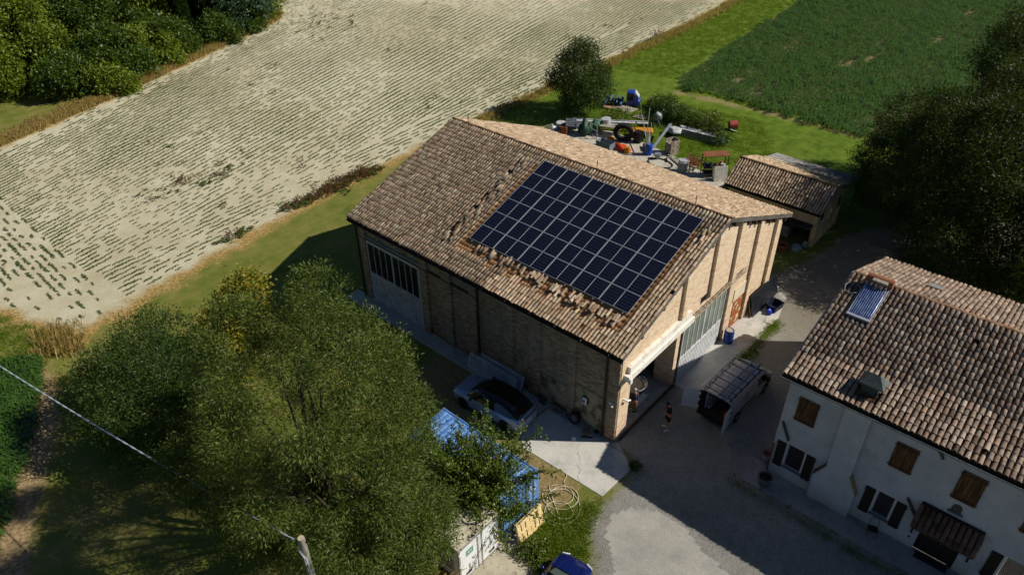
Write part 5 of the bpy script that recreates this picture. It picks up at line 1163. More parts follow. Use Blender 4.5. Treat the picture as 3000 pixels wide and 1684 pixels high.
# ================================================================ small things round the barn
wl = thing('spare_wheel', 'old tyre on a steel rim leaning on the barn wall', 'wheel', (-.30, 2.35, .05))
m = MB(); m.T = Matrix.Translation((0, 0, .34)) @ Matrix.Rotation(rad(-78), 4, 'Y'); m.lathe([(.2, -.1), (.30, -.11), (.34, -.07), (.345, .07), (.30, .11), (.21, .1), (.2, .07)], n=24); m.build('tyre', RUBBER, wl, smooth=True)
m = MB(); m.T = Matrix.Translation((0, 0, .34)) @ Matrix.Rotation(rad(-78), 4, 'Y'); m.lathe([(0, .03), (.07, .04), (.08, .0), (.16, .02), (.18, .07), (.21, .09)], n=20)
for i in range(5): a = i * 1.2566; m.ball((.11 * math.cos(a), .11 * math.sin(a), .03), .018, 6, 4)
m.build('rim', mat('steel_rim', (130, 130, 132), (90, 84, 78), 8, .5, .5), wl, smooth=True)
tag(MB().box(-.22, .22, -.16, .16, 0, .14).build('stone_block', mat('tan_stone', (140, 112, 84), (104, 84, 64), 6, .9, bump=.4)), 'tan square stone block lying on the pavement under the barn wall', 'stone').matrix_basis = Matrix.Translation((-.48, 1.5, .05)) @ Matrix.Rotation(rad(25), 4, 'Z')
tag(MB().box(-.3, .3, -.04, .04, 0, .05).build('dark_plank', WOODD), 'dark short plank lying on the slab joint', 'plank').matrix_basis = Matrix.Translation((-.72, 1.25, .05)) @ Matrix.Rotation(rad(125), 4, 'Z')
o = tag(MB().box(-.14, .14, -.1, .1, 0, .12).build('black_toolbox', mat('black_plastic', (16, 16, 17))), 'small black box on the pavement beside the downpipe', 'box'); o.location = (-.1, 1.08, .05); o.modifiers.new('b', 'BEVEL').width = .02
tag(MB().lathe([(0, 0), (.13, 0), (.15, .05), (.10, .1), (.0, .12)], (-1.22, 1.72, .035), 14).build('white_bowl', mat('white_plastic', (226, 226, 224)), None, smooth=True), 'small white bowl upturned on the concrete slab', 'bowl')
for i, (x, y, w, h, a, lb) in enumerate(((-.1, 6.1, .42, .55, 4, 'grey stone slab leaning on the barn wall past the white grille'), (-.10, 4.55, .45, .42, -6, 'dark stone slab leaning on the barn wall beside the car'), (-.10, 3.55, .40, .40, 8, 'left of two rust brown slabs leaning on the barn wall'), (-.10, 3.0 + .14, .38, .36, -5, 'right of two rust brown slabs leaning on the barn wall'))):
    o = tag(MB().box(-.04, .04, -w / 2, w / 2, 0, h).build('stone_slab', mat('slab_%d' % (i % 3), ((110, 112, 116), (66, 64, 64), (96, 78, 62))[i % 3], (60, 58, 56), 5, .9)), lb, 'slab'); o.matrix_basis = Matrix.Translation((-.34, y, .05)) @ Matrix.Rotation(rad(a), 4, 'Z') @ Matrix.Rotation(rad(18), 4, 'Y')
# two white slatted grilles leaning on the wall
WGR = mat('white_grille', (206, 212, 222), (170, 176, 186), 5, .5)
for kx, (xo, y0, y1, h, tilt, lb) in enumerate(((-.75, 6.25, 9.75, .82, 24, 'front white slatted metal grille leaning beside the parked car'), (-.48, 5.95, 9.3, .95, 20, 'rear white slatted metal grille standing against the barn wall'))):
    gr = thing('metal_grille', lb, 'grille'); gr.matrix_basis = Matrix.Translation((xo, y0, .05)) @ Matrix.Rotation(rad(tilt), 4, 'Y'); Ln = y1 - y0
    for z in (.02, h - .03): MB().box(-.02, .02, 0, Ln, z, z + .045).build('rail', WGR, gr)
    for y in (0, Ln - .05): MB().box(-.022, .022, y, y + .05, .0, h + .02).build('end_post', WGR, gr)
    n_b = 62
    for i in range(n_b): y = .06 + (Ln - .14) * i / (n_b - 1); MB().box(-.008, .008, y, y + .018, .066, h - .031).build('bar', WGR, gr)
# loose cable coil and sheet in the open bay
tag(MB().tube([(3.55 + .62 * math.cos(t) + .1 * math.sin(t * .3), 1.25 + .62 * math.sin(t), .75 + .05 * math.sin(t * 2.3)) for t in np.linspace(0, 19, 90)], .018, 6).build('cable_coil', mat('grey_coil', (120, 122, 124), (60, 60, 62), 5, .5), None, smooth=True), 'grey plastic conduit coil resting on a box in the open barn bay', 'coil')
o = tag(MB().box(3.0, 4.1, .9, 1.7, .05, .70).build('carton', mat('dark_carton', (70, 62, 54), (52, 46, 40), 4, .9)), 'dark carton inside the open barn bay under the coil', 'box')
tag(MB().box(2.9, 3.9, .55, .85, .048, .06).build('white_sheet', mat('white_plastic', (226, 226, 224))), 'white sheet lying on the barn floor in the sun', 'sheet')
# blue barrel by the sliding door
def barrel(name, label, loc, m, h=.92, r_=.29, lid=None, tilt=None):
    b = thing(name, label, 'barrel', loc)
    MB().lathe([(0, 0), (r_ * .86, 0), (r_ * .93, .04), (r_, h * .2), (r_ * 1.03, h * .24), (r_, h * .28), (r_ * 1.0, h * .72), (r_ * 1.03, h * .76), (r_, h * .8), (r_ * .9, h * .95), (r_ * .86, h), (r_ * .8, h)], n=22).build('drum', m, b, smooth=True)
    MB().lathe([(0, h - .03), (r_ * .8, h - .03), (r_ * .8, h)], n=22).build('lid', lid or m, b)
    MB().tube([(r_ * .87 * math.cos(t), r_ * .87 * math.sin(t), h * .965) for t in np.linspace(0, 6.283, 25)], .014, 6).build('clamp_ring', IRON, b)
    return b
BLUEP = mat('blue_plastic', (36, 66, 150), (26, 48, 112), 4, .5)
barrel('plastic_barrel', 'blue plastic barrel standing at the right of the white sliding door', (10.82, -.58, .03), BLUEP, lid=mat('pale_lid', (170, 168, 158), (110, 106, 98), 6, .8))
# dark sheet leaning on the gable
o = tag(MB().box(0, 3.25, -.02, .02, 0, 1.45).build('metal_sheet', mat('dark_blue_sheet', (46, 50, 58), (30, 32, 36), 2, .35, .4)), 'large dark metal sheet leaning against the gable wall', 'sheet'); o.matrix_basis = Matrix.Translation((13.95, -.62, .03)) @ Matrix.Rotation(rad(-3), 4, 'Z') @ Matrix.Rotation(rad(-16), 4, 'X')
tag(MB().box(0, .06, -.05, .05, 0, 1.3).build('post', WOODD), 'dark wooden post leaning beside the metal sheet', 'post').matrix_basis = Matrix.Translation((13.75, -.5, .03)) @ Matrix.Rotation(rad(-14), 4, 'X')
jb = thing('blue_canister', 'bright blue canister on its side in front of the metal sheet', 'canister', (15.0, -1.22, .03), rad(15))
o = MB().box(-.24, .24, -.16, .16, 0, .30).build('body', mat('bright_blue', (24, 54, 190), None, rough=.4), jb); o.modifiers.new('b', 'BEVEL').width = .06; MB().lathe([(.045, .3), (.045, .34), (0, .34)], (-.08, 0, 0), 10).build('cap', mat('white_plastic', (226, 226, 224)), jb); MB().tube([(.02, 0, .3), (.05, 0, .37), (.16, 0, .37), (.19, 0, .3)], .02, 6).build('handle', mat('bright_blue', (24, 54, 190)), jb)
db = thing('plastic_tub', 'dark navy plastic tub by the barn corner', 'tub', (15.65, -1.25, .03), rad(-8))
m = MB(); m.add([(-.42, -.3, 0), (.42, -.3, 0), (.42, .3, 0), (-.42, .3, 0), (-.5, -.36, .42), (.5, -.36, .42), (.5, .36, .42), (-.5, .36, .42), (-.45, -.31, .42), (.45, -.31, .42), (.45, .31, .42), (-.45, .31, .42), (-.4, -.27, .06), (.4, -.27, .06), (.4, .27, .06), (-.4, .27, .06)], [(0, 1, 2, 3), (0, 4, 5, 1), (1, 5, 6, 2), (2, 6, 7, 3), (3, 7, 4, 0), (4, 8, 9, 5), (5, 9, 10, 6), (6, 10, 11, 7), (7, 11, 8, 4), (8, 12, 13, 9), (9, 13, 14, 10), (10, 14, 15, 11), (11, 15, 12, 8), (12, 15, 14, 13)]); m.build('basin', mat('navy_plastic', (18, 24, 48), None, rough=.5), db)
for s in (-1, 1): MB().bar((s * .52, -.12, .40), (s * .52, .12, .40), .05, .03).build('handle', mat('navy_plastic', (18, 24, 48)), db)
def lump(name, label, cat, loc, size, m, seed, group=None):
    b = MB(); b.ball((0, 0, 0), 1.0, 14, 9); r_ = random.Random(seed); o = b.build(name, m, None, smooth='all')
    for v in o.data.vertices:
        n_ = 1 + .22 * math.sin(v.co.x * 5 + seed) * math.sin(v.co.y * 4.3 + seed * 2) + .12 * math.sin(v.co.z * 9 + v.co.x * 7); v.co = Vector((v.co.x * size[0] * n_, v.co.y * size[1] * n_, max(v.co.z * size[2] * n_, -.25 * size[2])))
    o.location = (loc[0], loc[1], loc[2] + .2 * size[2]); return tag(o, label, cat, group)
lump('white_sack', 'crumpled white plastic sack at the far foot of the gable', 'sack', (17.45, -.35, .03), (.36, .30, .34), mat('white_bag', (206, 208, 210), (170, 172, 176), 6, .5), 3)
lump('rubble_heap', 'grey heap of rubble and sand beside the white sack', 'rubble', (16.9, -1.0, .02), (.55, .45, .18), mat('pale_rubble', (176, 172, 164), (110, 106, 98), 9, .95, bump=.8), 8)
tag(MB().box(-.35, .35, -.25, .25, 0, .03).build('paving_slab', CONC), 'loose square paving slab lying near the blue canister', 'slab').matrix_basis = Matrix.Translation((14.35, -1.55, .032)) @ Matrix.Rotation(rad(12), 4, 'Z')
# things under the trees near the cable
tubm = mat('dim_white', (196, 204, 216), (120, 126, 136), 5, .6)
bt = thing('old_bathtub', 'old pale bathtub lying on its side under the tree', 'bathtub'); bt.matrix_basis = Matrix.Translation((-15.0, 12.9, .36)) @ Matrix.Rotation(rad(-50), 4, 'Z') @ Matrix.Rotation(rad(70), 4, 'X')
vs = []; n_ = 18
for (sx, sy, z) in ((.80, .36, .28), (.86, .42, .30), (.84, .40, .27), (.72, .30, -.15), (.66, .26, -.2)): vs.append([(sx * (abs(math.cos(t)) ** .6) * (1 if math.cos(t) > 0 else -1), sy * (abs(math.sin(t)) ** .6) * (1 if math.sin(t) > 0 else -1), z) for t in (2 * math.pi * i / n_ for i in range(n_))])
loft([vs[1], vs[3], vs[4]], True, (False, True)).build('outer_shell', tubm, bt, smooth=True); loft([vs[1], vs[0], [(p[0] * .93, p[1] * .9, p[2] + .03) for p in vs[3]]], True, (False, True)).build('basin', tubm, bt, smooth=True)
chb = thing('plastic_chair', 'white plastic chair tipped over on the dark grass under the tree', 'chair'); chb.matrix_basis = Matrix.Translation((-15.75, 13.1, .25)) @ Matrix.Rotation(rad(35), 4, 'Z') @ Matrix.Rotation(rad(95), 4, 'X')
MB().box(-.24, .22, -.22, .22, .40, .43).build('seat', tubm, chb); MB().box(-.27, -.24, -.22, .22, .43, .85).build('backrest', tubm, chb)
for sx in (-.22, .2):
    for sy in (-.2, .2): MB().bar((sx, sy, 0), (sx * .92, sy * .92, .4), .045).build('leg', tubm, chb)
for sy in (-.23, .23): MB().bar((-.24, sy, .62), (.2, sy, .62), .05, .03).build('armrest', tubm, chb)
for i, (x, y) in enumerate(((-3.1, 20.2), (-2.5, 19.4), (-2.2, 19.0))): lump('litter_scrap', 'pale scrap of plastic on the shaded lawn, %s of three' % ('farthest left', 'middle', 'right hand')[i], 'litter', (x, y, .0), (.22 - .04 * i, .12, .06), mat('white_bag', (206, 208, 210)), 20 + i)
# ================================================================ scrapyard behind the barn
RUST = mat('rust', (138, 78, 44), (92, 52, 34), 6, .9); RUSTD = mat('dark_rust', (84, 56, 40), (52, 38, 30), 6, .9)
WPL = mat('weathered_white_plastic', (196, 198, 200), (150, 150, 150), 4, .6); GPL = mat('grey_plastic', (120, 124, 130), (88, 90, 96), 5, .6)
GRN = mat('green_tarp', (34, 74, 50), (20, 48, 34), 4, .6, bump=.6); ORG = mat('orange_tarp', (214, 70, 24), (160, 46, 18), 5, .55, bump=.7)
WOODW = mat('silvered_wood', (168, 160, 146), (112, 104, 92), 5, .9); AL2 = mat('dull_aluminium', (186, 190, 194), (150, 152, 156), 4, .4, .5)
YEL = mat('yellow_plastic', (206, 140, 24), (170, 110, 20), 5, .6); BLK = mat('black_plastic', (16, 16, 17))
def T3(x, y, z, rz=0, rx=0, ry=0): return Matrix.Translation((x, y, z)) @ Matrix.Rotation(rad(rz), 4, 'Z') @ Matrix.Rotation(rad(ry), 4, 'Y') @ Matrix.Rotation(rad(rx), 4, 'X')
def tapered_tub(label, M_, r0, r1, h, m, name='plastic_tub', cat='tub'):
    t = thing(name, label, cat); t.matrix_basis = M_
    MB().lathe([(0, 0), (r0, 0), (r1, h), (r1 + .03, h), (r1 + .03, h + .04), (r1 - .03, h + .04), (r0 - .03, .06), (0, .05)], n=20).build('shell', m, t, smooth=True)
    MB().tube([((r1 + .03) * math.cos(q), (r1 + .03) * math.sin(q), h + .02) for q in np.linspace(0, 6.283, 21)], .02, 6).build('rim', m, t)
    return t
tapered_tub('upturned white round tub at the left end of the scrap heap', T3(28.75, 26.0, .62, 0, 180), .46, .36, .55, WPL)
tapered_tub('upturned white tub resting behind the wooden plank table', T3(30.9, 22.5, 1.25, 20, 174), .46, .36, .6, WPL)
lump('white_sacks', 'heap of white plastic sacks at the slab end nearest the tree', 'sack', (28.0, 26.35, .02), (.5, .42, .36), mat('white_bag', (206, 208, 210)), 31)
tag(MB().bar((27.3, 27.4, .1), (28.3, 26.6, .45), .12, .06).build('plank', WOODW), 'pale plank sticking out of the white sacks', 'plank')
def slatted_crate(label, M_, L_, W_, H_, m):
    t = thing('slatted_crate', label, 'crate'); t.matrix_basis = M_
    for x in (-L_ / 2, L_ / 2 - .04):
        for y in (-W_ / 2, W_ / 2 - .04): MB().box(x, x + .04, y, y + .04, 0, H_).build('corner_post', m, t)
    n_ = 5
    for i in range(n_):
        z = .02 + i * (H_ - .1) / (n_ - 1)
        for y in (-W_ / 2 - .012, W_ / 2): MB().box(-L_ / 2, L_ / 2, y, y + .012, z, z + .07).build('slat', m, t)
        for x in (-L_ / 2 - .012, L_ / 2): MB().box(x, x + .012, -W_ / 2, W_ / 2, z, z + .07).build('slat', m, t)
    for i in range(6): y = -W_ / 2 + .02 + i * (W_ - .1) / 5; MB().box(-L_ / 2, L_ / 2, y, y + .06, -.02, -.001).build('base_slat', m, t)
    for y in (-W_ / 2 + .012, W_ / 2 - .024): MB().box(-L_ / 2 + .041, L_ / 2 - .041, y, y + .012, .02, H_ - .05).build('side_wall', m, t)
    for x in (-L_ / 2 + .012, L_ / 2 - .024): MB().box(x, x + .012, -W_ / 2 + .041, W_ / 2 - .041, .02, H_ - .05).build('end_wall', m, t)
    return t
slatted_crate('grey slatted plastic crate tilted on the scrap heap', T3(28.6, 24.75, .45, 35, 0, 38), 1.15, .95, .75, GPL)
slatted_crate('grey slatted plastic crate standing on the slab edge by the barn', T3(27.95, 20.4, .05, 88), 1.5, .8, .62, mat('bluish_grey_plastic', (132, 140, 152), (100, 106, 116), 5, .6))
o = tag(MB().box(-.35, .35, -.35, .35, 0, .7).build('terracotta_box', mat('terracotta', (150, 84, 56))), 'terracotta coloured box under the tilted grey crate', 'box'); o.matrix_basis = T3(28.15, 25.15, .03, 20); o.modifiers.new('b', 'BEVEL').width = .05
lump('green_tarpaulin', 'dark green tarpaulin bunched over scrap beside the tilted crate', 'tarpaulin', (29.15, 23.5, .25), (.75, .55, .95), GRN, 5)
lump('green_cover', 'small green cover on the heap in front of the white beams', 'tarpaulin', (30.3, 23.1, .45), (.5, .45, .6), mat('pale_green_tarp', (70, 112, 84), (40, 76, 56), 5, .6), 9)
fr_ = thing('frame_stand', 'open square aluminium frame standing on the slab', 'frame'); fr_.matrix_basis = T3(29.15, 22.55, .03, 70)
for x in (-.55, .55): MB().bar((x, 0, 0), (x, .05, 1.25), .05).build('upright', AL2, fr_)
for z in (.1, .7, 1.22): MB().bar((-.55, .02, z), (.55, .02, z), .045).build('crossbar', AL2, fr_)
tb = thing('plank_table', 'weathered plank table leaning among the scrap', 'table'); tb.matrix_basis = T3(30.55, 21.6, .0, 20, 0, 8)
for i in range(7): MB().box(-.7 + i * .2, -.52 + i * .2, -1.0, 1.0, .84, .885).build('board', WOODW, tb)
for x in (-.6, .6):
    for y in (-.8, .8): MB().bar((x, y, 0), (x, y, .839), .06).build('leg', RUST, tb)
for y in (-.8, .8): MB().bar((-.6, y, .6), (.6, y, .6), .05).build('brace', RUST, tb)
tr = thing('tractor_tyre', 'large black tractor tyre standing upright on the slab', 'tyre'); tr.matrix_basis = T3(30.05, 19.95, .88, 25, 0, 78)
MB().lathe([(.55, -.2), (.78, -.22), (.88, -.16), (.9, 0), (.88, .16), (.78, .22), (.55, .2), (.53, 0), (.55, -.2)], n=32).build('carcass', RUBBER, tr, smooth=True)
for i in range(24):
    for s in (-1, 1): a = i * 2 * math.pi / 24 + s * .06; MB().bar((.88 * math.cos(a), .88 * math.sin(a), s * .02), (.9 * math.cos(a + .1 * s), .9 * math.sin(a + .1 * s), s * .2), .06, .07).build('tread_lug', RUBBER, tr)
lump('orange_tarpaulin', 'crumpled bright orange tarpaulin on the scrapyard slab', 'tarpaulin', (28.65, 19.15, .03), (.55, .85, .35), ORG, 4)
yb = thing('yellow_crate', 'small yellow box beside the orange tarpaulin', 'box', (28.3, 18.35, .03), rad(20)); o = MB().box(-.2, .2, -.2, .2, 0, .5).build('body', YEL, yb); MB().box(-.22, .22, -.22, .22, .5, .54).build('lid', YEL, yb)
lump('orange_bag', 'orange bag lying under the plank table edge', 'bag', (29.55, 21.0, .03), (.5, .25, .25), YEL, 14)
dr_ = thing('black_bin', 'black waste bin behind the tractor tyre', 'bin', (30.85, 18.85, 0)); MB().box(-.32, .32, -.32, .32, .0, .95).build('body', BLK, dr_); MB().box(-.35, .35, -.35, .35, .95, 1.02).build('lid', BLK, dr_)
bb = barrel('plastic_barrel', 'bright blue plastic barrel full of pale pipes on the scrapyard slab', (29.25, 16.75, .03), mat('vivid_blue', (28, 78, 190), (20, 58, 150), 4, .45), h=1.0, r_=.32)
jr = random.Random(7)
pn = ['tallest', 'steepest', 'bent', 'short', 'stubby', 'thick', 'thin', 'leaning', 'low']
for i in range(9):
    a = jr.uniform(0, 6.28); ln = [2.7, 3.0, 1.8, 1.5, 1.3, 1.6, 2.2, 2.3, 1.2][i]; sp = jr.uniform(.1, .45); x, y = 29.25 + .12 * math.cos(a), 16.75 + .12 * math.sin(a)
    tag(MB().tube([(x, y, .35), (x + sp * math.cos(a) * .6, y + sp * math.sin(a) * .6 + .1, ln)], .035 if i not in (0, 1) else .03, 8).build('plastic_pipe', WPL if i % 2 else AL2, None, smooth=True), '%s pale pipe sticking out of the blue scrapyard barrel' % pn[i], 'pipe', 'pipes standing in the blue barrel')
tag(MB().bar((29.3, 17.0, .9), (33.4, 20.2, 1.4), .06).build('pole', WOODW), 'long pale pole leaning left from the blue barrel', 'pole')
tag(MB().bar((29.4, 16.4, .75), (33.6, 17.3, 1.25), .22, .08).build('metal_channel', AL2), 'long grey channel section sloping from the barrel to the white panels', 'channel')
tag(MB().tube([(30.4, 17.9, .2), (29.6, 17.2, .2)], .17, 12).build('concrete_pipe', mat('dirty_pipe', (110, 104, 94), (70, 66, 58), 5, .9), None, smooth=True), 'dirty grey pipe section lying behind the blue barrel', 'pipe')
ob = thing('old_oven', 'old metal oven box without a door on the bare earth', 'oven'); ob.matrix_basis = T3(30.75, 15.35, 0, -20)
m = MB().box(-.45, .45, -.4, -.36, 0, 1.35).box(-.45, .45, .36, .4, 0, 1.35).box(.41, .45, -.36, .36, 0, 1.35).box(-.45, .41, -.36, .36, 1.0, 1.05).box(-.45, .41, -.36, .36, 0, .05); m.build('casing', mat('stained_enamel', (156, 150, 138), (104, 78, 56), 4, .7), ob); MB().box(-.47, -.45, -.38, .38, .05, .98).build('front_panel', mat('stained_enamel', (156, 150, 138)), ob)
tapered_tub('grey upturned bucket on the slab near the black hose', T3(29.05, 15.7, .5, 0, 180), .3, .18, .45, mat('galvanised', (150, 154, 158), (110, 112, 116), 5, .5, .4), 'bucket', 'bucket')
tag(MB().tube([(28.4 + (.75 + .05 * math.sin(t)) * math.cos(t), 15.0 + 1.1 * math.sin(t), .07 + .01 * math.sin(3 * t)) for t in np.linspace(0, 9.5, 60)], .055, 8).build('black_hose', BLK, None, smooth=True), 'thick black hose looped on the slab behind the barn', 'hose')
tag(MB().bar((29.6, 15.1, .12), (29.3, 14.3, .5), .26, .05).build('board', WPL), 'short white board propped among the rubble by the oven', 'board')
for i, (p, q, lb) in enumerate((((30.2, 15.6, .1), (28.9, 11.9, .45), 'long grey timber lying past the oven, upper of two'), ((30.0, 15.2, .08), (28.6, 12.6, .12), 'long grey timber lying past the oven, lower of two'))): tag(MB().bar(p, q, .14, .07).build('timber', WOODW), lb, 'timber')
barrel('plastic_barrel', 'pale grey plastic barrel at the slab edge near the rusty heap', (28.35, 12.85, .03), mat('pale_grey_plastic', (176, 178, 182), (140, 142, 146), 4, .6), h=1.05, r_=.42)
tag(MB().tube([(28.35 + .47 * math.cos(t), 12.85 + .47 * math.sin(t), .98) for t in np.linspace(0, 6.283, 25)], .03, 8).build('barrel_hoop', WPL, None, smooth=True), 'pale hoop resting round the top of the grey barrel', 'hoop')
ro = thing('rusty_harrow', 'rusty red farm harrow heaped beside the grey barrel', 'harrow', (29.85, 12.7, 0), rad(15)); jr = random.Random(9)
for i in range(9): MB().bar((-.9 + i * .2, -.7, .35 + .1 * (i % 3)), (-.75 + i * .2, .7, .55 - .1 * (i % 2)), .07, .05).build('bar', RUST if i % 3 else mat('brick_red', (160, 82, 52), (120, 60, 40), 6, .9), ro)
for i in range(5): MB().bar((-.95, -.6 + i * .3, .3), (.95, -.55 + i * .3, .65), .06, .05).build('cross_bar', RUSTD, ro)
for i in range(14): x, y = jr.uniform(-.9, .9), jr.uniform(-.7, .7); MB().bar((x, y, 0), (x + .05, y, .5), .03).build('tine', RUSTD, ro)
ws = thing('workbench', 'workbench under a rust brown sheet roof behind the barn', 'workbench', (29.35, 10.55, 0), rad(-48))
for x in (-.95, .95):
    for y in (-.42, .42): MB().bar((x, y, 0), (x, y, 1.97 if x > 0 else 1.91), .06).build('post', mat('blue_painted_steel', (60, 84, 110), (70, 60, 56), 6, .6), ws)
MB().bar((-1.05, 0, 1.93), (1.05, 0, 2.0), .95, .04).build('sheet_roof', mat('rust_brown_sheet', (140, 84, 54), (112, 66, 44), 2, .75), ws); MB().box(-.9, .9, -.42, .42, .82, .88).build('bench_top', WOODD, ws); MB().box(-.9, .9, -.42, .42, .3, .34).build('lower_shelf', WOODD, ws)
jr = random.Random(4); kinds = [('tool_box', 'dark blue tool box', (50, 80, 120)), ('paint_tin', 'dull steel tin', (150, 150, 150)), ('wood_offcut', 'brown wood offcut', (120, 84, 50)), ('rag_bundle', 'pale rag bundle', (190, 186, 176)), ('metal_vice', 'rusty metal vice', (110, 70, 48)), ('glass_jar', 'teal glass jar', (90, 140, 150)), ('machine_part', 'black machine part', (36, 34, 34)), ('small_crate', 'orange brown crate', (160, 96, 54))]
for i, (nm, lb, col) in enumerate(kinds):
    q_ = Vector((-.75 + (i % 4) * .45, -.2 + (i // 4) * .4)); x, y = 29.35 + q_.x * .669 + q_.y * .743, 10.55 - q_.x * .743 + q_.y * .669; w, h = jr.uniform(.1, .18), jr.uniform(.12, .32); o = MB().prism([(-w, -w), (w, -w * .9), (w * .9, w), (-w * .8, w * .9)], 'z', .885, .885 + h).build(nm, mat(nm + '_m', col, tuple(int(v * .7) for v in col), 8, .7)); o.location = (x, y, 0); o.modifiers.new('b', 'BEVEL').width = .02; tag(o, lb + ' on the workbench behind the barn', nm.split('_')[-1])
wbd = tag(MB().box(-.55, .55, -.03, .03, 0, 1.3).build('white_board', mat('white_board', (206, 204, 196), (170, 166, 154), 3, .7)), 'big white board leaning on the roofed workbench', 'board'); wbd.matrix_basis = T3(28.75, 9.55, .0, -42, -12); wbd.modifiers.new('b', 'BEVEL').width = .015
wbd = tag(MB().box(-.5, .5, -.02, .02, 0, 1.0).build('pale_board', WOODW), 'smaller board behind the big white board', 'board'); wbd.matrix_basis = T3(28.95, 9.85, .0, -48, -14)
# long white beams behind the heap
for i, (p, q, w, lb) in enumerate((((29.6, 25.2, .75), (33.2, 19.4, .85), .32, 'widest white beam lying behind the scrap heap'), ((30.2, 25.6, .6), (33.8, 19.8, .7), .12, 'thin white beam behind the widest beam'), ((29.2, 24.4, .55), (31.2, 21.0, .95), .15, 'white beam end jutting over the metal frame'))): tag(MB().bar(p, q, w, .08).build('white_beam', WPL), lb, 'beam')
tag(MB().box(-.5, .5, -.6, .6, 0, .08).build('corrugated_offcut', mat('blue_white_sheet', (196, 206, 220), (150, 160, 176), 6, .5)), 'pale bluish sheet offcut leaning behind the tilted crate', 'sheet').matrix_basis = T3(30.1, 25.0, .3, 20, 0, -62)
tag(MB().prism([(-1.0, 0), (1.0, 0), (.9, .10), (-.9, .10)], 'y', -.5, .5).build('amber_cover', YEL), 'amber coloured cover lying behind the tractor tyre', 'cover').matrix_basis = T3(32.1, 19.3, .55, -55, 0, 0)
# corrugated fibre sheets stacked on the grass
def corr(label, M_, L_, n_, m, wv=.18):
    b = MB(); k_ = n_ * 6
    for i in range(k_):
        ya, yb_ = i * wv / 6, (i + 1) * wv / 6; za, zb_ = .03 * math.sin(ya / wv * 6.283), .03 * math.sin(yb_ / wv * 6.283); b.quad((0, ya, za), (L_, ya, za), (L_, yb_, zb_), (0, yb_, zb_))
    o = b.build('corrugated_sheet', m, None, fix=False); o.modifiers.new('s', 'SOLIDIFY').thickness = .02; o.matrix_basis = M_; return tag(o, label, 'sheet', 'corrugated sheets on the grass')
FIB = mat('old_fibre_cement', (150, 140, 126), (98, 90, 80), 4, .95)
corr('large corrugated fibre sheet lying in front of the blue cab', T3(35.1, 22.6, .35, 3, 0, 4), 1.7, 8, FIB, .26); corr('small corrugated fibre sheet lying on the grass', T3(35.2, 21.0, .15, 8, 0, 6), 1.2, 5, FIB, .24)
corr('rust stained corrugated sheet beside the blue bonnet', T3(35.2, 24.9, .2, 3), 1.1, 5, mat('rust_sheet', (150, 120, 96), (120, 84, 60), 4, .9))
# dismantled blue vehicle: cab and bonnet
CABB = paint('old_blue_paint', (38, 66, 150), .1, .4)
cb_ = thing('vehicle_cab', 'blue three-wheeler cab with pale windscreen standing on the lawn', 'cab', (37.6, 24.0, 0), rad(-62))
rings = []
for x, w0, z1 in ((-.55, .62, 1.45), (-.2, .66, 1.55), (.15, .64, 1.52), (.62, .58, .95), (.78, .5, .75)): rings.append([(x, w0, .25), (x, w0 * 1.02, .7), (x, w0 * .8, z1 - .08), (x, w0 * .6, z1), (x, -w0 * .6, z1), (x, -w0 * .8, z1 - .08), (x, -w0 * 1.02, .7), (x, -w0, .25)])
loft(rings, caps=(False, True)).build('shell', CABB, cb_, smooth=True)
MB().add([(.20, -.42, 1.50), (.20, .42, 1.50), (.63, .46, 1.0), (.63, -.46, 1.0)], [(0, 1, 2, 3)]).build('windscreen', mat('milky_glass', (186, 188, 180), (160, 162, 154), 3, .3), cb_)
for s in (-1, 1): MB().add([(-.45, s * .66, .8), (.12, s * .66, .8), (.12, s * .56, 1.38), (-.45, s * .54, 1.36)], [(0, 1, 2, 3)]).build('side_window', GLASSD, cb_)
for v in cb_.children:
    if v.name.startswith('windscreen'): v.location = (.03, 0, .02)
for s in (-1, 1): MB().lathe([(.0, -.06), (.2, -.06), (.24, 0), (.2, .06), (0, .06)], (0, 0, 0), 14).build('wheel', RUBBER, cb_).matrix_basis = T3(-.35, s * .55, .24, 0, 90)
bn = thing('vehicle_chassis', 'pale blue stripped vehicle body beside the blue cab', 'chassis', (36.6, 25.5, 0), rad(25)); PBL = mat('pale_blue_paint', (104, 140, 190), (70, 90, 120), 5, .5)
for i in range(5): MB().bar((-.8, -.7 + i * .32, .55 + .05 * i), (.8, -.75 + i * .34, .62 + .04 * i), .10, .08).build('rib', PBL if i % 2 else mat('old_navy', (40, 60, 100), (30, 40, 60), 5, .6), bn)
for y in (-.8, .75): MB().bar((-.9, y, .42), (.9, y, .5), .16, .25).build('side_member', PBL, bn)
for x in (-.7, .7): MB().box(x - .05, x + .05, -.7, .7, 0, .42).build('support', BLK, bn)
# cement mixer
cm = thing('cement_mixer', 'grey cement mixer with two small wheels on the grass', 'cement mixer', (34.9, 19.45, 0), rad(115))
m = MB(); m.T = T3(0, 0, .95, 0, 0, 42); m.lathe([(0, -.42), (.22, -.4), (.42, -.15), (.44, .05), (.3, .42), (.24, .44)], n=18); m.build('drum', mat('mixer_grey', (126, 132, 136), (90, 94, 98), 4, .5, .3), cm, smooth=True)
m = MB(); m.T = T3(0, 0, .95, 0, 0, 42); m.lathe([(0, .38), (.24, .40)], n=18); m.build('mouth', BLK, cm)
for s in (-1, 1): MB().bar((.35, s * .42, .2), (0, s * .4, .95), .05).build('leg', AL2, cm); MB().bar((-.5, s * .42, .05), (0, s * .4, .9), .05).build('leg', AL2, cm); wheel(cm, .4, s * .5, .2, .1, WPL)
MB().box(-.12, .2, .42, .7, .6, .95).build('motor_box', mat('mixer_green', (40, 60, 54), None), cm)
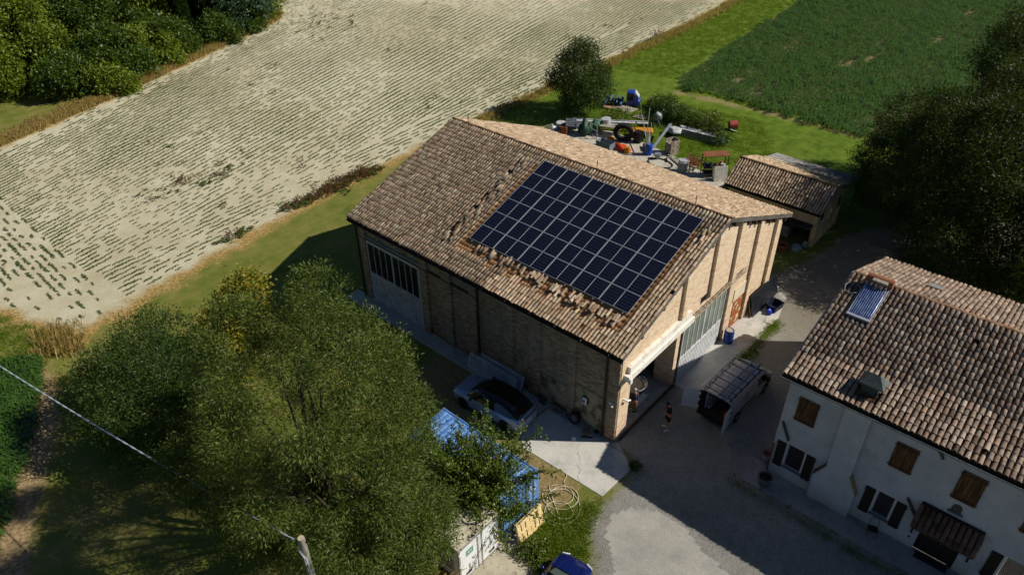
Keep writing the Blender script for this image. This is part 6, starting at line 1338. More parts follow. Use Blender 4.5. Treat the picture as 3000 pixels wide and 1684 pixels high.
# scaffold frames with white boards
sc = thing('scaffold_stack', 'stack of white scaffold frames lying on the grass', 'scaffolding', (34.2, 17.6, 0), rad(-84))
for i in range(3):
    for y in (0, .55): MB().bar((0, y + .1 * i, .18 + i * .16), (4.3, y + .1 * i, .14 + i * .16), .05).build('tube', AL2, sc)
    for j in range(5): MB().bar((.3 + j * .9, .1 * i, .18 + i * .16), (.5 + j * .9, .55 + .1 * i, .16 + i * .16), .035).build('brace', AL2, sc)
for j, (x0, x1) in enumerate(((.9, 2.3), (2.35, 4.2))): MB().box(x0, x1, .25, .85, .60, .64).build('board', WPL, sc)
MB().box(.5, 4.2, .95, 1.3, .45, .52).build('board', WPL, sc)
for y in (.15, .5): MB().box(4.25, 4.55, y, y + .25, .1, .45).build('end_plate', WPL, sc)
o = lump('white_tarp', 'white tarp draped over the left end of the scaffold stack', 'tarpaulin', (34.2, 17.2, .35), (.6, .75, .35), WPL, 16)
ru = tag(MB().tube([(38.9, 13.4, .5), (38.4, 13.9, .5)], [.42, .36], 18).build('red_drum', mat('faded_red', (170, 74, 60), (140, 60, 50), 4, .6), None, smooth=True), 'faded red drum lying on the lawn', 'drum')
tag(MB().bar((38.5, 13.1, .05), (37.9, 13.5, .35), .2, .04).build('green_board', mat('pale_green_board', (140, 176, 156), None)), 'pale green board beside the red drum', 'board')
lbx = thing('blue_canister', 'light blue canister at the end of the scaffold stack', 'canister', (35.3, 13.0, 0), rad(20)); o = MB().box(-.28, .28, -.22, .22, .0, .5).build('body', mat('light_blue_plastic', (92, 150, 196), None, rough=.5), lbx); o.modifiers.new('b', 'BEVEL').width = .08; MB().lathe([(.05, .5), (.05, .55), (0, .55)], n=10).build('cap', WPL, lbx)
tag(MB().box(-.5, .5, -.9, .9, 0, .3).build('rusty_box', RUSTD), 'rusty sheet box half hidden in the weeds beyond the scaffold', 'box').matrix_basis = T3(37.6, 16.2, 0, 20)
tag(MB().tube([(33.5, 19.6, 0), (33.5, 19.55, 2.2)], .03, 6).build('pole', WPL), 'upright pale pole standing in the grass beside the mixer', 'pole')
tag(MB().tube([(33.9, 20.4, 0), (34.1, 20.9, 2.0)], .025, 6).build('cane', WOODW), 'thin leaning cane in the grass left of the mixer', 'cane')
# ================================================================ vegetation
def leaf_mat(name, cols, trans=.22, rough=.42, spec=.35, tcol=None):
    k = NT(name); r = k.new('ShaderNodeNewGeometry').outputs['Random Per Island']; n = k.noise(.55, 3, .6)
    f = k.math('FRACT', k.math('ADD', k.math('MULTIPLY', r, .75), k.math('MULTIPLY', n, .45)))
    c = k.ramp(f, [(i / (len(cols) - 1), q) for i, q in enumerate(cols)])
    k.done(c, rough, 0, spec)
    tr = k.new('ShaderNodeBsdfTranslucent'); k.L(k.mix(c, (150, 170, 30), .35), tr.inputs[0])
    mx = k.new('ShaderNodeMixShader'); mx.inputs[0].default_value = trans; k.L(k.b.outputs[0], mx.inputs[1]); k.L(tr.outputs[0], mx.inputs[2]); k.L(mx.outputs[0], k.out.inputs[0])
    return k.m
LEAF = leaf_mat('ash_leaf', [(48, 64, 20), (66, 84, 27), (84, 100, 36), (104, 116, 50), (58, 74, 24), (76, 92, 36)], .2, .5, .28)
LEAF_DK = leaf_mat('cherry_leaf', [(36, 54, 18), (50, 70, 26), (64, 82, 32), (44, 62, 22)], .2, .55, .2)
LEAF_YL = leaf_mat('maple_leaf', [(96, 104, 24), (128, 126, 34), (150, 138, 44), (84, 96, 26), (168, 140, 40)], .3, .5, .3)
LEAF_ELM = leaf_mat('elm_leaf', [(40, 58, 18), (58, 78, 24), (78, 98, 30), (110, 124, 36), (48, 66, 20)], .25, .4, .35)
LEAF_ACA = leaf_mat('acacia_leaf', [(22, 36, 8), (32, 48, 11), (44, 60, 14), (62, 76, 18), (28, 42, 9)], .16, .55, .2)
LEAF_HG = leaf_mat('hedge_leaf', [(44, 64, 18), (58, 80, 22), (76, 96, 28), (50, 70, 20)], .2, .45, .3)
LEAF_HY = leaf_mat('bright_hedge_leaf', [(70, 92, 22), (92, 112, 28), (112, 126, 34), (80, 100, 24)], .25, .45, .3)
LEAF_HB = leaf_mat('bluish_leaf', [(40, 62, 44), (54, 78, 56), (66, 90, 64), (46, 68, 46)], .15, .5, .3)
LEAF_CY = leaf_mat('cypress_scale', [(22, 40, 12), (32, 52, 16), (42, 62, 20), (28, 46, 14)], .1, .6, .2)
LEAF_PL = leaf_mat('crop_leaf', [(52, 72, 26), (66, 86, 34), (80, 98, 42), (58, 78, 30)], .15, .45, .4)
LEAF_MZ = leaf_mat('maize_leaf', [(44, 72, 24), (58, 88, 30), (72, 102, 38), (52, 80, 26)], .15, .28, .65)
WEED_BR = leaf_mat('dry_weed', [(84, 58, 34), (110, 76, 44), (66, 46, 30), (128, 100, 60)], .1, .8, .1)
STRAW = leaf_mat('straw_grass', [(188, 158, 98), (206, 180, 122), (170, 142, 84), (150, 134, 78)], .4, .8, .1)
GRS = leaf_mat('grass_blade', [(84, 112, 26), (104, 132, 36), (126, 146, 50), (94, 120, 30)], .4, .6, .2)
BARK = mat('bark', (92, 78, 62), (58, 48, 38), 7, .95, bump=.8); BARKG = mat('grey_bark', (128, 120, 106), (88, 80, 68), 7, .95, bump=.8); LICH = mat('lichen_twig', (150, 124, 52), (110, 92, 58), 9, .9)
DIAMOND = np.array([(0, 0, 0), (.42, .5, .05), (1, 0, -.06), (.42, -.5, .05)]); QUAD = np.array([(0, 1, 2, 3)])
def leaves(rng, c, d, per, spread, lsize, lw, rand=.9, hang=0.):
    """c tuft centres (n,3), d outward directions (n,3) -> vertices, quads"""
    n = len(c); k = per
    ctr = np.repeat(c, k, 0) + rng.normal(0, 1, (n * k, 3)) * np.repeat(spread, k)[:, None] if np.ndim(spread) else np.repeat(c, k, 0) + rng.normal(0, spread, (n * k, 3))
    dd = np.repeat(d, k, 0) + rng.normal(0, rand, (n * k, 3)); dd[:, 2] -= hang
    R = dirs_rot(dd, rng.uniform(-1.3, 1.3, n * k)); L = lsize * rng.uniform(.65, 1.3, n * k)
    S = np.stack([L, L * lw, L], 1); return stamp(DIAMOND, QUAD, R * S[:, None, :], ctr)
def blob_tufts(rng, blobs, n, inner=.25, gap=None):
    """tuft centres over the union of ellipsoids (x,y,z,rx,ry,rz), mostly near the surface"""
    B = np.array(blobs, float); w = B[:, 3] * B[:, 4] + B[:, 4] * B[:, 5]; w /= w.sum(); pts, dr = [], []
    tot = 0
    while tot < n:
        i = rng.choice(len(B), n, p=w); u = rng.normal(size=(n, 3)); u /= np.linalg.norm(u, axis=1)[:, None]
        rr = np.where(rng.random(n) < inner, rng.uniform(.35, .9, n), 1 + rng.normal(-.06, .085, n))
        p = B[i, :3] + u * rr[:, None] * B[i, 3:]
        q = ((p[:, None, :] - B[None, :, :3]) / B[None, :, 3:]); dist = np.linalg.norm(q, axis=2); dist[np.arange(n), i] = 9
        ok = (dist.min(1) > .78) | (rng.random(n) < .12)
        ok &= p[:, 2] > .15
        g = u * 1.0 / B[i, 3:]; g /= np.linalg.norm(g, axis=1)[:, None]
        if gap is not None: ok &= gap(p)
        pts.append(p[ok]); dr.append(g[ok]); tot += ok.sum()
    return np.concatenate(pts)[:n], np.concatenate(dr)[:n]
def lobed(rng, blobs, lobe, n, inner):
    """tufts on rounded lobes that cover the union of ellipsoids, with dark gaps between them"""
    B = np.array(blobs, float); P, U = [], []
    for b in B:
        m = 700; u = rng.normal(size=(m, 3)); u /= np.linalg.norm(u, axis=1)[:, None]; p = b[:3] + u * b[3:] * rng.uniform(.78, 1.14, (m, 1)); q = np.linalg.norm((p[:, None] - B[None, :, :3]) / B[None, :, 3:], axis=2).min(1); k_ = (q > .8) & (p[:, 2] > .2); g = u / b[3:]; g /= np.linalg.norm(g, axis=1)[:, None]; P.append(p[k_]); U.append(g[k_])
    P, U = np.concatenate(P), np.concatenate(U); o = rng.permutation(len(P)); P, U = P[o], U[o]; keep = []; rad_l = lobe * rng.uniform(.55, 1.5, len(P))
    for i in range(len(P)):
        if all(np.sum((P[i] - P[j]) ** 2) > ((rad_l[i] + rad_l[j]) * .88) ** 2 for j in keep): keep.append(i)
    P, U, R = P[keep], U[keep], rad_l[keep]; C = P - U * R[:, None] * .2; w = R ** 2; w /= w.sum(); pts, dr, tot = [], [], 0
    while tot < n * (1 - inner):
        i = rng.choice(len(C), n, p=w); u = rng.normal(size=(n, 3)); u /= np.linalg.norm(u, axis=1)[:, None]; ok = (u * U[i]).sum(1) > rng.uniform(-.75, .1, n); p = C[i] + u * (R[i] * rng.normal(.97, .09, n))[:, None]; ok &= p[:, 2] > .12; pts.append(p[ok]); dr.append(u[ok]); tot += ok.sum()
    ni = int(n * inner); i = rng.choice(len(B), ni, p=(B[:, 3] ** 3 / (B[:, 3] ** 3).sum())); u = rng.normal(size=(ni, 3)); u /= np.linalg.norm(u, axis=1)[:, None]; pts.append(np.maximum(B[i, :3] + u * B[i, 3:] * rng.uniform(.3, .8, (ni, 1)), (-1e9, -1e9, .15))); dr.append(u)
    return np.concatenate(pts), np.concatenate(dr)
def vnoise(p, f, seed):
    r = np.random.default_rng(seed); K = r.normal(size=(6, 3)) * f; ph = r.uniform(0, 6.28, 6); return np.mean([np.sin(p @ K[i] + ph[i]) for i in range(6)], 0)
def tree(name, label, cat, base, blobs, lm, ntuft, per, spread, lsize, lw, seed, trunk_r=.2, trunk_h=2., bark=None, group=None, limbs=10, inner=.25, hang=.0, gapf=None, lobe=.9, rand=.9):
    rng = np.random.default_rng(seed); t = thing(name, label, cat, base, group=group); bark = bark or BARK; bx, by = base[0], base[1]
    c, d = lobed(rng, blobs, lobe, ntuft, inner)
    if gapf: k_ = vnoise(c, gapf[0], seed + 1) > gapf[1]; c, d = c[k_], d[k_]
    V, F = leaves(rng, c, d, per, spread, lsize, lw, rand, hang)
    npmesh('crown', V - np.array([bx, by, 0]), F, lm, t)
    m = MB(); top = np.mean([b[:3] for b in blobs], 0) - np.array([bx, by, 0]); zc = top[2]
    fork = Vector((top[0] * .25, top[1] * .25, trunk_h)); m.tube([(0, 0, -.05), (rng.normal(0, .04), rng.normal(0, .04), trunk_h * .5), fork], [trunk_r * 1.25, trunk_r, trunk_r * .8], 10)
    m.build('trunk', bark, t, smooth=True)
    for i in range(limbs):
        b = blobs[i % len(blobs)]; u = rng.normal(size=3); u /= np.linalg.norm(u); u[2] = abs(u[2]) * .9 + .15
        e = Vector(b[:3]) - Vector((bx, by, 0)) + Vector(u * np.array(b[3:]) * .78); mid = fork.lerp(e, .5) + Vector(rng.normal(0, .12 * b[3] ** .5, 3)); mid.z += .08 * b[5]
        MB().tube([fork - Vector((0, 0, .15)), mid, e], [trunk_r * .5, trunk_r * .28, trunk_r * .07], 7).build('limb', bark, t, smooth=True)
    return t
# --- near trees
tree('ash_tree', 'big round narrow-leaved tree filling the lower left of the yard', 'tree', (-12.9, 6.2, 0), [(-12.8, 5.9, 7.2, 4.1, 4.1, 5.2), (-11.9, 8.6, 6.2, 3.1, 3.1, 4.2), (-13.2, 3.0, 4.6, 2.8, 2.6, 3.6), (-11.4, 5.6, 4.9, 2.4, 2.7, 3.6), (-14.4, 7.8, 5.0, 2.9, 2.9, 3.6)], LEAF, 11500, 24, .20, .155, .20, 51, .3, 2.2, limbs=14, inner=.08, lobe=.85, rand=.7, gapf=(1.5, -.10))
tree('cherry_tree', 'dark leafy small tree on the lawn left of the big tree', 'tree', (-14.7, 18.6, 0), [(-14.6, 18.6, 3.0, 2.9, 2.9, 2.2), (-13.2, 20.2, 3.2, 2.1, 2.1, 1.7), (-15.6, 16.6, 2.5, 2.0, 2.0, 1.7)], LEAF_DK, 2900, 14, .24, .15, .42, 52, .14, 1.0, bark=BARKG, limbs=14, inner=.15, lobe=.6, gapf=(1.7, -.16))
tree('maple_tree', 'young yellow green maple rising behind the big tree', 'tree', (-9.2, 19.3, 0), [(-8.9, 19.7, 3.1, 1.3, 1.3, 1.2), (-7.6, 19.9, 4.3, .85, .85, .9), (-9.9, 19.6, 3.3, .8, .8, .8), (-10.4, 18.2, 2.2, 1.2, 1.2, 1.1)], LEAF_YL, 460, 14, .2, .17, .75, 53, .08, 1.4, bark=BARKG, limbs=9, lobe=.4)
# elm shrub: radiating shoots with rows of leaves
def shooty(name, label, cat, base, n, ln, lm, seed, lsize, bark, spreadz=.5, group=None, leaf_step=.06, lean=(0, 0, 0), start=0.):
    rng = np.random.default_rng(seed); t = thing(name, label, cat, base, group=group); C, D = [], []; sm = MB()
    for i in range(n):
        a = rng.uniform(0, 6.283); el = rng.uniform(spreadz, 1.45); L_ = ln * rng.uniform(.55, 1.0); d = np.array([math.cos(a) * math.cos(el), math.sin(a) * math.cos(el), math.sin(el)]) + np.array(lean); p = np.array([rng.normal(0, .12), rng.normal(0, .12), start * rng.random()]); path = [p.copy()]; k_ = 9
        for j in range(k_): d = d + rng.normal(0, .10, 3) - np.array([0, 0, .07]); d /= np.linalg.norm(d); p = p + d * L_ / k_; p[2] = max(p[2], .05); path.append(p.copy())
        sm.tube(path, [.028 * (1 - q / (k_ + 1)) + .004 for q in range(k_ + 1)], 5)
        for q in np.arange(.12, 1., leaf_step / L_ * 1.0):
            j = min(int(q * k_), k_ - 1); f_ = q * k_ - j; C.append(path[j] * (1 - f_) + path[j + 1] * f_); D.append(path[j + 1] - path[j])
            if rng.random() < .35:   # side twig
                sd_ = rng.normal(0, 1, 3); sd_ /= np.linalg.norm(sd_)
                for w in np.arange(.06, .5 * rng.random() + .1, .05): C.append(C[-1] + sd_ * .05); D.append(sd_)
    sm.build('stems', bark, t, smooth=True)
    if lm is not None:
        C, D = np.array(C), np.array(D); D /= np.linalg.norm(D, axis=1)[:, None] + 1e-9
        V, F = leaves(rng, C, D, 2, .03, lsize, .55, .9); npmesh('crown', V, F, lm, t)
    return t
shooty('elm_shrub', 'bushy elm with long leafy shoots growing over the blue container', 'shrub', (-8.2, 1.6, 0), 84, 4.7, LEAF_ELM, 61, .11, BARK, .72, start=2.2, leaf_step=.05, lean=(.10, .06, .0))
tree('elm_sapling', 'dense dark elm sapling between container and white box', 'shrub', (-8.22, 2.6, 0), [(-8.2, 2.6, 2.9, 1.0, 1.6, 1.0), (-8.1, 1.2, 2.5, .8, 1.0, 1.0)], LEAF_ELM, 420, 16, .2, .12, .55, 62, .06, 1.2, limbs=6, lobe=.5)
shooty('bare_shrub', 'bare twiggy shrub with yellow lichen in front of the white box', 'shrub', (-12.2, .9, 0), 95, 3.0, None, 63, .1, LICH, .5, start=.8, lean=(.15, 0, 0))
# --- tree behind the barn
tree('plum_tree', 'open leafy tree standing at the field edge behind the barn', 'tree', (32.4, 26.9, 0), [(32.6, 26.9, 3.3, 2.5, 2.5, 2.3), (32.8, 27.0, 5.3, 1.4, 1.4, 1.5)], LEAF_DK, 1150, 14, .26, .18, .5, 54, .13, 1.3, bark=BARKG, limbs=16, inner=.25, lobe=.55)
# --- dark acacias on the right
tree('acacia_tree', 'huge dark acacia overhanging the track behind the farmhouse', 'tree', (29.5, -8.5, 0), [(29.0, -8.0, 6.5, 4.8, 4.8, 4.2), (31.6, -3.6, 4.6, 3.6, 3.4, 3.4), (26.6, -9.8, 5.0, 3.8, 3.8, 3.4), (33.4, -9.5, 7.4, 4.6, 4.6, 4.4), (24.4, -8.8, 3.4, 2.8, 2.8, 2.6)], LEAF_ACA, 5600, 20, .30, .22, .30, 55, .35, 2.4, limbs=16, hang=.25, lobe=1.0, inner=.22)
tree('acacia_tree', 'tall dark acacia at the right edge beside the maize field', 'tree', (40.5, -9.5, 0), [(40.2, -9.0, 7.6, 4.4, 4.4, 4.4), (37.4, -4.4, 4.8, 3.2, 3.2, 3.2), (42.0, -6.4, 10.2, 2.8, 2.8, 3.0)], LEAF_ACA, 2800, 18, .32, .24, .30, 56, .3, 2.4, limbs=12, hang=.2, lobe=1.0, inner=.22)
tree('acacia_tree', 'dark acacia behind the farmhouse roof at the right edge', 'tree', (27.5, -17.5, 0), [(27.5, -17.5, 6.2, 5.0, 5.0, 4.6), (22.5, -14.5, 4.2, 3.2, 3.2, 3.0)], LEAF_ACA, 2200, 18, .34, .25, .30, 57, .3, 2.2, limbs=8, lobe=1.0)
# --- hedgerow at the upper left
HG = 'hedgerow trees along the sown field'
def hedge(label, x, y, r_, h, lm, seed, n=None, ls=.34, lw=.5, name='hedge_tree', low=.0, per=12):
    z = low + (h - low) * .55; n = n or int(185 * r_ * r_ ** .5)
    tree(name, label, 'tree', (x, y, 0), [(x, y, z, r_, r_, (h - low) * .48), (x + r_ * .4, y - r_ * .4, z * .7, r_ * .7, r_ * .7, h * .32)], lm, n, per, .32, ls, lw, seed, .12 + .02 * r_, h * .3, group=HG, limbs=5, lobe=.75, inner=.12, gapf=(1.1, -.22))
hedge('bright green tree at the far left end of the hedgerow', .5, 79.5, 5.2, 8.5, LEAF_HY, 71)
hedge('yellow green tree at the picture edge beside the hedgerow', -4.5, 77, 4.0, 7.0, LEAF_HY, 72)
hedge('low dark shrub with its shadow on the straw verge', 3.2, 70.6, 2.3, 3.4, LEAF_HG, 73)
hedge('round dark green shrub at the front of the hedgerow', 8.2, 71.6, 3.0, 4.8, LEAF_HG, 74)
hedge('small bright shrub nearest the field rows', 5.8, 68.4, 1.7, 2.4, LEAF_HY, 75)
hedge('leafy shrub left of the first cypress', 13.2, 72.6, 2.2, 3.8, LEAF_HY, 76)
hedge('dark shrub below the first cypress', 15.8, 74.0, 2.2, 3.6, LEAF_HG, 77)
hedge('spreading green tree behind the front shrubs', 11.0, 80.5, 4.4, 8.0, LEAF_HG, 78)
hedge('bright leafy tree beside the first cypress', 16.2, 81.5, 3.8, 8.0, LEAF_HY, 79)
hedge('bluish grey green tree near the end of the hedgerow', 26.5, 77.8, 3.6, 6.8, LEAF_HB, 80)
hedge('bright green tree closing the end of the hedgerow', 29.6, 79.6, 3.4, 7.2, LEAF_HY, 81)
hedge('small dark shrub below the bluish tree', 22.4, 74.2, 1.9, 2.8, LEAF_HG, 82)
hedge('small green shrub under the last trees', 27.0, 75.4, 1.6, 2.4, LEAF_HG, 83)
hedge('dark tree in the second row behind the left shrubs', 5.0, 84.0, 4.6, 9.0, LEAF_HG, 84, ls=.4)
hedge('dark tree in the back row at the top edge', 14.0, 92.0, 5.0, 9.0, LEAF_HG, 85, ls=.45)
hedge('bluish tree in the back row above the cypresses', 24.5, 85.5, 4.4, 8.0, LEAF_HB, 86, ls=.42)
hedge('dark tree in the back row at the top left corner', -1.0, 92.0, 5.5, 9.5, LEAF_HG, 87, ls=.45)
hedge('green tree in the back row behind the hedgerow end', 31.5, 86.5, 4.0, 7.0, LEAF_HG, 88, ls=.42)
def cypress(label, x, y, h, r_, seed):
    rng = np.random.default_rng(seed); t = thing('cypress_tree', label, 'tree', (x, y, 0), group='cypresses in the hedgerow'); n = 2300
    z = rng.uniform(.02, 1, n) ** .8; rr = r_ * np.clip(1.25 * (1 - z) ** .6 * (z + .12) ** .25, .05, 1) * rng.uniform(.75, 1.05, n); a = rng.uniform(0, 6.283, n)
    c = np.stack([rr * np.cos(a), rr * np.sin(a), .3 + z * h], 1); d = np.stack([np.cos(a) * .35, np.sin(a) * .35, np.ones(n)], 1); V, F = leaves(rng, c, d, 5, .12, .42, .22, .25); npmesh('crown', V, F, LEAF_CY, t)
    MB().tube([(0, 0, 0), (0, 0, h * .9)], [.16, .03], 8).build('trunk', BARK, t)
cypress('slim dark cypress, first of the three in the hedgerow', 19.6, 77.0, 9.5, 1.05, 91); cypress('broad dark cypress, second of the three in the hedgerow', 23.0, 78.2, 10.5, 1.5, 92); cypress('dark cypress, third of the three close behind the second', 24.8, 79.4, 10.0, 1.2, 93)
for i, (x, y, z) in enumerate(((10.5, 76, 4.5), (14.5, 74.4, 3.2))): shooty('dead_branches', 'bare grey dead branches %s' % ('sticking out between the hedgerow trees', 'in the gap below the first cypress')[i], 'branch', (x, y, 0), 16, z + 1.6, None, 95 + i, .1, mat('dead_wood', (150, 138, 118), (110, 98, 80), 8, .9), .7)
# far farm roof glimpsed over the hedge
fh = thing('far_farmhouse', 'pale far farmhouse roof glimpsed over the hedgerow', 'house', (21.5, 101, 0)); MB().box(-5, 5, -3.5, 3.5, 0, 4.2).build('wall', PLASM, fh); MB().prism([(-4, 4.2), (4, 4.2), (0, 6.0)], 'x', -5.4, 5.4).build('roof', mat('far_roof', (190, 176, 162), (150, 130, 116), 2, .9), fh)
for i in range(3): MB().box(-3.4 + i * 3, -2.4 + i * 3, -3.53, -3.5, 1.2, 2.6).build('window', mat('black_void', (10, 10, 10)), fh)

# ---------------------------------------------------------------- crops and grasses (stuff)
def plant_src(name, rng, n, seg, h, lf, lw, m, hang=.3, stem=False, nleaf=6, jy=.03):
    V, F, o = [], [], 0
    for i in range(n):
        x = -seg / 2 + seg * (i + rng.uniform(.1, .9)) / n; y = rng.normal(0, jy); hh = h * rng.uniform(.6, 1.1)
        for j in range(nleaf):
            a = rng.uniform(0, 6.283); L = lf * rng.uniform(.6, 1.2); z0 = hh * rng.uniform(.25, .8); dx, dy = math.cos(a), math.sin(a); w = L * lw / 2
            p0 = np.array([x, y, z0]); p1 = p0 + np.array([dx * L * .5, dy * L * .5, L * .35]); p2 = p0 + np.array([dx * L, dy * L, L * (.35 - hang)]); s = np.array([-dy, dx, 0]) * w
            V += [p0, p1 + s, p2, p1 - s]; F.append((o, o + 1, o + 2, o + 3)); o += 4
    return npmesh(name, np.array(V), np.array(F), m, do_link=False)
rng = np.random.default_rng(77)
src = [plant_src('crop_%d' % i, rng, 8, .56, .10, .10, .62, LEAF_PL, .35, nleaf=5) for i in range(5)]
pts, rot, scl = [], [], []
def dens(x, y): p = np.stack([x, y, x * 0], 1); return .5 + .9 * vnoise(p, .16, 3) + .55 * vnoise(p, .6, 4)
Px, Py, Pr = [], [], []
xs_ = np.arange(-45, 135, .5)
for y0 in np.arange(12, 75, .52):           # main rows, turning slightly towards the hedgerow
    mslope = np.interp(y0, [12, 37, 42, 58, 75], [.17, .19, .23, .38, .40]); y = y0 + mslope * (xs_ + 5); a = math.atan(mslope)
    ok = (y > 36.4 + .05 * np.maximum(xs_, 0)) & (xs_ > -10.8); Px.append(xs_[ok]); Py.append(y[ok]); Pr.append(np.full(ok.sum(), a))
for y0 in np.arange(28.6, 41.5, .52):         # headland rows along the near edge
    y = y0 + .035 * (xs_ + 5); ok = (y <= 36.2 + .05 * np.maximum(xs_, 0)) & (xs_ > -10.5); Px.append(xs_[ok]); Py.append(y[ok]); Pr.append(np.full(ok.sum(), .035))
for x0 in np.arange(-16.5, -10.6, .5):       # turned rows at the left end
    y = np.arange(31, 60, .5); Px.append(np.full(len(y), x0) + .03 * (y - 40)); Py.append(y); Pr.append(np.full(len(y), 1.56))
X, Y, A = np.concatenate(Px), np.concatenate(Py), np.concatenate(Pr); D = sdf(np.stack([X, Y], 1), FIELD)
dn_ = dens(X, Y); near_e = np.clip((D - .4) / 3.0, 0, 1); prob = np.clip(.62 + .6 * dn_, .3, 1) * (.25 + .75 * near_e); prob = np.where(X < -10.6, prob * .55, prob)
ok = (D > .5) & (rng.random(len(X)) < prob); X, Y, A, dn_ = X[ok], Y[ok], A[ok], dn_[ok]
# only what the camera could see
def in_view(X, Y, pad=4.):
    d = np.stack([X, Y, X * 0], 1) - CAMP; M = np.array(cam_o.rotation_euler.to_matrix()); q = d @ M; u = q[:, 0] / -q[:, 2] * 2164.8 / 1500; v = q[:, 1] / -q[:, 2] * 2164.8 / 842
    return (q[:, 2] < 0) & (np.abs(u) < 1 + pad * .03) & (np.abs(v) < 1 + pad * .03)
iv = in_view(X, Y, 6); X, Y, A, dn_ = X[iv], Y[iv], A[iv], dn_[iv]
n = len(X)
scatter('crop_rows', np.stack([X, Y + rng.normal(0, .03, n), np.full(n, .006)], 1), A + rng.normal(0, .05, n) + np.where(rng.random(n) < .5, math.pi, 0), rng.uniform(.75, 1.2, n) * np.clip(.8 + .35 * dn_, .6, 1.35), src, 'young crop plants in rows on the pale field', 'crop')
# weeds of the field and its margin
src = [plant_src('dock_%d' % i, rng, 7, .5, .55, .10, .5, WEED_BR, .1, nleaf=14, jy=.22) for i in range(3)] + [plant_src('greenweed_%d' % i, rng, 7, .6, .25, .16, .45, LEAF_PL, .2, nleaf=9, jy=.25) for i in range(2)]
X = np.concatenate([rng.uniform(-13.5, 26, 900), rng.uniform(28, 90, 300), rng.normal(1.5, 3, 40), rng.normal(35, 3, 50), rng.uniform(-16, 120, 350), rng.normal(-9, 3.0, 180)]); Y = np.concatenate([np.interp(X[:900], [-14, -8, 4.5, 29], [29.6, 30.9, 32.5, 33.5]) + rng.normal(.25, .45, 900), np.interp(X[900:1200], [28, 46, 90], [33.4, 33.2, 35.2]) + rng.normal(0, .4, 300), rng.normal(42.8, .8, 40), rng.normal(70, 3, 50), rng.uniform(34, 75, 350), rng.normal(31.8, 1.0, 180)])
clump = vnoise(np.stack([X, Y, X * 0], 1), .55, 9) > .24; clump[1200:1290] = True; X, Y = X[clump], Y[clump]; D = sdf(np.stack([X, Y], 1), FIELD); k_ = (D > -1.2) & in_view(X, Y); X, Y = X[k_], Y[k_]
scatter('field_weeds', np.stack([X, Y, X * 0], 1), rng.uniform(0, 6.28, len(X)), rng.uniform(.4, 1.15, len(X)), src, 'brown dock and weeds along the field margin', 'weeds')
# straw grass verge by the hedgerow and field corner
def tuft(name, rng, n, h, m, w=.012, spread=.14, bend=.5):
    V, F, o = [], [], 0
    for i in range(n):
        a = rng.uniform(0, 6.283); b0 = np.array([rng.normal(0, spread), rng.normal(0, spread), 0]); hh = h * rng.uniform(.5, 1.2); d = np.array([math.cos(a), math.sin(a), 0]) * bend * hh * rng.uniform(.2, 1); s = np.array([-math.sin(a), math.cos(a), 0]) * w
        V += [b0 - s, b0 + s, b0 + d * .4 + [0, 0, hh * .7] + s * .6, b0 + d + [0, 0, hh]]; F.append((o, o + 1, o + 2, o + 3)); o += 4
    return npmesh(name, np.array(V), np.array(F), m, do_link=False)
tufts_s = [tuft('straw_%d' % i, rng, 26, .42, STRAW, .016, .2) for i in range(4)]; tufts_g = [tuft('blade_%d' % i, rng, 26, .17, GRS, .016, .22) for i in range(4)]; tufts_t = [tuft('tall_%d' % i, rng, 34, .5, GRS, .02, .24) for i in range(3)]
he = np.array([(-30, 55), (-7.6, 62.8), (4.5, 66.4), (12, 69.2), (22, 72.8), (31.5, 76.6), (33.5, 79)]); t_ = rng.uniform(0, 1, 3600); seg = np.linspace(0, 1, len(he)); X = np.interp(t_, seg, he[:, 0]); Y = np.interp(t_, seg, he[:, 1]) + np.abs(rng.normal(0, .9, 3600)) - .2; X = X + rng.normal(0, .5, 3600)
X2 = np.concatenate([rng.normal(-15.2, .8, 90), rng.uniform(40, 92, 700), rng.uniform(24, 40, 160)]); Y2 = np.concatenate([rng.normal(29.8, 1.4, 90), np.interp(X2[90:790], [40, 66, 92], [33, 33.3, 35.2]) - np.abs(rng.normal(0, .5, 700)), rng.normal(33.0, .35, 160)])
X, Y = np.concatenate([X, X2]), np.concatenate([Y, Y2]); k_ = in_view(X, Y); X, Y = X[k_], Y[k_]
scatter('straw_verge', np.stack([X, Y, X * 0], 1), rng.uniform(0, 6.28, len(X)), rng.uniform(.6, 1.3, len(X)), tufts_s, 'dry straw coloured grass along the field edges', 'grass')
# green grass: rough verge between the fields, weeds round the scrapyard, lawn by the pallet
def zone(poly, n):
    A_ = np.array(poly); lo, hi = A_.min(0), A_.max(0); P_ = rng.uniform(lo, hi, (n, 2)); return P_[sdf(P_, poly) > 0]
Z = [zone([(45, 32.8), (46.5, 25), (60, 25.6), (81, 27), (92, 28), (90, 34.6), (66, 33)], 3500), zone([(28.5, 27), (31.5, 22), (31, 15), (29.5, 9), (36, 8), (42, 12), (41, 22), (37, 27)], 2200), zone([(-7.3, -.4), (-5.6, -.2), (-3.4, -1.6), (-5.4, -2.3), (-8, -4), (-8.8, -2.4)], 900), zone([(-17.5, 38), (-14.6, 30), (-17.2, 28), (-24, 36), (-24, 44)], 2500), zone([(9, -1.75), (14.6, -1.9), (14.6, -2.2), (9, -2.15)], 160), zone([(1.45, -5.6), (1.62, -5.6), (1.62, -20), (1.35, -20)], 120)]
Q_ = np.concatenate(Z); k_ = in_view(Q_[:, 0], Q_[:, 1]); Q_ = Q_[k_]
scatter('rough_grass', np.concatenate([Q_, np.zeros((len(Q_), 1))], 1), rng.uniform(0, 6.28, len(Q_)), rng.uniform(.45, 1.1, len(Q_)), tufts_g, 'rough green grass on the verges and round the scrapyard', 'grass')
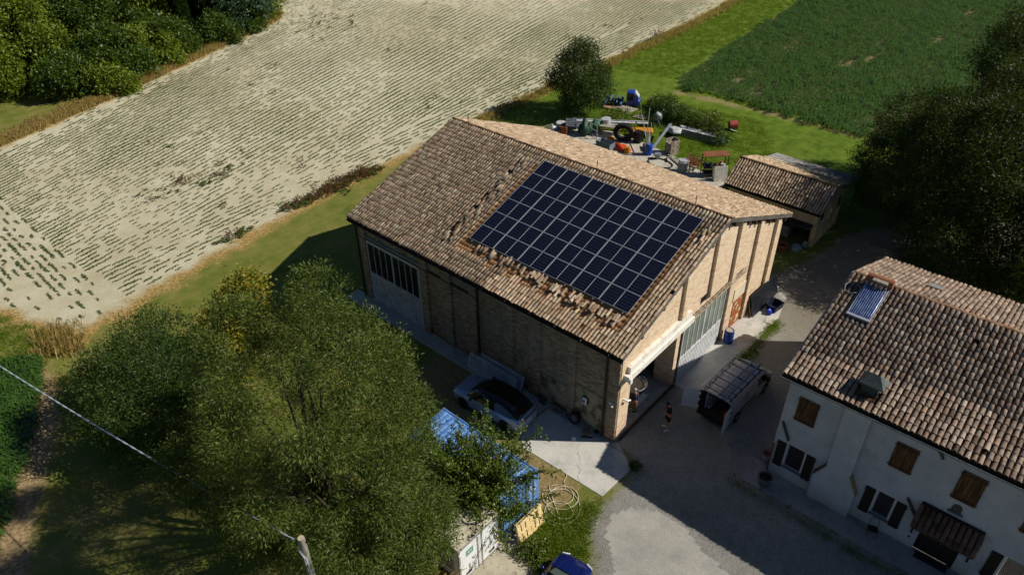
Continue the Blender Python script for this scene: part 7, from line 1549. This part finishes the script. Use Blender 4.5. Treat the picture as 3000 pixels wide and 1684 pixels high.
# maize
src = [plant_src('maize_%d' % i, rng, 4, .8, .62, .55, .17, LEAF_MZ, .55, nleaf=8, jy=.06) for i in range(5)]
X, Y = [], []
for y0 in np.arange(-60, 28, .62):
    xx = np.arange(44, 138, .72); X.append(xx + rng.uniform(-.1, .1, len(xx))); Y.append(np.full(len(xx), y0) + .03 * (xx - 44))
X, Y = np.concatenate(X), np.concatenate(Y); k_ = in_view(X, Y); X, Y = X[k_], Y[k_]; D = sdf(np.stack([X, Y], 1), MAIZE)
p_ = np.stack([X * .25, Y * 1.2, X * 0], 1); thin = vnoise(p_, 1.0, 13); k_ = (D > .3 + .4 * vnoise(np.stack([X, Y, X * 0], 1), .8, 3)) & ((thin > -.55) | (rng.random(len(X)) < .2)) & (rng.random(len(X)) < .95); X, Y, thin = X[k_], Y[k_], thin[k_]; n1 = len(X)
# weedy maize patch at the left edge
L_ = zone([(-16.6, 29.5), (-18, 25.6), (-20.5, 21.4), (-23.4, 16.5), (-27, 16), (-27, 30), (-20, 31)], 1500); k_ = in_view(L_[:, 0], L_[:, 1]); L_ = L_[k_]
P_ = np.concatenate([np.stack([X, Y, X * 0], 1), np.concatenate([L_, np.zeros((len(L_), 1))], 1)])
scatter('maize_plants', P_, np.concatenate([rng.normal(.03, .12, n1) + np.where(rng.random(n1) < .5, math.pi, 0), rng.uniform(0, 6.28, len(L_))]), np.concatenate([rng.uniform(.75, 1.25, n1) * np.clip(.95 + .25 * thin, .7, 1.2), rng.uniform(.6, 1.0, len(L_))]), src, 'glossy green maize plants in dense rows', 'maize')
# shrubs round the scrapyard
for i, (x, y, r_, h, lb, lm) in enumerate(((37.4, 19.7, 1.2, 1.5, 'leafy weed bush beside the mixer', LEAF_HG), (37.0, 17.9, 1.1, 1.2, 'weed bush in the middle of the weed row', LEAF_HG), (36.6, 15.2, 1.1, 1.5, 'weed bush near the end of the scaffold stack', LEAF_ELM), (36.0, 13.9, .7, .9, 'low weed bush by the light blue canister', LEAF_HG), (38.6, 21.6, .9, 1.0, 'weed bush in front of the blue cab', LEAF_HG), (33.6, 22.8, 1.1, .8, 'low bush between the beams and the corrugated sheets', LEAF_HY), (35.2, 13.0, .6, .7, 'dark low bush in front of the light blue canister', LEAF_HG))):
    tree('weed_bush', lb, 'shrub', (x, y, 0), [(x, y, h * .5, r_, r_, h * .55)], lm, int(160 * r_ * h), 11, .16, .17, .4, 120 + i, .03, .3, group='weed bushes round the scrapyard', limbs=4, lobe=.35)
tree('weed_bush', 'dark weed tuft at the corner of the concrete slab', 'shrub', (-.82, -1.78, 0), [(-.82, -1.78, .14, .2, .25, .2)], LEAF_DK, 40, 9, .06, .09, .5, 140, .01, .08, limbs=3, lobe=.12)
tree('ground_creeper', 'low green creeper around the white box forecourt', 'shrub', (-7.6, -.75, 0), [(-7.7, -.9, .1, .7, .55, .2), (-8.1, -1.7, .08, .4, .6, .16)], LEAF_ELM, 200, 10, .07, .09, .6, 141, .01, .08, limbs=3, lobe=.2)
